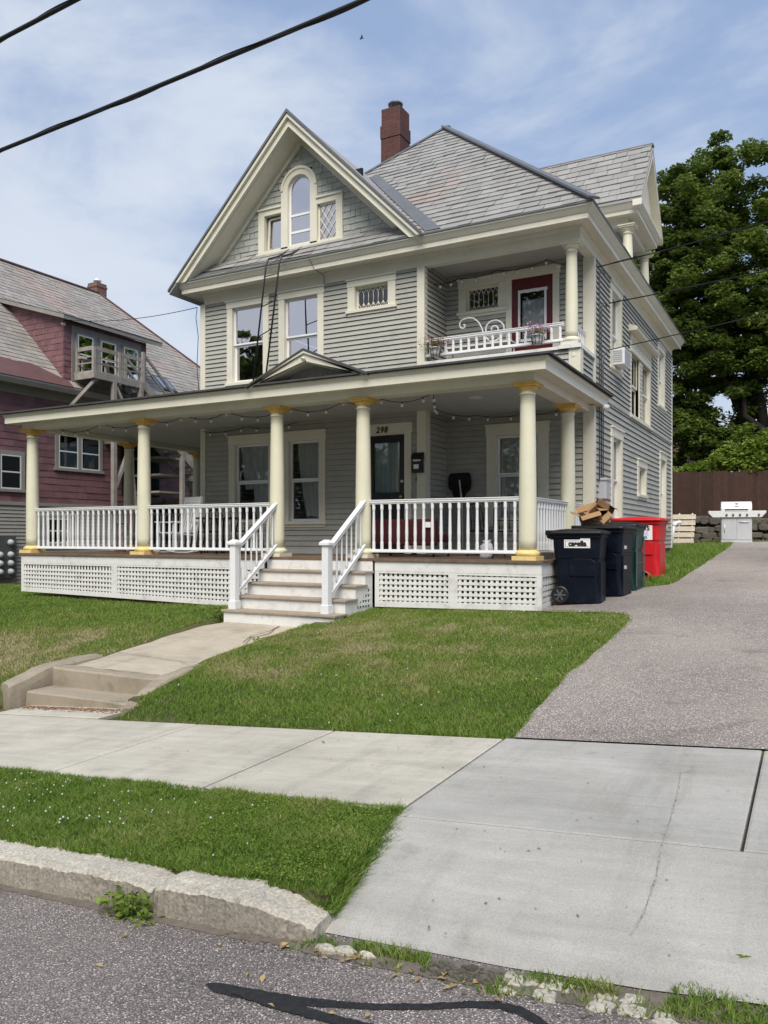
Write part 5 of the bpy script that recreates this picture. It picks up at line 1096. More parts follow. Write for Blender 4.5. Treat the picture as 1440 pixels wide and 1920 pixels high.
# snow shovel
t = thing('snow_shovel', 'black snow shovel standing blade up in the dark corner of the porch', 'shovel', (-5.95, 14.05, 1.25), R(-6))
mb = MB(); P = lambda u, w: (u, .03 * math.cos(u * 5) + .05 - w * .04, 1.20 + w)
g = [(-h_, w) for h_, w in ((.17, .0), (.235, .06), (.255, .14), (.25, .24), (.235, .32), (.20, .36))]
for (u0, wa), (u1, wb) in zip(g, g[1:]):
    for k in range(8):
        f0, f1 = -1 + k / 4, -1 + (k + 1) / 4; mb.q([P(u0 * f0 * -1, wa), P(u0 * f1 * -1, wa), P(u1 * f1 * -1, wb), P(u1 * f0 * -1, wb)])
mb.q([(-.17, .055, 1.20), (.17, .055, 1.20), (.05, .06, 1.02), (-.09, .06, 1.02)])
mb.build('blade', 'black_plastic', t, world=False)
mb = MB(); mb.tube([(.02, .0, 1.42), (.10, -.05, 1.0), (.16, -.12, .1)], .017, 8); mb.build('handle', 'pale_wood', t, world=False)
mb = MB(); mb.tube([(.10, -.12, .06), (.22, -.12, .06)], .016, 8); mb.bar((.16, -.12, .0), (.16, -.12, .12), .02); mb.build('grip', 'black_plastic', t, world=False)
# red bench behind the right railing
t = thing('bench', 'dark red upholstered bench with a white tag behind the right porch railing', 'bench', (-6.0, 12.1, 1.25))
mb = MB(); mb.box(-6.66, -5.42, 11.95, 12.55, 1.50, 1.64); mb.build('seat', 'red_fabric', t, bevel=.03)
mb = MB(); mb.box(-6.66, -5.42, 11.83, 11.97, 1.44, 1.88)
mb.build('backrest', 'red_fabric', t, bevel=.03)
for x in (-6.6, -5.48):
    for y in (11.9, 12.5): mb = MB(); mb.tube([(x, y, 1.25), (x, y, 1.5)], .018, 8); mb.build('leg', 'black_metal', t)
mb = MB(); mb.box(-5.60, -5.49, 11.80, 11.825, 1.74, 1.83); mb.build('tag', 'label_white', t)
# metal chairs
def metal_chair(loc, rz, label, arch=True):
    t = thing('metal_chair', label, 'chair', loc, rz, 'black metal porch chairs'); r = .013
    mb = MB(); mb.box(-.22, .22, -.22, .22, .42, .45); mb.build('seat', 'black_metal', t, world=False, bevel=.01)
    mb = MB()
    top = [(-.21, .2, .45), (-.21, .24, .72)] + [(.21 * -math.cos(a), .26, .76 + .14 * math.sin(a)) for a in np.linspace(0.1, math.pi - .1, 9)] + [(.21, .24, .72), (.21, .2, .45)]
    mb.tube(top, r, 6)
    for x in (-.12, -.04, .04, .12): mb.tube([(x, .21, .45), (x, .25, .86)], .008, 6)
    mb.tube([(-.21, .225, .6), (.21, .225, .6)], .009, 6); mb.build('backrest', 'black_metal', t, world=False)
    for x in (-.2, .2):
        for y in (-.2, .2): mb = MB(); mb.tube([(x, y, .43), (x * 1.12, y * 1.15, 0)], r, 6); mb.build('leg', 'black_metal', t, world=False)
    return t
metal_chair((-4.25, 12.0, 1.25), R(20), 'black metal chair with an arched back beside the porch corner column')
metal_chair((-4.95, 12.9, 1.25), R(150), 'black metal chair standing by the porch wall between the bench and the corner')
metal_chair((-9.55, 12.2, 1.25), R(80), 'black metal chair right of the porch table near the steps')
metal_chair((-11.05, 12.75, 1.25), R(-100), 'black metal chair left of the porch table by the wall')
t = thing('patio_table', 'dark round metal table behind the middle porch railing', 'table', (-10.3, 12.3, 1.25))
mb = MB(); mb.lathe((0, 0, .68), [(.46, 0), (.48, .01), (.48, .03), (.46, .035)], 28); mb.build('tabletop', 'black_metal', t, world=False)
for k in range(4): a = k * math.pi / 2 + .5; mb = MB(); mb.tube([(.38 * math.cos(a), .38 * math.sin(a), 0), (.30 * math.cos(a), .30 * math.sin(a), .4), (.36 * math.cos(a), .36 * math.sin(a), .69)], .016, 7); mb.build('leg', 'black_metal', t, world=False)
mb = MB(); mb.lathe((-4.42, 11.55, 1.25), [(.08, 0), (.11, .05), (.10, .14), (.09, .2), (.04, .25), (.06, .28)], 14); 
for i, v in enumerate(mb.v): n = mnoise.noise(Vector(v) * 9) * .04; mb.v[i] = (v[0] + n, v[1] + n * .7, v[2] + n * .5)
tag(mb.build('bag', 'bag_cloth'), 'pale patterned cloth bag on the porch floor behind the right railing', 'bag')
# white rocking chair
t = thing('rocking_chair', 'white slatted rocking chair behind the railing right of the second column', 'rocking chair', (-11.25, 12.1, 1.25), R(-12))
wm = 'white_paint'
for x in (-.26, .26):
    mb = MB(); mb.tube([(x, -.42, .07), (x, -.2, .025), (x, .05, .02), (x, .3, .045), (x, .5, .11)], .018, 7); mb.build('rocker', wm, t, world=False)
    mb = MB(); mb.bar((x, -.25, .03), (x, -.25, .62), .04); mb.build('leg', wm, t, world=False)
    mb = MB(); mb.bar((x, .2, .04), (x, .42, 1.15), .045); mb.build('back_post', wm, t, world=False)
    mb = MB(); mb.bar((x, -.32, .63), (x, .30, .63), .07, .025); mb.build('armrest', wm, t, world=False)
mb = MB(); 
for k in range(7): y = -.26 + k * .075; mb.bar((-.26, y, .42 - k * .008), (.26, y, .42 - k * .008), .06, .02)
mb.build('seat', wm, t, world=False)
mb = MB()
for k in range(6): x = -.19 + k * .076; mb.bar((x, .255, .42), (x, .40, 1.06), .05, .018, up=(0, 1, 0))
mb.bar((-.26, .41, 1.10), (.26, .41, 1.10), .03, .10); mb.bar((-.26, .27, .5), (.26, .27, .5), .03, .05); mb.build('backrest', wm, t, world=False)
# wooden armchair at the far left of the porch
t = thing('porch_chair', 'brown wooden porch chair behind the leftmost railing', 'chair', (-12.75, 12.4, 1.25), R(30))
mb = MB(); mb.box(-.27, .27, -.25, .25, .36, .42); mb.build('seat', 'red_metal', t, world=False)
mb = MB()
for k in range(5): x = -.22 + k * .11; mb.bar((x, .25, .4), (x, .4, .95), .06, .02)
mb.bar((-.27, .36, .82), (.27, .36, .82), .02, .06); mb.build('backrest', 'red_metal', t, world=False)
for x in (-.26, .26):
    for y in (-.24, .24): mb = MB(); mb.bar((x, y, 0), (x, y, .6 if y < 0 else .45), .045); mb.build('leg', 'red_metal', t, world=False)
    mb = MB(); mb.bar((x, -.28, .61), (x, .3, .61), .07, .025); mb.build('armrest', 'red_metal', t, world=False)
# string lights
def light_string(label, pts, n, sag=.1):
    t = thing('string_lights', label, 'string lights', pts[0], 0, 'globe string lights'); path = []; bulbs = []
    for i in range(len(pts) - 1):
        a, b = Vector(pts[i]), Vector(pts[i + 1])
        for k in range(8): f = k / 8; p = a.lerp(b, f); p.z -= sag * 4 * f * (1 - f) * min(1, (b - a).length / 1.2); path.append(p)
    path.append(Vector(pts[-1])); mb = MB(); mb.tube(path, .006, 5); mb.build('cord', 'cable_black', t)
    L_ = [0]
    for a, b in zip(path, path[1:]): L_.append(L_[-1] + (b - a).length)
    for k in range(n):
        d = L_[-1] * (k + .5) / n; i = max(j for j in range(len(L_)) if L_[j] <= d); p = path[i].lerp(path[min(i + 1, len(path) - 1)], (d - L_[i]) / max(1e-6, (L_[min(i + 1, len(path) - 1)] - L_[i])))
        mb = MB(); mb.lathe((0, 0, -.045), [(.011, .045), (.011, .02)], 8); s_ = mb.build('socket', 'cable_black', t, world=False); s_.location = p - Vector(pts[0])
        mb = MB(); mb.lathe((0, 0, -.082), [(.004, 0), (.018, .007), (.026, .024), (.024, .042), (.013, .058)], 10); b_ = mb.build('bulb', 'bulb_glass', t, world=False); b_.location = p - Vector(pts[0])
light_string('globe string lights looped inside the front edge of the porch roof', [(-13.9, 11.4, 3.86), (-12.6, 11.4, 3.87), (-11.3, 11.4, 3.86), (-10.4, 11.4, 3.88), (-9.4, 11.42, 3.87), (-8.0, 11.4, 3.83), (-6.9, 11.4, 3.86), (-6.2, 11.4, 3.84), (-5.3, 11.5, 3.88)], 24, .13)
light_string('globe string lights along the top of the porch back wall', [(-11.4, 13.05, 3.82), (-10.3, 13.08, 3.85), (-9.0, 13.08, 3.86)], 6, .06)
light_string('globe string lights crossing the recessed corner of the porch', [(-5.3, 11.5, 3.88), (-5.9, 12.9, 3.86), (-5.55, 14.0, 3.87), (-4.7, 14.05, 3.84), (-3.8, 13.9, 3.86)], 10, .06)
light_string('globe string lights under the balcony ceiling', [(-6.2, 13.5, 6.3), (-5.95, 14.0, 6.50), (-5.2, 14.08, 6.56), (-4.2, 14.05, 6.60), (-3.62, 13.9, 6.35)], 11, .07)
# air conditioner
t = thing('air_conditioner', 'white window air conditioner jutting from the upper side window', 'air conditioner', (-3.3, 15.9, 4.87))
mb = MB(); mb.fb(FS, 15.58, 16.14, -.05, .26, 4.90, 5.22); mb.build('body', 'vinyl_white', t, bevel=.012)
mb = MB()
for k in range(9): mb.fb(FS, 15.61, 16.11, .258, .266, 4.93 + k * .031, 4.945 + k * .031)
for k in range(6): mb.fb(FS, 15.572, 15.58, .05, .22, 4.95 + k * .04, 4.972 + k * .04)
mb.build('grille', 'meter_grey', t)
# balcony planters and scroll
def planter(x, label, mat, seed, z=5.0):
    t = thing('flower_pot', label, 'flower pot', (x, 13.18, z), 0, 'flower pots hung on the balcony rail'); rg = np.random.default_rng(seed)
    mb = MB(); mb.lathe((0, -.05, -.17), [(.085, 0), (.10, .08), (.125, .17), (.135, .17), (.135, .19), (.11, .19)], 18); mb.build('pot', 'planter_white', t, world=False)
    mb = MB()
    for a in np.linspace(0, 6.28, 9)[:-1]: mb.tube([(.09 * math.cos(a), -.05 + .09 * math.sin(a), -.18), (.138 * math.cos(a), -.05 + .138 * math.sin(a), .03)], .006, 5)
    mb.tube([(-.09, .0, .03), (-.09, .09, .20), (-.09, .13, .19)], .007, 5); mb.tube([(.09, .0, .03), (.09, .09, .20), (.09, .13, .19)], .007, 5); mb.build('hanger', 'black_metal', t, world=False)
    n = 420; P = np.stack([rg.normal(0, .15, n), rg.normal(-.05, .10, n), .05 + .20 * rg.random(n)], -1); leaf_cards('blossoms', P, .042, mat, seed, .5, parent=t)
    P = np.stack([rg.normal(0, .11, 160), rg.normal(-.05, .08, 160), .02 + .14 * rg.random(160)], -1); leaf_cards('foliage', P, .05, 'leaf_bright', seed + 1, .3, parent=t); t.scale = (.82, .82, .82)
leaf_mat('petal_red', (.10, .02, .03), (.40, .12, .14), .2); leaf_mat('petal_mauve', (.38, .16, .34), (.66, .42, .62), .25)
planter(-6.02, 'flower pot of dark red blooms at the left end of the balcony rail', 'petal_red', 51); planter(-4.12, 'flower pot of mauve blooms in front of the red balcony door', 'petal_mauve', 52)
t = thing('garden_bench', 'white wrought iron bench back with spiral scrolls on the balcony', 'bench', (-5.3, 13.75, 4.76))
mb = MB(); Q = lambda u, w: (-5.3 + u, 13.75, 4.76 + w)
sp_ = [Q(.17 + (.03 + .21 * (1 - k / 40)) * math.cos(-1.9 + k * .29), .62 + (.03 + .19 * (1 - k / 40)) * math.sin(-1.9 + k * .29)) for k in range(41)]; mb.tube(sp_, .015, 7)
s2 = [Q(-.42 + .10 * (1 - k / 16) * math.cos(1.6 + k * .4) , .77 + .11 * (1 - k / 16) * math.sin(1.6 + k * .4)) for k in range(17)][::-1]; mb.tube(s2 + [Q(-.33, .895), Q(-.22, .875), Q(-.12, .79), Q(-.06, .68), Q(-.02, .56), Q(.03, .48), Q(.09, .43)], .015, 7)
mb.build('backrest', 'white_paint', t)
mb = MB(); mb.box(-6.0, -4.7, 13.5, 13.8, 5.06, 5.09); mb.build('seat', 'white_paint', t)
for x in (-5.95, -4.75):
    for y in (13.52, 13.78): mb = MB(); mb.tube([(x, y, 4.76), (x, y, 5.07)], .014, 6); mb.build('leg', 'white_paint', t)

# ---- wheeled bins
def rrect(cx, cy, w, d, r, z, n=5):
    pts = []
    for sx, sy, a0 in ((1, 1, 0), (-1, 1, 90), (-1, -1, 180), (1, -1, 270)):
        for k in range(n + 1): a = R(a0 + 90 * k / n); pts.append((cx + sx * (w / 2 - r) + r * math.cos(a), cy + sy * (d / 2 - r) + r * math.sin(a), z))
    return pts
def bin_(name, label, loc, rz, body, lid, hgt=1.0, w=.70, d=.60, sticker=None):
    """local +x is the front (lid opens there), wheels and handle at -x"""
    t = thing(name, label, 'wheeled bin', loc, rz, 'wheeled bins beside the porch'); h = hgt
    mb = MB(); k = [(.05, .56, .46, .06, 0), (.05, .58, .48, .07, .03), (.0, .60, .50, .07, .30 * h), (.0, .635, .535, .07, .64 * h), (0, .655, .555, .07, .655 * h), (0, .66, .56, .07, .70 * h), (0, .69, .59, .07, .93 * h), (0, .73, .63, .06, .935 * h), (0, .735, .635, .06, .985 * h)]
    mb.loft([rrect(cx, 0, a * w / .7, b * d / .6, r, z) for cx, a, b, r, z in k], True, False)
    # recessed side panels read as raised ribs
    for sy in (-1, 1):
        mb.prism(Fr((0, sy * .262 * d / .6, 0), (1, 0, 0), (0, sy, 0)), [(-.10, .40 * h), (.26, .40 * h), (.265, .60 * h), (.20, .645 * h), (-.04, .645 * h), (-.10, .60 * h)], 0, .012)
    mb.fb(Fr((0, 0, 0), (0, 1, 0), (1, 0, 0)), -.20 * d / .6, .20 * d / .6, .28 * w / .7, .335 * w / .7, .08, .60 * h)
    mb.build('body', body, t, world=False, bevel=.008)
    mb = MB(); q = [(.0, .76, .66, .07, .985), (.0, .80, .69, .08, .988), (.005, .81, .70, .08, 1.015), (.0, .77, .66, .09, 1.035), (.0, .62, .50, .10, 1.05), (0, .40, .30, .1, 1.066), (0, .1, .06, .03, 1.072)]
    mb.loft([rrect(cx - .01, 0, a * w / .7, b * d / .6, r * (1 if a > .3 else .4), z * h) for cx, a, b, r, z in q], True, True)
    mb.loft([rrect(-.40 * w / .7, 0, .10, b * d / .6, .03, z * h) for b, z in ((.56, .97), (.60, 1.0), (.60, 1.035), (.54, 1.045))])
    mb.build('lid', lid, t, world=False)
    mb = MB(); x = -.42 * w / .7
    mb.tube([(x, -.26, .955 * h), (x, .26, .955 * h)], .016, 8)
    for y in (-.25, .25): mb.bar((x + .08, y, .93 * h), (x, y, .96 * h), .03, .05)
    mb.build('handle', lid, t, world=False)
    for y in (-.235, .235):
        mb = MB(); c = (-.24 * w / .7, y * d / .6, .13); pr = [(.125, -.03), (.13, -.02), (.13, .02), (.125, .03)]
        mb.lathe((0, 0, 0), [(.085, -.026), (.09, -.03)] + pr[0:] + [(.09, .03), (.085, .026)], 24)
        mb.v = [(c[0] + v[0], c[1] + v[2], c[2] + v[1]) for v in mb.v]; wh = mb.build('wheel', 'black_metal', t, world=False)
        mb = MB()
        for kk in range(6): a = kk * math.pi / 3; mb.bar((c[0], c[1] + math.copysign(.03, y), c[2]), (c[0] + .085 * math.cos(a), c[1] + math.copysign(.03, y), c[2] + .085 * math.sin(a)), .02, .012, up=(0, 1, 0))
        mb.tube([(c[0], c[1], c[2]), (c[0], c[1] + math.copysign(.045, y), c[2])], .022, 10); mb.build('hub', 'panel_grey', wh, world=False)
    return t
b1 = bin_('wheeled_bin', 'nearest navy bin with a white company sticker beside the porch corner', (-2.99, 11.62, g1(-2.9, 11.5) + .012), R(3), 'navy_plastic', 'black_plastic', 1.02)
F = Fr((0, -.283, 0), (1, 0, 0), (0, -1, 0)); F = Fr((0, -.293, .83), (1, 0, 0), (0, -.9985, -.055), (0, -.055, .9985))
mb = MB(); mb.fb(F, -.17, .20, .0, .006, -.02, .10); mb.fb(F, .06, .20, 0, .006, .10, .122); stk = mb.build('sticker', 'label_white', b1, world=False, bevel=.003)
ORIG[stk.name] = Vector((0, 0, 0))
text_mesh('lettering', 'casella', .098, 'label_black', F, .02, .014, .0065, stk, sx=1.0, bold=.006, extr=.001)
mb = MB(); mb.fb(F, -.155, -.148, .006, .0075, .0, .085); mb.fb(F, -.155, .04, .006, .0075, .08, .086); mb.fb(F, -.155, .185, .006, .0075, .0, .004); mb.build('sticker_border', 'label_black', stk, world=False)
b2 = bin_('wheeled_bin', 'second navy bin with a black lid, between the nearest bin and the green one', (-2.80, 12.42, g1(-2.7, 12.4) + .012), R(-6), 'navy_plastic', 'black_plastic', 1.03)
mb = MB()
for z in (.72, .42): mb.box(.335, .36, -.16, -.11, z, z + .05)
mb.build('latch', 'steel_grey', b2, world=False)
b3 = bin_('wheeled_bin', 'dark green bin wedged behind the second navy bin', (-2.755, 13.13, g1(-2.7, 13.1) + .012), R(-4), 'green_plastic', 'black_plastic', 1.03)
mb = MB(); mb.box(.34, .352, -.25, -.20, .08, .86); mb.box(.34, .352, .20, .25, .08, .86); mb.box(.34, .352, -.2, .2, .44, .46); mb.box(.345, .36, -.20, -.15, .84, .89); mb.build('front_rib', 'panel_grey', b3, world=False)
b4 = bin_('wheeled_bin', 'tall bright red bin with a white notice standing on the side lawn', (-2.76, 15.15, g1(-2.6, 15.1) + .01), R(-3), 'red_plastic', 'red_plastic', 1.03, .78, .66)
F = Fr((0, -.318, .80), (1, 0, 0), (0, -.9985, -.055), (0, -.055, .9985)); mb = MB(); mb.fb(F, -.17, .26, 0, .006, -.12, .14); stk = mb.build('sticker', 'label_white', b4, world=False); ORIG[stk.name] = Vector((0, 0, 0))
text_mesh('lettering', 'MYERS', .105, 'label_black', F, .06, .05, .0065, stk, bold=.004, extr=.001); text_mesh('lettering', 'WASTE', .06, 'label_black', F, .07, -.10, .0065, stk, bold=.002, extr=.001)
mk('pale_blue', (.55, .6, .75), .5, .05, 4); mb = MB(); mb.fb(F, -.06, .19, .006, .007, -.045, .035); mb.build('picture', 'pale_blue', stk, world=False)

# cardboard
def flap_box(name, label, c, size, rz, tilt, mat, seed):
    rg = random.Random(seed); t = thing(name, label, 'cardboard box', c, 0); w, d, h = size
    from mathutils import Euler
    M = Euler((tilt[0], tilt[1], rz)).to_matrix(); T = .006
    def panel(p0, e1, e2): n = Vector(e1).cross(Vector(e2)).normalized() * T; a, b, cc = Vector(p0), Vector(e1), Vector(e2); mb.hexa([M @ q for q in (a, a + b, a + b + cc, a + cc, a + n, a + b + n, a + b + cc + n, a + cc + n)])
    mb = MB(); panel((-w / 2, -d / 2, 0), (w, 0, 0), (0, 0, h)); panel((-w / 2, d / 2, 0), (w, 0, 0), (0, 0, h)); panel((-w / 2, -d / 2, 0), (0, d, 0), (0, 0, h)); panel((w / 2, -d / 2, 0), (0, d, 0), (0, 0, h)); panel((-w / 2, -d / 2, 0), (w, 0, 0), (0, d, 0)); mb.build('body', mat, t, world=False)
    for p0, e1, o in (((-w / 2, -d / 2, h), (w, 0, 0), (0, -1, 0)), ((-w / 2, d / 2, h), (w, 0, 0), (0, 1, 0)), ((-w / 2, -d / 2, h), (0, d, 0), (-1, 0, 0)), ((w / 2, -d / 2, h), (0, d, 0), (1, 0, 0))):
        mb = MB(); a = rg.uniform(-.6, .9); f = Vector(o) * math.cos(a) * d * .48 + Vector((0, 0, math.sin(a) * d * .48)); panel(p0, e1, f); mb.build('flap', 'cardboard', t, world=False)
zl = b2.location.z + 1.10
flap_box('cardboard_box', 'open brown cardboard box heaped on the second navy bin', (-3.02, 12.45, zl), (.30, .26, .20), R(20), (.2, -.3, 0), 'cardboard_dark', 1)
flap_box('cardboard_box', 'torn cardboard box tipped on its side on top of the bins', (-2.90, 12.60, zl + .09), (.26, .20, .19), R(-30), (.9, .5, 0), 'cardboard', 2)
flap_box('cardboard_box', 'small cardboard carton behind the torn box against the house', (-3.0, 12.75, zl + .06), (.30, .16, .30), R(70), (.3, .35, 0), 'cardboard_dark', 3)
t = thing('cardboard_sheet', 'flattened cardboard leaning between the green bin and the red bin', 'cardboard', (-2.5, 14.0, g1(-2.5, 14)))
z = g1(-2.6, 13.9); O = Vector((-2.66, 13.85, z)); k_ = lambda *p: [tuple(O + Vector(q)) for q in p]
mb = MB(); mb.hexa(k_((-.16, -.1, 0), (.17, .05, .01), (.20, .22, .20), (-.14, .08, .40), (-.155, -.09, 0), (.175, .06, .015), (.205, .23, .21), (-.135, .09, .41))); mb.build('panel', 'cardboard_dark', t)
mb = MB(); mb.hexa(k_((-.14, .07, .40), (.20, .21, .20), (.26, .14, .17), (-.08, -.02, .36), (-.14, .07, .408), (.20, .21, .208), (.26, .14, .178), (-.08, -.02, .368))); mb.build('flap', 'cardboard', t)

# ---- back yard: pallet, pipe, grill, stone wall, fence
t = thing('pallet', 'pale wooden pallet leaning on the stone wall behind the house', 'pallet', (-3.8, 27.2, g1(-3.8, 27.2)))
z0 = g1(-3.8, 27.2)
for k in range(5): z = z0 + .06 + k * .195; y = 27.1 + k * .05; mb = MB(); mb.box(-4.3, -3.33 + .01 * k, y, y + .02, z, z + .15); mb.build('slat', 'pale_wood', t)
for x in (-4.25, -3.8, -3.40): mb = MB(); mb.bar((x, 27.16, z0), (x, 27.42, z0 + 1.02), .04, .09); mb.build('runner', 'pale_wood', t)
z0 = g1(-3.56, 24.3); mb = MB(); mb.tube([(-3.62, 24.2, z0), (-3.55, 24.45, z0 + .70), (-3.53, 24.5, z0 + .76), (-3.45, 24.52, z0 + .79), (-3.36, 24.54, z0 + .80)], .055, 12); mb.tube([(-3.55, 24.44, z0 + .68), (-3.54, 24.48, z0 + .76)], .07, 12)
tag(mb.build('drain_pipe', 'vinyl_white'), 'white plastic pipe with an elbow standing at the rear corner of the house', 'pipe')
gx_, gy_ = -2.02, 26.15; t = thing('grill', 'silver gas barbecue grill on a cart at the end of the driveway', 'grill', (gx_, gy_, g1(gx_, gy_) + .01), R(9))
mb = MB(); mb.box(-.42, .42, -.25, .25, .06, .74); mb.box(-.43, .43, -.26, .26, .0, .06); mb.build('cabinet', 'steel_grey', t, world=False, bevel=.008)
for x0, x1 in ((-.40, -.01), (.01, .40)): mb = MB(); mb.box(x0, x1, -.266, -.25, .09, .72); dd = mb.build('door', 'steel_grey', t, world=False, bevel=.004); mb = MB(); mb.tube([(-.33, -.29, .32), (-.33, -.29, .55)] if x0 < 0 else [(.07, -.29, .62), (.34, -.29, .62)], .012, 7); mb.build('handle', 'steel', dd, world=False)
mb = MB(); mb.prism(Fr((0, 0, 0), (1, 0, 0), (0, 1, 0)), [(-.78, .95), (.80, .95), (.80, .90), (.68, .76), (-.66, .76), (-.78, .88)], -.32, -.27); mb.build('control_panel', 'steel', t, world=False, bevel=.004)
for x0, x1 in ((-.78, -.43), (.43, .80)): mb = MB(); mb.box(x0, x1, -.27, .22, .90, .95); mb.build('side_shelf', 'steel', t, world=False, bevel=.006)
mb = MB(); mb.box(-.42, .42, -.27, .27, .74, .95); mb.build('firebox', 'steel_grey', t, world=False)
mb = MB(); mb.loft([[(x, y, z) for y, z in ((-.28, .955), (-.28, 1.02), (-.24, 1.16), (-.12, 1.23), (.05, 1.24), (.2, 1.18), (.27, 1.02), (.27, .955))] for x in (-.42, .42)], True); hood = mb.build('hood', 'steel', t, world=False, bevel=.008)
mb = MB(); mb.tube([(-.32, -.34, .99), (.30, -.34, .99)], .017, 8); mb.bar((-.30, -.34, .99), (-.30, -.27, 1.0), .02); mb.bar((.28, -.34, .99), (.28, -.27, 1.0), .02); mb.build('handle', 'black_metal', hood, world=False)
mb = MB(); mb.box(-.04, .04, -.262, -.25, 1.15, 1.175); mb.box(-.06, .06, -.284, -.27, 1.075, 1.09); mb.build('badge', 'panel_grey', hood, world=False)
for x in (-.28, -.10, .09, .28, .60): mb = MB(); mb.tube([(x, -.32, .83), (x, -.365, .83)], [.034, .026], 12); mb.build('knob', 'panel_grey', t, world=False)
# stone wall
mb = MB(); rg = random.Random(4)
for row in range(6):
    x = -9.0 + rg.random() * .3; z = 1.2 + row * .165
    while x < 7:
        w = rg.uniform(.16, .52); h = rg.uniform(.13, .24); z += rg.uniform(-.03, .03); y = 27.62 + row * .035 + rg.uniform(-.04, .04); rings = []
        for yy, sc in ((0, .72), (.06, .95), (.25, 1.0), (.5, .9)):
            ring = []
            for k in range(9): a = 2 * math.pi * k / 9; ca, sa = math.copysign(abs(math.cos(a)) ** .6, math.cos(a)), math.copysign(abs(math.sin(a)) ** .6, math.sin(a)); n = 1 + .34 * mnoise.noise(Vector((x * 3 + ca * 2, row * 7 + sa * 2, yy * 4))); ring.append((x + w / 2 + ca * w * .53 * sc * n, y + yy, z + h / 2 + sa * h * .56 * sc * n))
            rings.append(ring)
        mb.loft(rings, True, False); x += w * .96
tag(mb.build('stone_wall', 'stone'), 'low rough fieldstone wall under the brown fence', 'stone wall')
mb = MB(); rg = random.Random(8); x = -9.0
while x < 8:
    w = .10 + rg.random() * .012; h = 3.74 + .035 * math.sin(x * .8) + rg.uniform(-.03, .03); y = 28.0 + rg.uniform(-.006, .006)
    mb.prism(Fr((0, y, 0), (1, 0, 0), (0, 1, 0)), [(x, 1.95), (x + w, 1.95), (x + w, h - .03), (x + w * .75, h), (x + w * .25, h), (x, h - .03)], 0, .02); x += w + rg.uniform(.0, .004)
mb.box(-9, 8, 28.025, 28.04, 1.95, 3.6)
tag(mb.build('fence', 'fence_wood'), 'dark brown board fence across the back yard', 'fence')
# distant brick building glimpsed through the leaves
t = thing('brick_building', 'red brick building glimpsed beyond the fence beside the house corner', 'building', (-6.0, 47, 2))
mb = MB(); mb.box(-9.2, -5.35, 46, 52, 1.5, 7.2); mb.build('wall', 'brick_brown', t, uv=True)
mb = MB(); mb.box(-9.3, -5.2, 45.9, 52.1, 7.2, 7.4); mb.box(-6.4, -6.1, 45.96, 46, 3, 6); mb.build('roof', 'slate_old', t)

# =================================================================== NEIGHBOUR'S HOUSE
nb = thing('neighbour_house', 'purple shingled house with a grey slate roof at the left edge', 'house', (-22, 16, 0))
NF = Fr((-20, 0, 0), (0, 1, 0), (1, 0, 0)); NS = Fr((0, 3, 0), (1, 0, 0), (0, -1, 0))
def npart(mb, n, m, parent=nb, **k): return mb.build(n, m, parent, **k)
def nwindow(F, u0, u1, w0, w1, cw=.12, n=1, blind=False):
    mb = MB(); mb.fb(F, u0, u1, 0, .05, w1 - cw, w1); mb.fb(F, u0 - .04, u1 + .04, 0, .08, w0, w0 + .08); st = (u1 - u0 - cw) / n
    for i in range(n + 1): mb.fb(F, u0 + st * i, u0 + st * i + cw, 0, .05, w0 + .08, w1 - cw)
    w = npart(mb, 'window', 'purple_trim'); mb = MB(); mg = MB()
    for i in range(n):
        a, b, c, d = u0 + st * i + cw, u0 + st * (i + 1), w0 + .08, w1 - cw; m = (c + d) / 2
        mb.fb(F, a, a + .04, .006, .046, c, d); mb.fb(F, b - .04, b, .006, .046, c, d)
        for z in (c, m - .02, d - .04): mb.fb(F, a + .04, b - .04, .006, .048, z, z + .04)
        mg.q([F.p(a, .040, c), F.p(b, .040, c), F.p(b, .040, d), F.p(a, .040, d)]); md = MB(); md.q([F.p(a, .027, c), F.p(b, .027, c), F.p(b, .027, d), F.p(a, .027, d)]); npart(md, 'dark_backing', 'dark_void', w)  # near-black sheet just behind the glass stands for the unlit room
        if blind: mc = MB(); mc.q([F.p(a + .1, .033, c), F.p(b - .06, .033, c), F.p(b - .06, .033, d - .25), F.p(a + .1, .033, d - .25)]); npart(mc, 'curtain', 'curtain_blue', w)
    npart(mb, 'sash', 'curtain', w); npart(mg, 'pane', 'glass', w)
mb = MB(); slates(mb, NF, [(6, 2.55), (27, 2.55), (27, 5.95), (6, 5.95)], .20, .42, .016, jit=.2, back=True); npart(mb, 'shingled_wall', 'purple_paint')
mb = MB(); clap(mb, NF, 6, 27, -.8, 2.5, .105); npart(mb, 'basement_wall', 'basement_siding')
mb = MB(); mb.fb(NF, 6, 27, .0, .05, 2.48, 2.58); mb.fb(NF, 13.9, 14.0, -.01, .02, 0, 2.5); npart(mb, 'water_table', 'purple_trim')
mb = MB(); mb.box(-29, -20.02, 6, 27, -1, 5.9); npart(mb, 'wall_core', 'purple_paint')
nwindow(NF, 14.35, 15.25, 2.85, 4.02); nwindow(NF, 16.3, 18.1, 3.58, 4.80, n=2, blind=True); nwindow(NF, 15.9, 17.0, 1.3, 2.25)
ns = .98; nl = math.hypot(1, ns); RX, EXn, EZn = -24.7, -19.55, 6.08; RZ = EZn + (EXn - RX) * ns
HR = 22.2; HB = 27.4
mb = MB(); mb.q([(EXn, 2, EZn), (EXn, HB, EZn), (RX, HR, RZ), (RX, 2, RZ)]); mb.q([(-29.9, 2, EZn), (-29.9, HB, EZn), (RX, HR, RZ), (RX, 2, RZ)]); mb.q([(EXn, HB, EZn), (-29.9, HB, EZn), (RX, HR, RZ)]); mb.q([(EXn, 2, EZn), (-29.9, 2, EZn), (RX, 2, RZ)])
nroof = npart(mb, 'roof', 'slate_old')
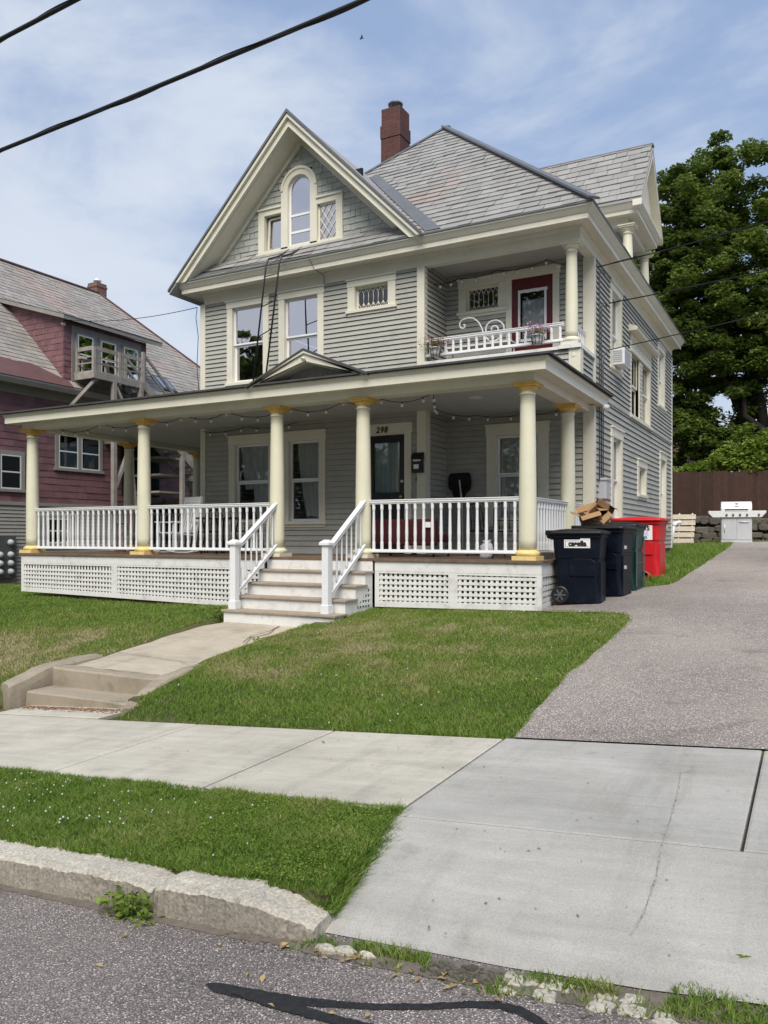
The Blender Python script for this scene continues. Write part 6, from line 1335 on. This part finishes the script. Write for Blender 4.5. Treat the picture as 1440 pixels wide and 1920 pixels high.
NR = Fr((EXn, 0, EZn), (0, 1, 0), (ns / nl, 0, 1 / nl), (-1 / nl, 0, ns / nl)); LL = (EXn - RX) * nl
mb = MB(); slates(mb, NR, [(9, .75), (16.55, .75), (16.55, LL), (9, LL)], .21, .30, .018); slates(mb, NR, [(16.5, 4.05), (HR, 4.05), (HR, LL), (16.5, LL)], .21, .30, .018); slates(mb, NR, [(19.75, 0), (HB, 0), (HR + .02, LL), (19.75, LL)], .21, .30, .018)
npart(mb, 'slate_courses', 'slate_old', nroof)
mb = MB(); mb.q([NR.p(9, .02, -.05), NR.p(16.6, .02, -.05), NR.p(16.6, .02, .25), NR.p(15.6, .02, .8), NR.p(9, .02, .8)]); npart(mb, 'roof_flashing', 'red_metal', nroof)
mb = MB(); mb.bar((EXn, HB, EZn + .04), (RX, HR, RZ + .04), .12, .04); mb.bar((RX, 2, RZ + .03), (RX, HR, RZ + .03), .14, .05); npart(mb, 'ridge_cap', 'red_metal', nroof)
mb = MB(); mb.sweep([(-20, 2), (-20, 27)][::-1], [(0, 5.9), (.38, 5.9), (.38, 5.93), (.44, 5.95), (.47, 6.07), (0, 6.12)][::1]) if False else None
mb.fb(NF, 4, 27.3, 0, .40, 5.90, 5.94); mb.prism(Fr((-20, 0, 0), (1, 0, 0), (0, 1, 0)), [(.38, 5.87), (.42, 5.87), (.48, 6.0), (.48, 6.05), (.38, 6.05)], 4, 27.3); mb.fb(NF, 6, 27, .002, .04, 5.66, 5.90); npart(mb, 'cornice', 'purple_trim')
mb = MB(); mb.fb(NR, 21.0, 21.75, .02, .09, .95 + .0, 1.75); sky_ = npart(mb, 'skylight', 'panel_grey', nroof); mb = MB(); mb.q([NR.p(a, .095, b) for a, b in ((21.1, 1.05), (21.65, 1.05), (21.65, 1.65), (21.1, 1.65))]); npart(mb, 'pane', 'glass_coated', sky_)
# shed dormer
DYa, DYb, DFX = 16.45, 19.8, -19.78; dz = lambda x: 8.18 + .30 * (DFX + .25 - x)
mb = MB(); mb.prism(Fr((0, 0, 0), (1, 0, 0), (0, 1, 0)), [(DFX + .30, dz(DFX + .3)), (-23.3, dz(-23.3)), (-23.3, dz(-23.3) - .12), (DFX + .30, dz(DFX + .3) - .12)], DYa - .25, DYb + .45); ndr = npart(mb, 'dormer_roof', 'purple_trim')
dsl = math.hypot(1, .30); ND = Fr((DFX + .32, 0, dz(DFX + .32) + .004), (0, 1, 0), (.3 / dsl, 0, 1 / dsl), (-1 / dsl, 0, .3 / dsl)); mb = MB(); slates(mb, ND, [(DYa - .26, 0), (DYb + .46, 0), (DYb + .46, 3.2), (DYa - .26, 3.2)], .21, .3, .016); npart(mb, 'slate_courses', 'slate_old', ndr)
NDF = Fr((DFX, 0, 0), (0, 1, 0), (1, 0, 0)); mb = MB(); slates(mb, NDF, [(DYa, 6.0), (DYb, 6.0), (DYb, 8.1), (DYa, 8.1)], .18, .2, .014, jit=.25, back=True)
NDC = Fr((0, DYa, 0), (1, 0, 0), (0, -1, 0)); slates(mb, NDC, [(-22.6, 9.0), (DFX, 6.15), (DFX, 8.12), (-22.6, 8.95 + .1)], .18, .2, .014, jit=.25, back=True)
mb.box(-22.9, DFX - .02, DYb - .05, DYb, 6.2, 8.1); npart(mb, 'dormer_wall', 'purple_paint')
mb = MB(); mb.fb(NDF, 16.72, 19.55, 0, .03, 6.3, 8.0); npart(mb, 'dormer_casing', 'purple_trim')
for a in (16.85, 17.75, 18.7): nwindow(Fr((DFX + .03, 0, 0), (0, 1, 0), (1, 0, 0)), a, a + .72, 6.5, 7.82, cw=.06)
# wooden deck under the dormer, its posts and stairs
od = lambda mb, n: npart(mb, n, 'old_wood')
mb = MB(); mb.box(-19.7, -18.9, 16.8, 18.75, 6.52, 6.57); mb.box(-18.93, -18.88, 16.78, 18.8, 6.33, 6.53); mb.box(-19.7, -18.9, 16.78, 16.83, 6.33, 6.53); od(mb, 'deck')
mb = MB()
for x, y in ((-18.92, 16.82), (-19.62, 16.82), (-18.92, 17.8), (-18.92, 18.75)): mb.bar((x, y, 6.35), (x, y, 7.28), .085)
for z, w in ((7.24, .12), (6.98, .035), (6.80, .035)): mb.bar((-18.92, 16.78, z), (-18.92, 18.8, z), .04, w); mb.bar((-19.66, 16.82, z), (-18.9, 16.82, z), .04, w)
mb.bar((-19.66, 16.82, 7.05), (-19.2, 16.82, 6.95), .03, .07); od(mb, 'deck_railing')
mb = MB(); mb.bar((-18.95, 16.95, 6.35), (-19.95, 16.5, 5.2), .09); mb.bar((-18.92, 17.6, 6.35), (-18.92, 17.6, .2), .13); mb.bar((-18.92, 17.68, 6.2), (-18.92, 18.3, 5.2), .09); mb.bar((-18.92, 18.7, 6.5), (-18.92, 18.7, .2), .13); mb.bar((-18.92, 18.55, 2.0), (-18.92, 17.62, 3.4) if False else (-18.92, 18.2, 4.7), .09); mb.bar((-18.92, 17.65, 3.1), (-18.92, 18.35, 4.6), .10); od(mb, 'deck_post')
def flight(x0, x1, ya, za, yb, zb_, name='stairs'):
    mb = MB(); n = int(abs(za - zb_) / .2)
    for x in (x0, x1): mb.bar((x, ya, za), (x, yb, zb_), .045, .27); mb.bar((x, ya, za + .95), (x, yb, zb_ + .95), .05, .09); mb.bar((x, ya, za + .6), (x, yb, zb_ + .6), .04, .06)
    for k in range(n): f = (k + .5) / n; y = ya + (yb - ya) * f; z = za + (zb_ - za) * f; mb.box(x0, x1, y - .13, y + .13, z + .06, z + .10)
    for x in (x0, x1): mb.bar((x, yb, zb_ - .2), (x, yb, zb_ + 1.0), .09); mb.bar((x, ya, za - .2), (x, ya, za + 1.0), .09)
    return od(mb, name)
flight(-19.7, -18.9, 18.8, 6.5, 21.6, 4.3); flight(-18.7, -17.9, 18.9, 4.75, 21.2, 3.05)
mb = MB(); mb.box(-20, -17.8, 20.9, 24.0, 2.72, 2.9); mb.box(-20, -17.8, 18.2, 19.2, 4.55, 4.7)
for x, y in ((-17.9, 20.95), (-17.9, 22.4), (-17.9, 19.5), (-18.8, 20.95)): mb.bar((x, y, 0), (x, y, 4.4 if y < 21 else 3.9), .12)
mb.bar((-17.9, 20.4, 1.6), (-17.9, 20.95, 2.7), .08); mb.bar((-17.9, 21.6, 1.6), (-17.9, 21.0, 2.7), .08); mb.bar((-17.85, 21, 3.75), (-17.85, 24, 3.75), .05, .1); mb.bar((-17.85, 21, 3.35), (-17.85, 24, 3.35), .04, .08); od(mb, 'landing')
mb = MB(); mb.fb(NF, 19.3, 26.5, .03, .05, .1, 2.7); mb.fb(NF, 18.9, 20.6, .03, .05, 2.95, 5.3); npart(mb, 'stair_shadow', 'dark_void')  # near-black panels on the wall, painted shadow under the stairs and landing
for k in range(7):
    if k % 2 == 0: mb = MB(); mb.box(-19.94, -18.5, 19.1 + k * .02, 20.5, 3.0 + k * .28, 3.06 + k * .28); od(mb, 'shelf')
# chimney and meters
mb = MB(); mb.box(-25.25, -24.75, 22.15, 22.65, 9.5, 11.6); mb.box(-25.27, -24.73, 22.13, 22.67, 11.42, 11.5); nch = npart(mb, 'chimney', 'brick_brown', uv=True)
mb = MB(); mb.lathe((-25, 22.4, 11.6), [(.09, 0), (.09, .1), (.15, .105), (.16, .15), (.12, .17), (.06, .24), (.02, .25)], 14); npart(mb, 'chimney_cap', 'steel', nch)
mb = MB(); mb.fb(NF, 13.9, 14.88, .02, .16, .42, 1.62); mp = npart(mb, 'meter_panel', 'panel_grey', bevel=.01)
for u in (14.35, 14.68):
    for w in (.60, .84, 1.08, 1.42 if u > 14.5 else 1.09):
        if (u, w) == (14.35, 1.09): continue
        mb = MB(); mb.lathe((0, 0, 0), [(.085, 0), (.09, .02), (.085, .05), (.07, .055), (.068, .10), (.05, .125), (.01, .13)], 14); mb.v = [tuple(NF.p(u + v[0], .16 + v[2], w + v[1])) for v in mb.v]; npart(mb, 'electric_meter', 'meter_grey', mp)
mb = MB(); mb.tube([NF.p(16.45, .12, 8.0) , NF.p(16.45, .25, 7.96)], [.03, .05], 10); npart(mb, 'spotlight', 'vinyl_white')

# =================================================================== front steps of the concrete walk
t = thing('concrete_steps', 'weathered concrete steps with curved wing walls up from the pavement', 'steps', (-7.3, 6.3, zsw(-7.3, 5.7)))
def rough(mb, a=.012, sc=5):
    for i, v in enumerate(mb.v): p = Vector(v); n = mnoise.noise_vector(p * sc) * a + mnoise.noise_vector(p * sc * 4) * a * .4; mb.v[i] = tuple(p + n)
def rbox(mb, x0, x1, y0, y1, zb, zt_, nx=14, ny=4):
    top = lambda x, y: zt_(x) if callable(zt_) else zt_
    X = np.linspace(x0, x1, nx + 1); Y = np.linspace(y0, y1, ny + 1); ring = [(x, y0) for x in X[:-1]] + [(x1, y) for y in Y[:-1]] + [(x, y1) for x in X[::-1][:-1]] + [(x0, y) for y in Y[::-1][:-1]]
    cx_, cy_ = (x0 + x1) / 2, (y0 + y1) / 2; ins = lambda x, y, d: (x + math.copysign(min(d, abs(cx_ - x)), cx_ - x), y + math.copysign(min(d, abs(cy_ - y)), cy_ - y))
    r = [[(x, y, zb) for x, y in ring]] + [[(x, y, zb + (top(x, y) - .02 - zb) * f) for x, y in ring] for f in (.33, .66, 1)] + [[(*ins(x, y, .018), top(x, y)) for x, y in ring]]
    mb.loft(r, True, False)
mb = MB(); rbox(mb, -8.12, -6.42, 6.22, 6.62, -.7, lambda x: -.205 + .008 * (x + 7)); rough(mb, .010); mb.build('step', 'concrete_old', t)
mb = MB(); rbox(mb, -8.16, -6.44, 6.60, 6.85, -.7, .005); rough(mb, .008); mb.build('step', 'concrete_old', t)
def wing(pts, w, label):
    mb = MB(); rings = []
    for i, (x, y, z) in enumerate(pts):
        j = min(i + 1, len(pts) - 1); k = max(i - 1, 0); d = Vector((pts[j][0] - pts[k][0], pts[j][1] - pts[k][1], 0)).normalized(); n = Vector((d.y, -d.x, 0)); p = Vector((x, y, 0))
        prof = [(-.5, -.85), (-.5, -.1), (-.49, -.025), (-.40, 0), (0, .004), (.40, 0), (.49, -.025), (.5, -.1), (.5, -.85)]
        rings.append([tuple(p + n * (a * w)) [:2] + (z + b,) for a, b in prof])
    mb.loft(rings, True, False); rough(mb, .012); return mb.build('wing_wall', 'concrete_old', t, label=label)
def curve(P, n=18):
    P = [Vector(p) for p in P]; out = []
    for i in range(len(P) - 1):
        a, b, c, d = P[max(i - 1, 0)], P[i], P[i + 1], P[min(i + 2, len(P) - 1)]
        for k in range(n // (len(P) - 1) + 1):
            f = k / (n // (len(P) - 1) + 1); out.append(tuple(.5 * ((2 * b) + (-a + c) * f + (2 * a - 5 * b + 4 * c - d) * f * f + (-a + 3 * b - 3 * c + d) * f ** 3)))
    return out + [tuple(P[-1])]
wing(curve([(-8.34, 6.10, -.14), (-8.29, 6.26, -.08), (-8.25, 6.58, .02), (-8.22, 6.95, .05), (-8.20, 7.35, .06)]), .25, 'taller left wing wall')
wing(curve([(-6.24, 6.02, -.20), (-6.30, 6.26, -.09), (-6.34, 6.60, .02), (-6.36, 6.95, .06), (-6.42, 7.35, .065)]), .20, 'lower right wing wall')
# concrete walk from the steps to the porch
mb = MB(); rows = np.linspace(6.8, 10.05, 27); pts = []
for y in rows:
    xl = np.interp(y, [6.8, 7.4, 8.5, 9.4, 10.05], [-8.2, -8.24, -8.36, -8.42, -8.2]) + .03 * mnoise.noise(Vector((y * 2, 0, 3))); xr = float(walk_edge(y)) + .05 * mnoise.noise(Vector((y * 3, 4, 3))) - .02
    z = np.interp(y, [6.8, 7.4, 9.85, 10.1], [.004, .05, .262, .27]); pts.append([(xl + (xr - xl) * k / 8, y, z + .01 * mnoise.noise(Vector((k, y * 2, 8))) - (.06 if k in (0, 8) else 0)) for k in range(9)])
i0 = 0
for r in pts: mb.v += r
for j in range(len(rows) - 1):
    for k in range(8): a = j * 9 + k; mb.f.append([a, a + 1, a + 10, a + 9]); mb.sm.append(True)
struct(mb.build('walkway', 'concrete_walk'))
mb = MB(); ln = [(-8.2, 7.55), (-7.6, 7.50), (-7.0, 7.42), (-6.6, 7.40)]
def gz(y): return float(np.interp(y, [6.8, 7.4, 9.85, 10.1], [.004, .05, .262, .27])) + .012
for (a, b), (c, d) in zip(ln, ln[1:]): mb.q([(a, b, gz(b)), (c, d, gz(d)), (c, d + .008, gz(d)), (a, b + .008, gz(b))])
ln = [(-6.78, 8.55), (-6.95, 8.95), (-6.9, 9.3), (-7.0, 9.7)]
for (a, b), (c, d) in zip(ln, ln[1:]): mb.q([(a, b, gz(b)), (c, d, gz(d)), (c + .02, d, gz(d)), (a + .02, b, gz(b))])
struct(mb.build('crack', 'soil'))
mb = MB(); slab(mb, -8.05, -6.40, 5.745, 6.24, lambda x, y: zsw(x, 5.73) + .006); struct(mb.build('step_landing', 'concrete'))

# =================================================================== trees
def branchy(mb, a, b, r0, r1, bend, seed):
    a, b = Vector(a), Vector(b); rg = random.Random(seed); m = [a.lerp(b, f) + Vector((rg.uniform(-1, 1), rg.uniform(-1, 1), rg.uniform(-.5, .5))) * bend * math.sin(math.pi * f) for f in np.linspace(0, 1, 7)]
    mb.tube(m, list(np.linspace(r0, r1, 7)), 9); return m
def tree(name, label, base, limbs, clumps, nleaf, size, seed, mat='leaf', spread=.55, group=None, tr=.32):
    t = thing(name, label, 'tree', base, 0, group); mb = MB(); rg = np.random.default_rng(seed); tips = []
    for i, (p, q, r0, r1) in enumerate(limbs): tips += branchy(mb, p, q, r0, r1, .35, seed + i)[3:]
    cl = []
    for (cx_, cy_, cz_, rx, ry, rz_, n) in clumps:
        d = rg.normal(0, 1, (n, 3)); d /= np.linalg.norm(d, axis=1)[:, None]; rad = rg.random(n) ** .45; cl.append(np.stack([cx_ + d[:, 0] * rx * rad, cy_ + d[:, 1] * ry * rad, cz_ + d[:, 2] * rz_ * rad], -1))
    cl = np.concatenate(cl); T = np.array([tuple(v) for v in tips])
    for i in range(0, len(cl), 3):
        c = cl[i]; k = np.argmin(((T - c) ** 2).sum(1)); mb.tube([tuple(T[k]), tuple((T[k] + c) / 2 + rg.normal(0, .15, 3)), tuple(c)], [.05, .03, .012], 5)
    mb.build('trunk', 'bark', t)
    per = max(1, nleaf // len(cl)); P = []; tint = []
    for c in cl:
        n = int(per * rg.uniform(.5, 1.5)); s_ = spread * rg.uniform(.6, 1.3); d = rg.normal(0, 1, (n, 3)); d /= np.linalg.norm(d, axis=1)[:, None]; r = rg.random(n) ** .4; p = d * r[:, None] * s_; p[:, 2] = p[:, 2] * .55 - .25 * (p[:, 0] ** 2 + p[:, 1] ** 2)
        P.append(c + p); tint.append(np.clip(rg.normal(.42, .10) + rg.normal(0, .16, n), 0, 1))
    P = np.concatenate(P); tint = np.concatenate(tint); o = Vector(base); P = P - np.array(o)
    leaf_cards('crown', P, size, mat, seed + 3, tint, parent=t); return t
tree('maple_tree', 'big dark green maple behind the brown fence, nearest the house', (-1.1, 32.5, 2.1), [((-1.1, 32.6, 1.9), (-1.5, 32.5, 5), .30, .24), ((-1.5, 32.5, 5), (-2.9, 32.3, 13.5), .22, .06), ((-1.5, 32.5, 4.6), (-4.6, 32, 10.5), .19, .05), ((-1.3, 32.4, 4.2), (-1.0, 32, 11), .2, .06), ((-1.4, 32.2, 4.8), (-3.4, 32, 8.6), .14, .05), ((-3.9, 33, 2), (-4.0, 32.5, 7), .16, .05)],
     [(-3.1, 32, 13.5, 2.5, 2.2, 2.8, 120), (-4.4, 32, 9.6, 2.4, 1.8, 2.4, 100), (-5.0, 32, 12.6, 1.6, 1.6, 2.3, 60), (-3.0, 31.2, 10.6, 2.6, 1.2, 2.4, 60), (-1.4, 31.6, 10.2, 2.2, 1.8, 2.6, 85), (-4.6, 32.5, 6.2, 1.5, 1.6, 2.2, 52), (-3.6, 31.8, 4.9, 1.3, 1.3, 1.4, 34), (-2.6, 33, 7.2, 1.9, 1.6, 1.4, 34), (-1.6, 33, 5.6, 1.2, 1.2, .9, 12), (-2.6, 32, 8.6, 2.4, 1.4, 1.2, 40)], 150000, .18, 101, spread=.5)
tree('maple_tree', 'tall maple at the right edge, its crown running out of the photo', (0.8, 34, 2.1), [((.8, 34, 2), (.4, 33.6, 7), .34, .26), ((.4, 33.6, 7), (.1, 33, 14.5), .25, .07), ((.4, 33.6, 6), (2.6, 33, 11), .2, .06), ((.4, 33.6, 6), (-1.2, 33, 10), .18, .05)],
     [(.5, 33.4, 12.7, 2.5, 2.2, 3.0, 80), (1.4, 33, 8.8, 2.6, 2.0, 2.4, 60), (-.7, 33, 8.4, 1.2, 1.4, 1.6, 34)], 50000, .19, 131, spread=.5)
tree('leafy_shrub', 'bright green leafy shrub hanging over the right end of the fence', (-1.6, 29.6, 2.1), [((-1.5, 29.8, 2.1), (-2.0, 29.3, 4.4), .08, .03), ((-1.3, 29.8, 2.1), (-.6, 29.2, 5.2), .08, .03), ((-1.4, 29.8, 2.1), (-1.5, 29.5, 4.6), .08, .03)],
     [(-1.1, 29.1, 4.65, 1.3, .9, .75, 60), (-2.2, 28.8, 4.15, .8, .6, .5, 34), (-1.2, 28.6, 4.05, 1.2, .6, .5, 44)], 17000, .14, 151, 'leaf_bright', .36)
tree('leafy_shrub', 'yellow green sapling above the fence beside the rear corner of the house', (-3.9, 30, 2.1), [((-3.9, 30, 2.1), (-3.85, 29.8, 4.4), .05, .02)], [(-3.85, 29.6, 3.85, .6, .5, .45, 16)], 2400, .11, 161, 'leaf_bright', .26)
rg = np.random.default_rng(77); P = []  # unseen trees across the street, added to block low sky from the porch
for k in range(330):
    c = np.array([rg.uniform(-46, 26), rg.uniform(-24, -15), 0]); c[2] = .075 * max(c[0], -30) + 1 + rg.random() ** .8 * ((8.0 if -42 < c[0] < -22 else 18.0) + 2.0 * math.sin(c[0] * .35)); n = 110; d = rg.normal(0, 1, (n, 3)); d /= np.linalg.norm(d, axis=1)[:, None]; P.append(c + d * rg.random((n, 1)) ** .4 * np.array([2.4, 2, 1.7]))
leaf_cards('unseen_treeline', np.concatenate(P), .75, 'leaf', 78, .35, kind='stuff')
tree('street_tree', 'leafy tree across the street, seen mirrored in the left upper window', (-32.4, -15, -2.4), [((-32.4, -15, -3), (-32.4, -15, 9), .3, .2), ((-32.4, -15, 8), (-31.5, -14, 13), .15, .05), ((-32.4, -15, 8), (-33.5, -16, 13), .15, .05)], [(-32.2, -15, 11.4, 1.7, 2.0, 4.6, 60)], 18000, .26, 171)

# =================================================================== cables and bird
def cable(name, label, pts, r, group='overhead cables', twist=0):
    mb = MB(); mb.tube(pts, r, 8)
    if twist:
        P = [Vector(p) for p in pts]; q = []; n = len(P)
        for i in range(n - 1):
            m = max(2, int((P[i + 1] - P[i]).length / .05))
            for k in range(m): p = P[i].lerp(P[i + 1], k / m); a = (i * m + k) * .16; q.append(p + Vector((0, math.cos(a), math.sin(a))) * (r + twist))
        mb.tube(q, twist, 5)
    return tag(mb.build(name, 'cable_black'), label, 'cable', group)
def span(a, b, sag, n=24): a, b = Vector(a), Vector(b); return [a.lerp(b, k / n) - Vector((0, 0, sag * 4 * (k / n) * (1 - k / n))) for k in range(n + 1)]
cable('overhead_cable', 'thick black cable crossing the sky from the left edge to the top', [(x, 5.2, 5.64 + .040 * (x + 2.98) + .0022 * (x + 5) ** 2 - .010) for x in np.linspace(-24, 14, 60)], .019, twist=.004)
cable('overhead_cable', 'thick black cable cutting the top left corner of the sky', [(x, 5.2, 6.585 + .046 * (x + 7.18) + .0022 * (x + 6.5) ** 2) for x in np.linspace(-24, 14, 60)], .021, twist=.005)
cable('service_cable', 'topmost black service cable from the side eave past the tree', span((-3.38, 14.35, 6.42), (14, 6.2, 7.4), .62), .011, twist=.004)
cable('service_cable', 'thin middle service cable bending out from the side wall', span((-3.30, 14.9, 5.90), (15, 7.4, 6.3), .40), .011)
cable('service_cable', 'thin lowest service cable reaching from the side wall towards the tree', span((-3.30, 14.75, 5.0), (15, 9.5, 6.4), .15), .009)
cable('service_cable', 'thin grey wire running from the house eave to the neighbouring dormer', span((-11.6, 13.1, 6.50), (-19.6, 16.3, 8.05), .15), .008)
cable('service_cable', 'loose wire hanging down beside the left corner of the upper wall', [(-11.62, 13.12, 6.5), (-11.68, 13.15, 6.3), (-11.66, 13.2, 5.9), (-11.74, 13.25, 5.3), (-11.72, 13.3, 4.6)], .007)
cable('service_cable', 'thin wire sagging across the skirt roof below the gable window', [(-7.98, 13.1, 7.3), (-8.2, 12.9, 7.05), (-8.5, 12.72, 6.94), (-8.46, 12.74, 6.86), (-8.44, 12.85, 6.74), (-8.40, 13.12, 6.7), (-8.42, 13.16, 6.55)], .006)
t = thing('bird', 'tiny dark bird high in the sky right of the thick cable', 'bird', (-19.9, 34.6, 26.6), R(40)); t.scale = (.55, .55, .55)
mb = MB(); mb.loft([[(x, r * math.cos(a), r * math.sin(a)) for a in np.linspace(0, 6.28, 9)[:-1]] for x, r in ((-.22, .005), (-.12, .03), (0, .05), (.1, .04), (.15, .03), (.2, .004))], True, True)
for s_ in (1, -1): mb.loft([[(x0, s_ * y, z), (x1, s_ * y, z), (x1, s_ * y, z + .012), (x0, s_ * y, z + .012)] for x0, x1, y, z in ((-.08, .06, .03, .02), (-.06, .07, .16, .10), (-.12, -.06, .36, .05))])
mb.build('body', 'black_metal', t, world=False)

# =================================================================== sky, sun, camera
SUN_EL, SUN_AZ = R(50), R(157)
w = bpy.data.worlds.new('World'); scene.world = w; w.use_nodes = True; nt = w.node_tree; L = nt.links.new; bg = nt.nodes['Background']
sk_ = nd(nt, 'ShaderNodeTexSky', sky_type='NISHITA', sun_disc=False, sun_elevation=SUN_EL, sun_rotation=SUN_AZ); sk_.air_density = 1.3; sk_.dust_density = 1.2; sk_.ozone_density = 2.0
tc = nd(nt, 'ShaderNodeTexCoord'); mp = nd(nt, 'ShaderNodeMapping'); mp.inputs['Scale'].default_value = (1, 1, 2.6); mp.inputs['Rotation'].default_value = (.15, .2, .5); L(tc.outputs['Generated'], mp.inputs[0])
n1 = nd(nt, 'ShaderNodeTexNoise'); n1.inputs['Scale'].default_value = 2.3; n1.inputs['Detail'].default_value = 10; n1.inputs['Roughness'].default_value = .58; n1.inputs['Distortion'].default_value = .35; L(mp.outputs[0], n1.inputs['Vector'])
sp2 = nd(nt, 'ShaderNodeSeparateXYZ'); L(tc.outputs['Generated'], sp2.inputs[0])
hz = nd(nt, 'ShaderNodeMapRange'); hz.inputs['From Min'].default_value = .60; hz.inputs['From Max'].default_value = .05; hz.inputs['To Min'].default_value = -.075; hz.inputs['To Max'].default_value = .24; L(sp2.outputs['Z'], hz.inputs['Value'])
xl_ = nd(nt, 'ShaderNodeMapRange'); xl_.inputs['From Min'].default_value = .02; xl_.inputs['From Max'].default_value = -.75; xl_.inputs['To Min'].default_value = -.10; xl_.inputs['To Max'].default_value = .17; L(sp2.outputs['X'], xl_.inputs['Value'])
ad = nd(nt, 'ShaderNodeMath', operation='ADD'); L(n1.outputs[0], ad.inputs[0]); L(hz.outputs[0], ad.inputs[1]); ad2 = nd(nt, 'ShaderNodeMath', operation='ADD'); L(ad.outputs[0], ad2.inputs[0]); L(xl_.outputs[0], ad2.inputs[1])
cm = nd(nt, 'ShaderNodeMapRange', interpolation_type='SMOOTHSTEP'); cm.inputs['From Min'].default_value = .44; cm.inputs['From Max'].default_value = .74; cm.inputs['To Max'].default_value = .92; L(ad2.outputs[0], cm.inputs['Value'])
n2 = nd(nt, 'ShaderNodeTexNoise'); n2.inputs['Scale'].default_value = 4; n2.inputs['Detail'].default_value = 5; L(mp.outputs[0], n2.inputs['Vector'])
cc_ = nd(nt, 'ShaderNodeMix', data_type='RGBA'); cc_.inputs['A'].default_value = (4.6, 5.2, 6.3, 1); cc_.inputs['B'].default_value = (6.0, 6.45, 7.1, 1); L(n2.outputs[0], cc_.inputs['Factor'])
bl = nd(nt, 'ShaderNodeMix', data_type='RGBA'); bl.inputs['Factor'].default_value = .7; bl.inputs['B'].default_value = (2.95, 3.9, 5.9, 1); L(sk_.outputs[0], bl.inputs['A'])
mx = nd(nt, 'ShaderNodeMix', data_type='RGBA'); L(cm.outputs[0], mx.inputs['Factor']); L(bl.outputs['Result'], mx.inputs['A']); L(cc_.outputs['Result'], mx.inputs['B'])
L(mx.outputs['Result'], bg.inputs[0]); bg.inputs[1].default_value = .092
sl_ = bpy.data.lights.new('sun', 'SUN'); sl_.energy = 3.2; sl_.angle = R(38); sl_.color = (1, .935, .83); so = bpy.data.objects.new('sun', sl_); COL.objects.link(so)
d = Vector((math.sin(SUN_AZ) * math.cos(SUN_EL), math.cos(SUN_AZ) * math.cos(SUN_EL), math.sin(SUN_EL))); so.rotation_euler = d.to_track_quat('Z', 'Y').to_euler(); so.location = (0, -10, 20)
cam = bpy.data.cameras.new('camera'); co = bpy.data.objects.new('camera', cam); COL.objects.link(co); co.location = (0, 0, 1.6); co.rotation_euler = (R(90), 0, R(28.3))
cam.sensor_fit = 'VERTICAL'; cam.sensor_height = 24; cam.lens = 1490 / 1920 * 24; cam.shift_y = (1005 - 960) / 1920; cam.clip_end = 1500; cam.clip_start = .05
scene.camera = co
scene.view_settings.view_transform = 'Standard'; scene.view_settings.look = 'None'; scene.view_settings.exposure = .5; scene.view_settings.gamma = 1
scene.cycles.max_bounces = 8; scene.cycles.transparent_max_bounces = 12
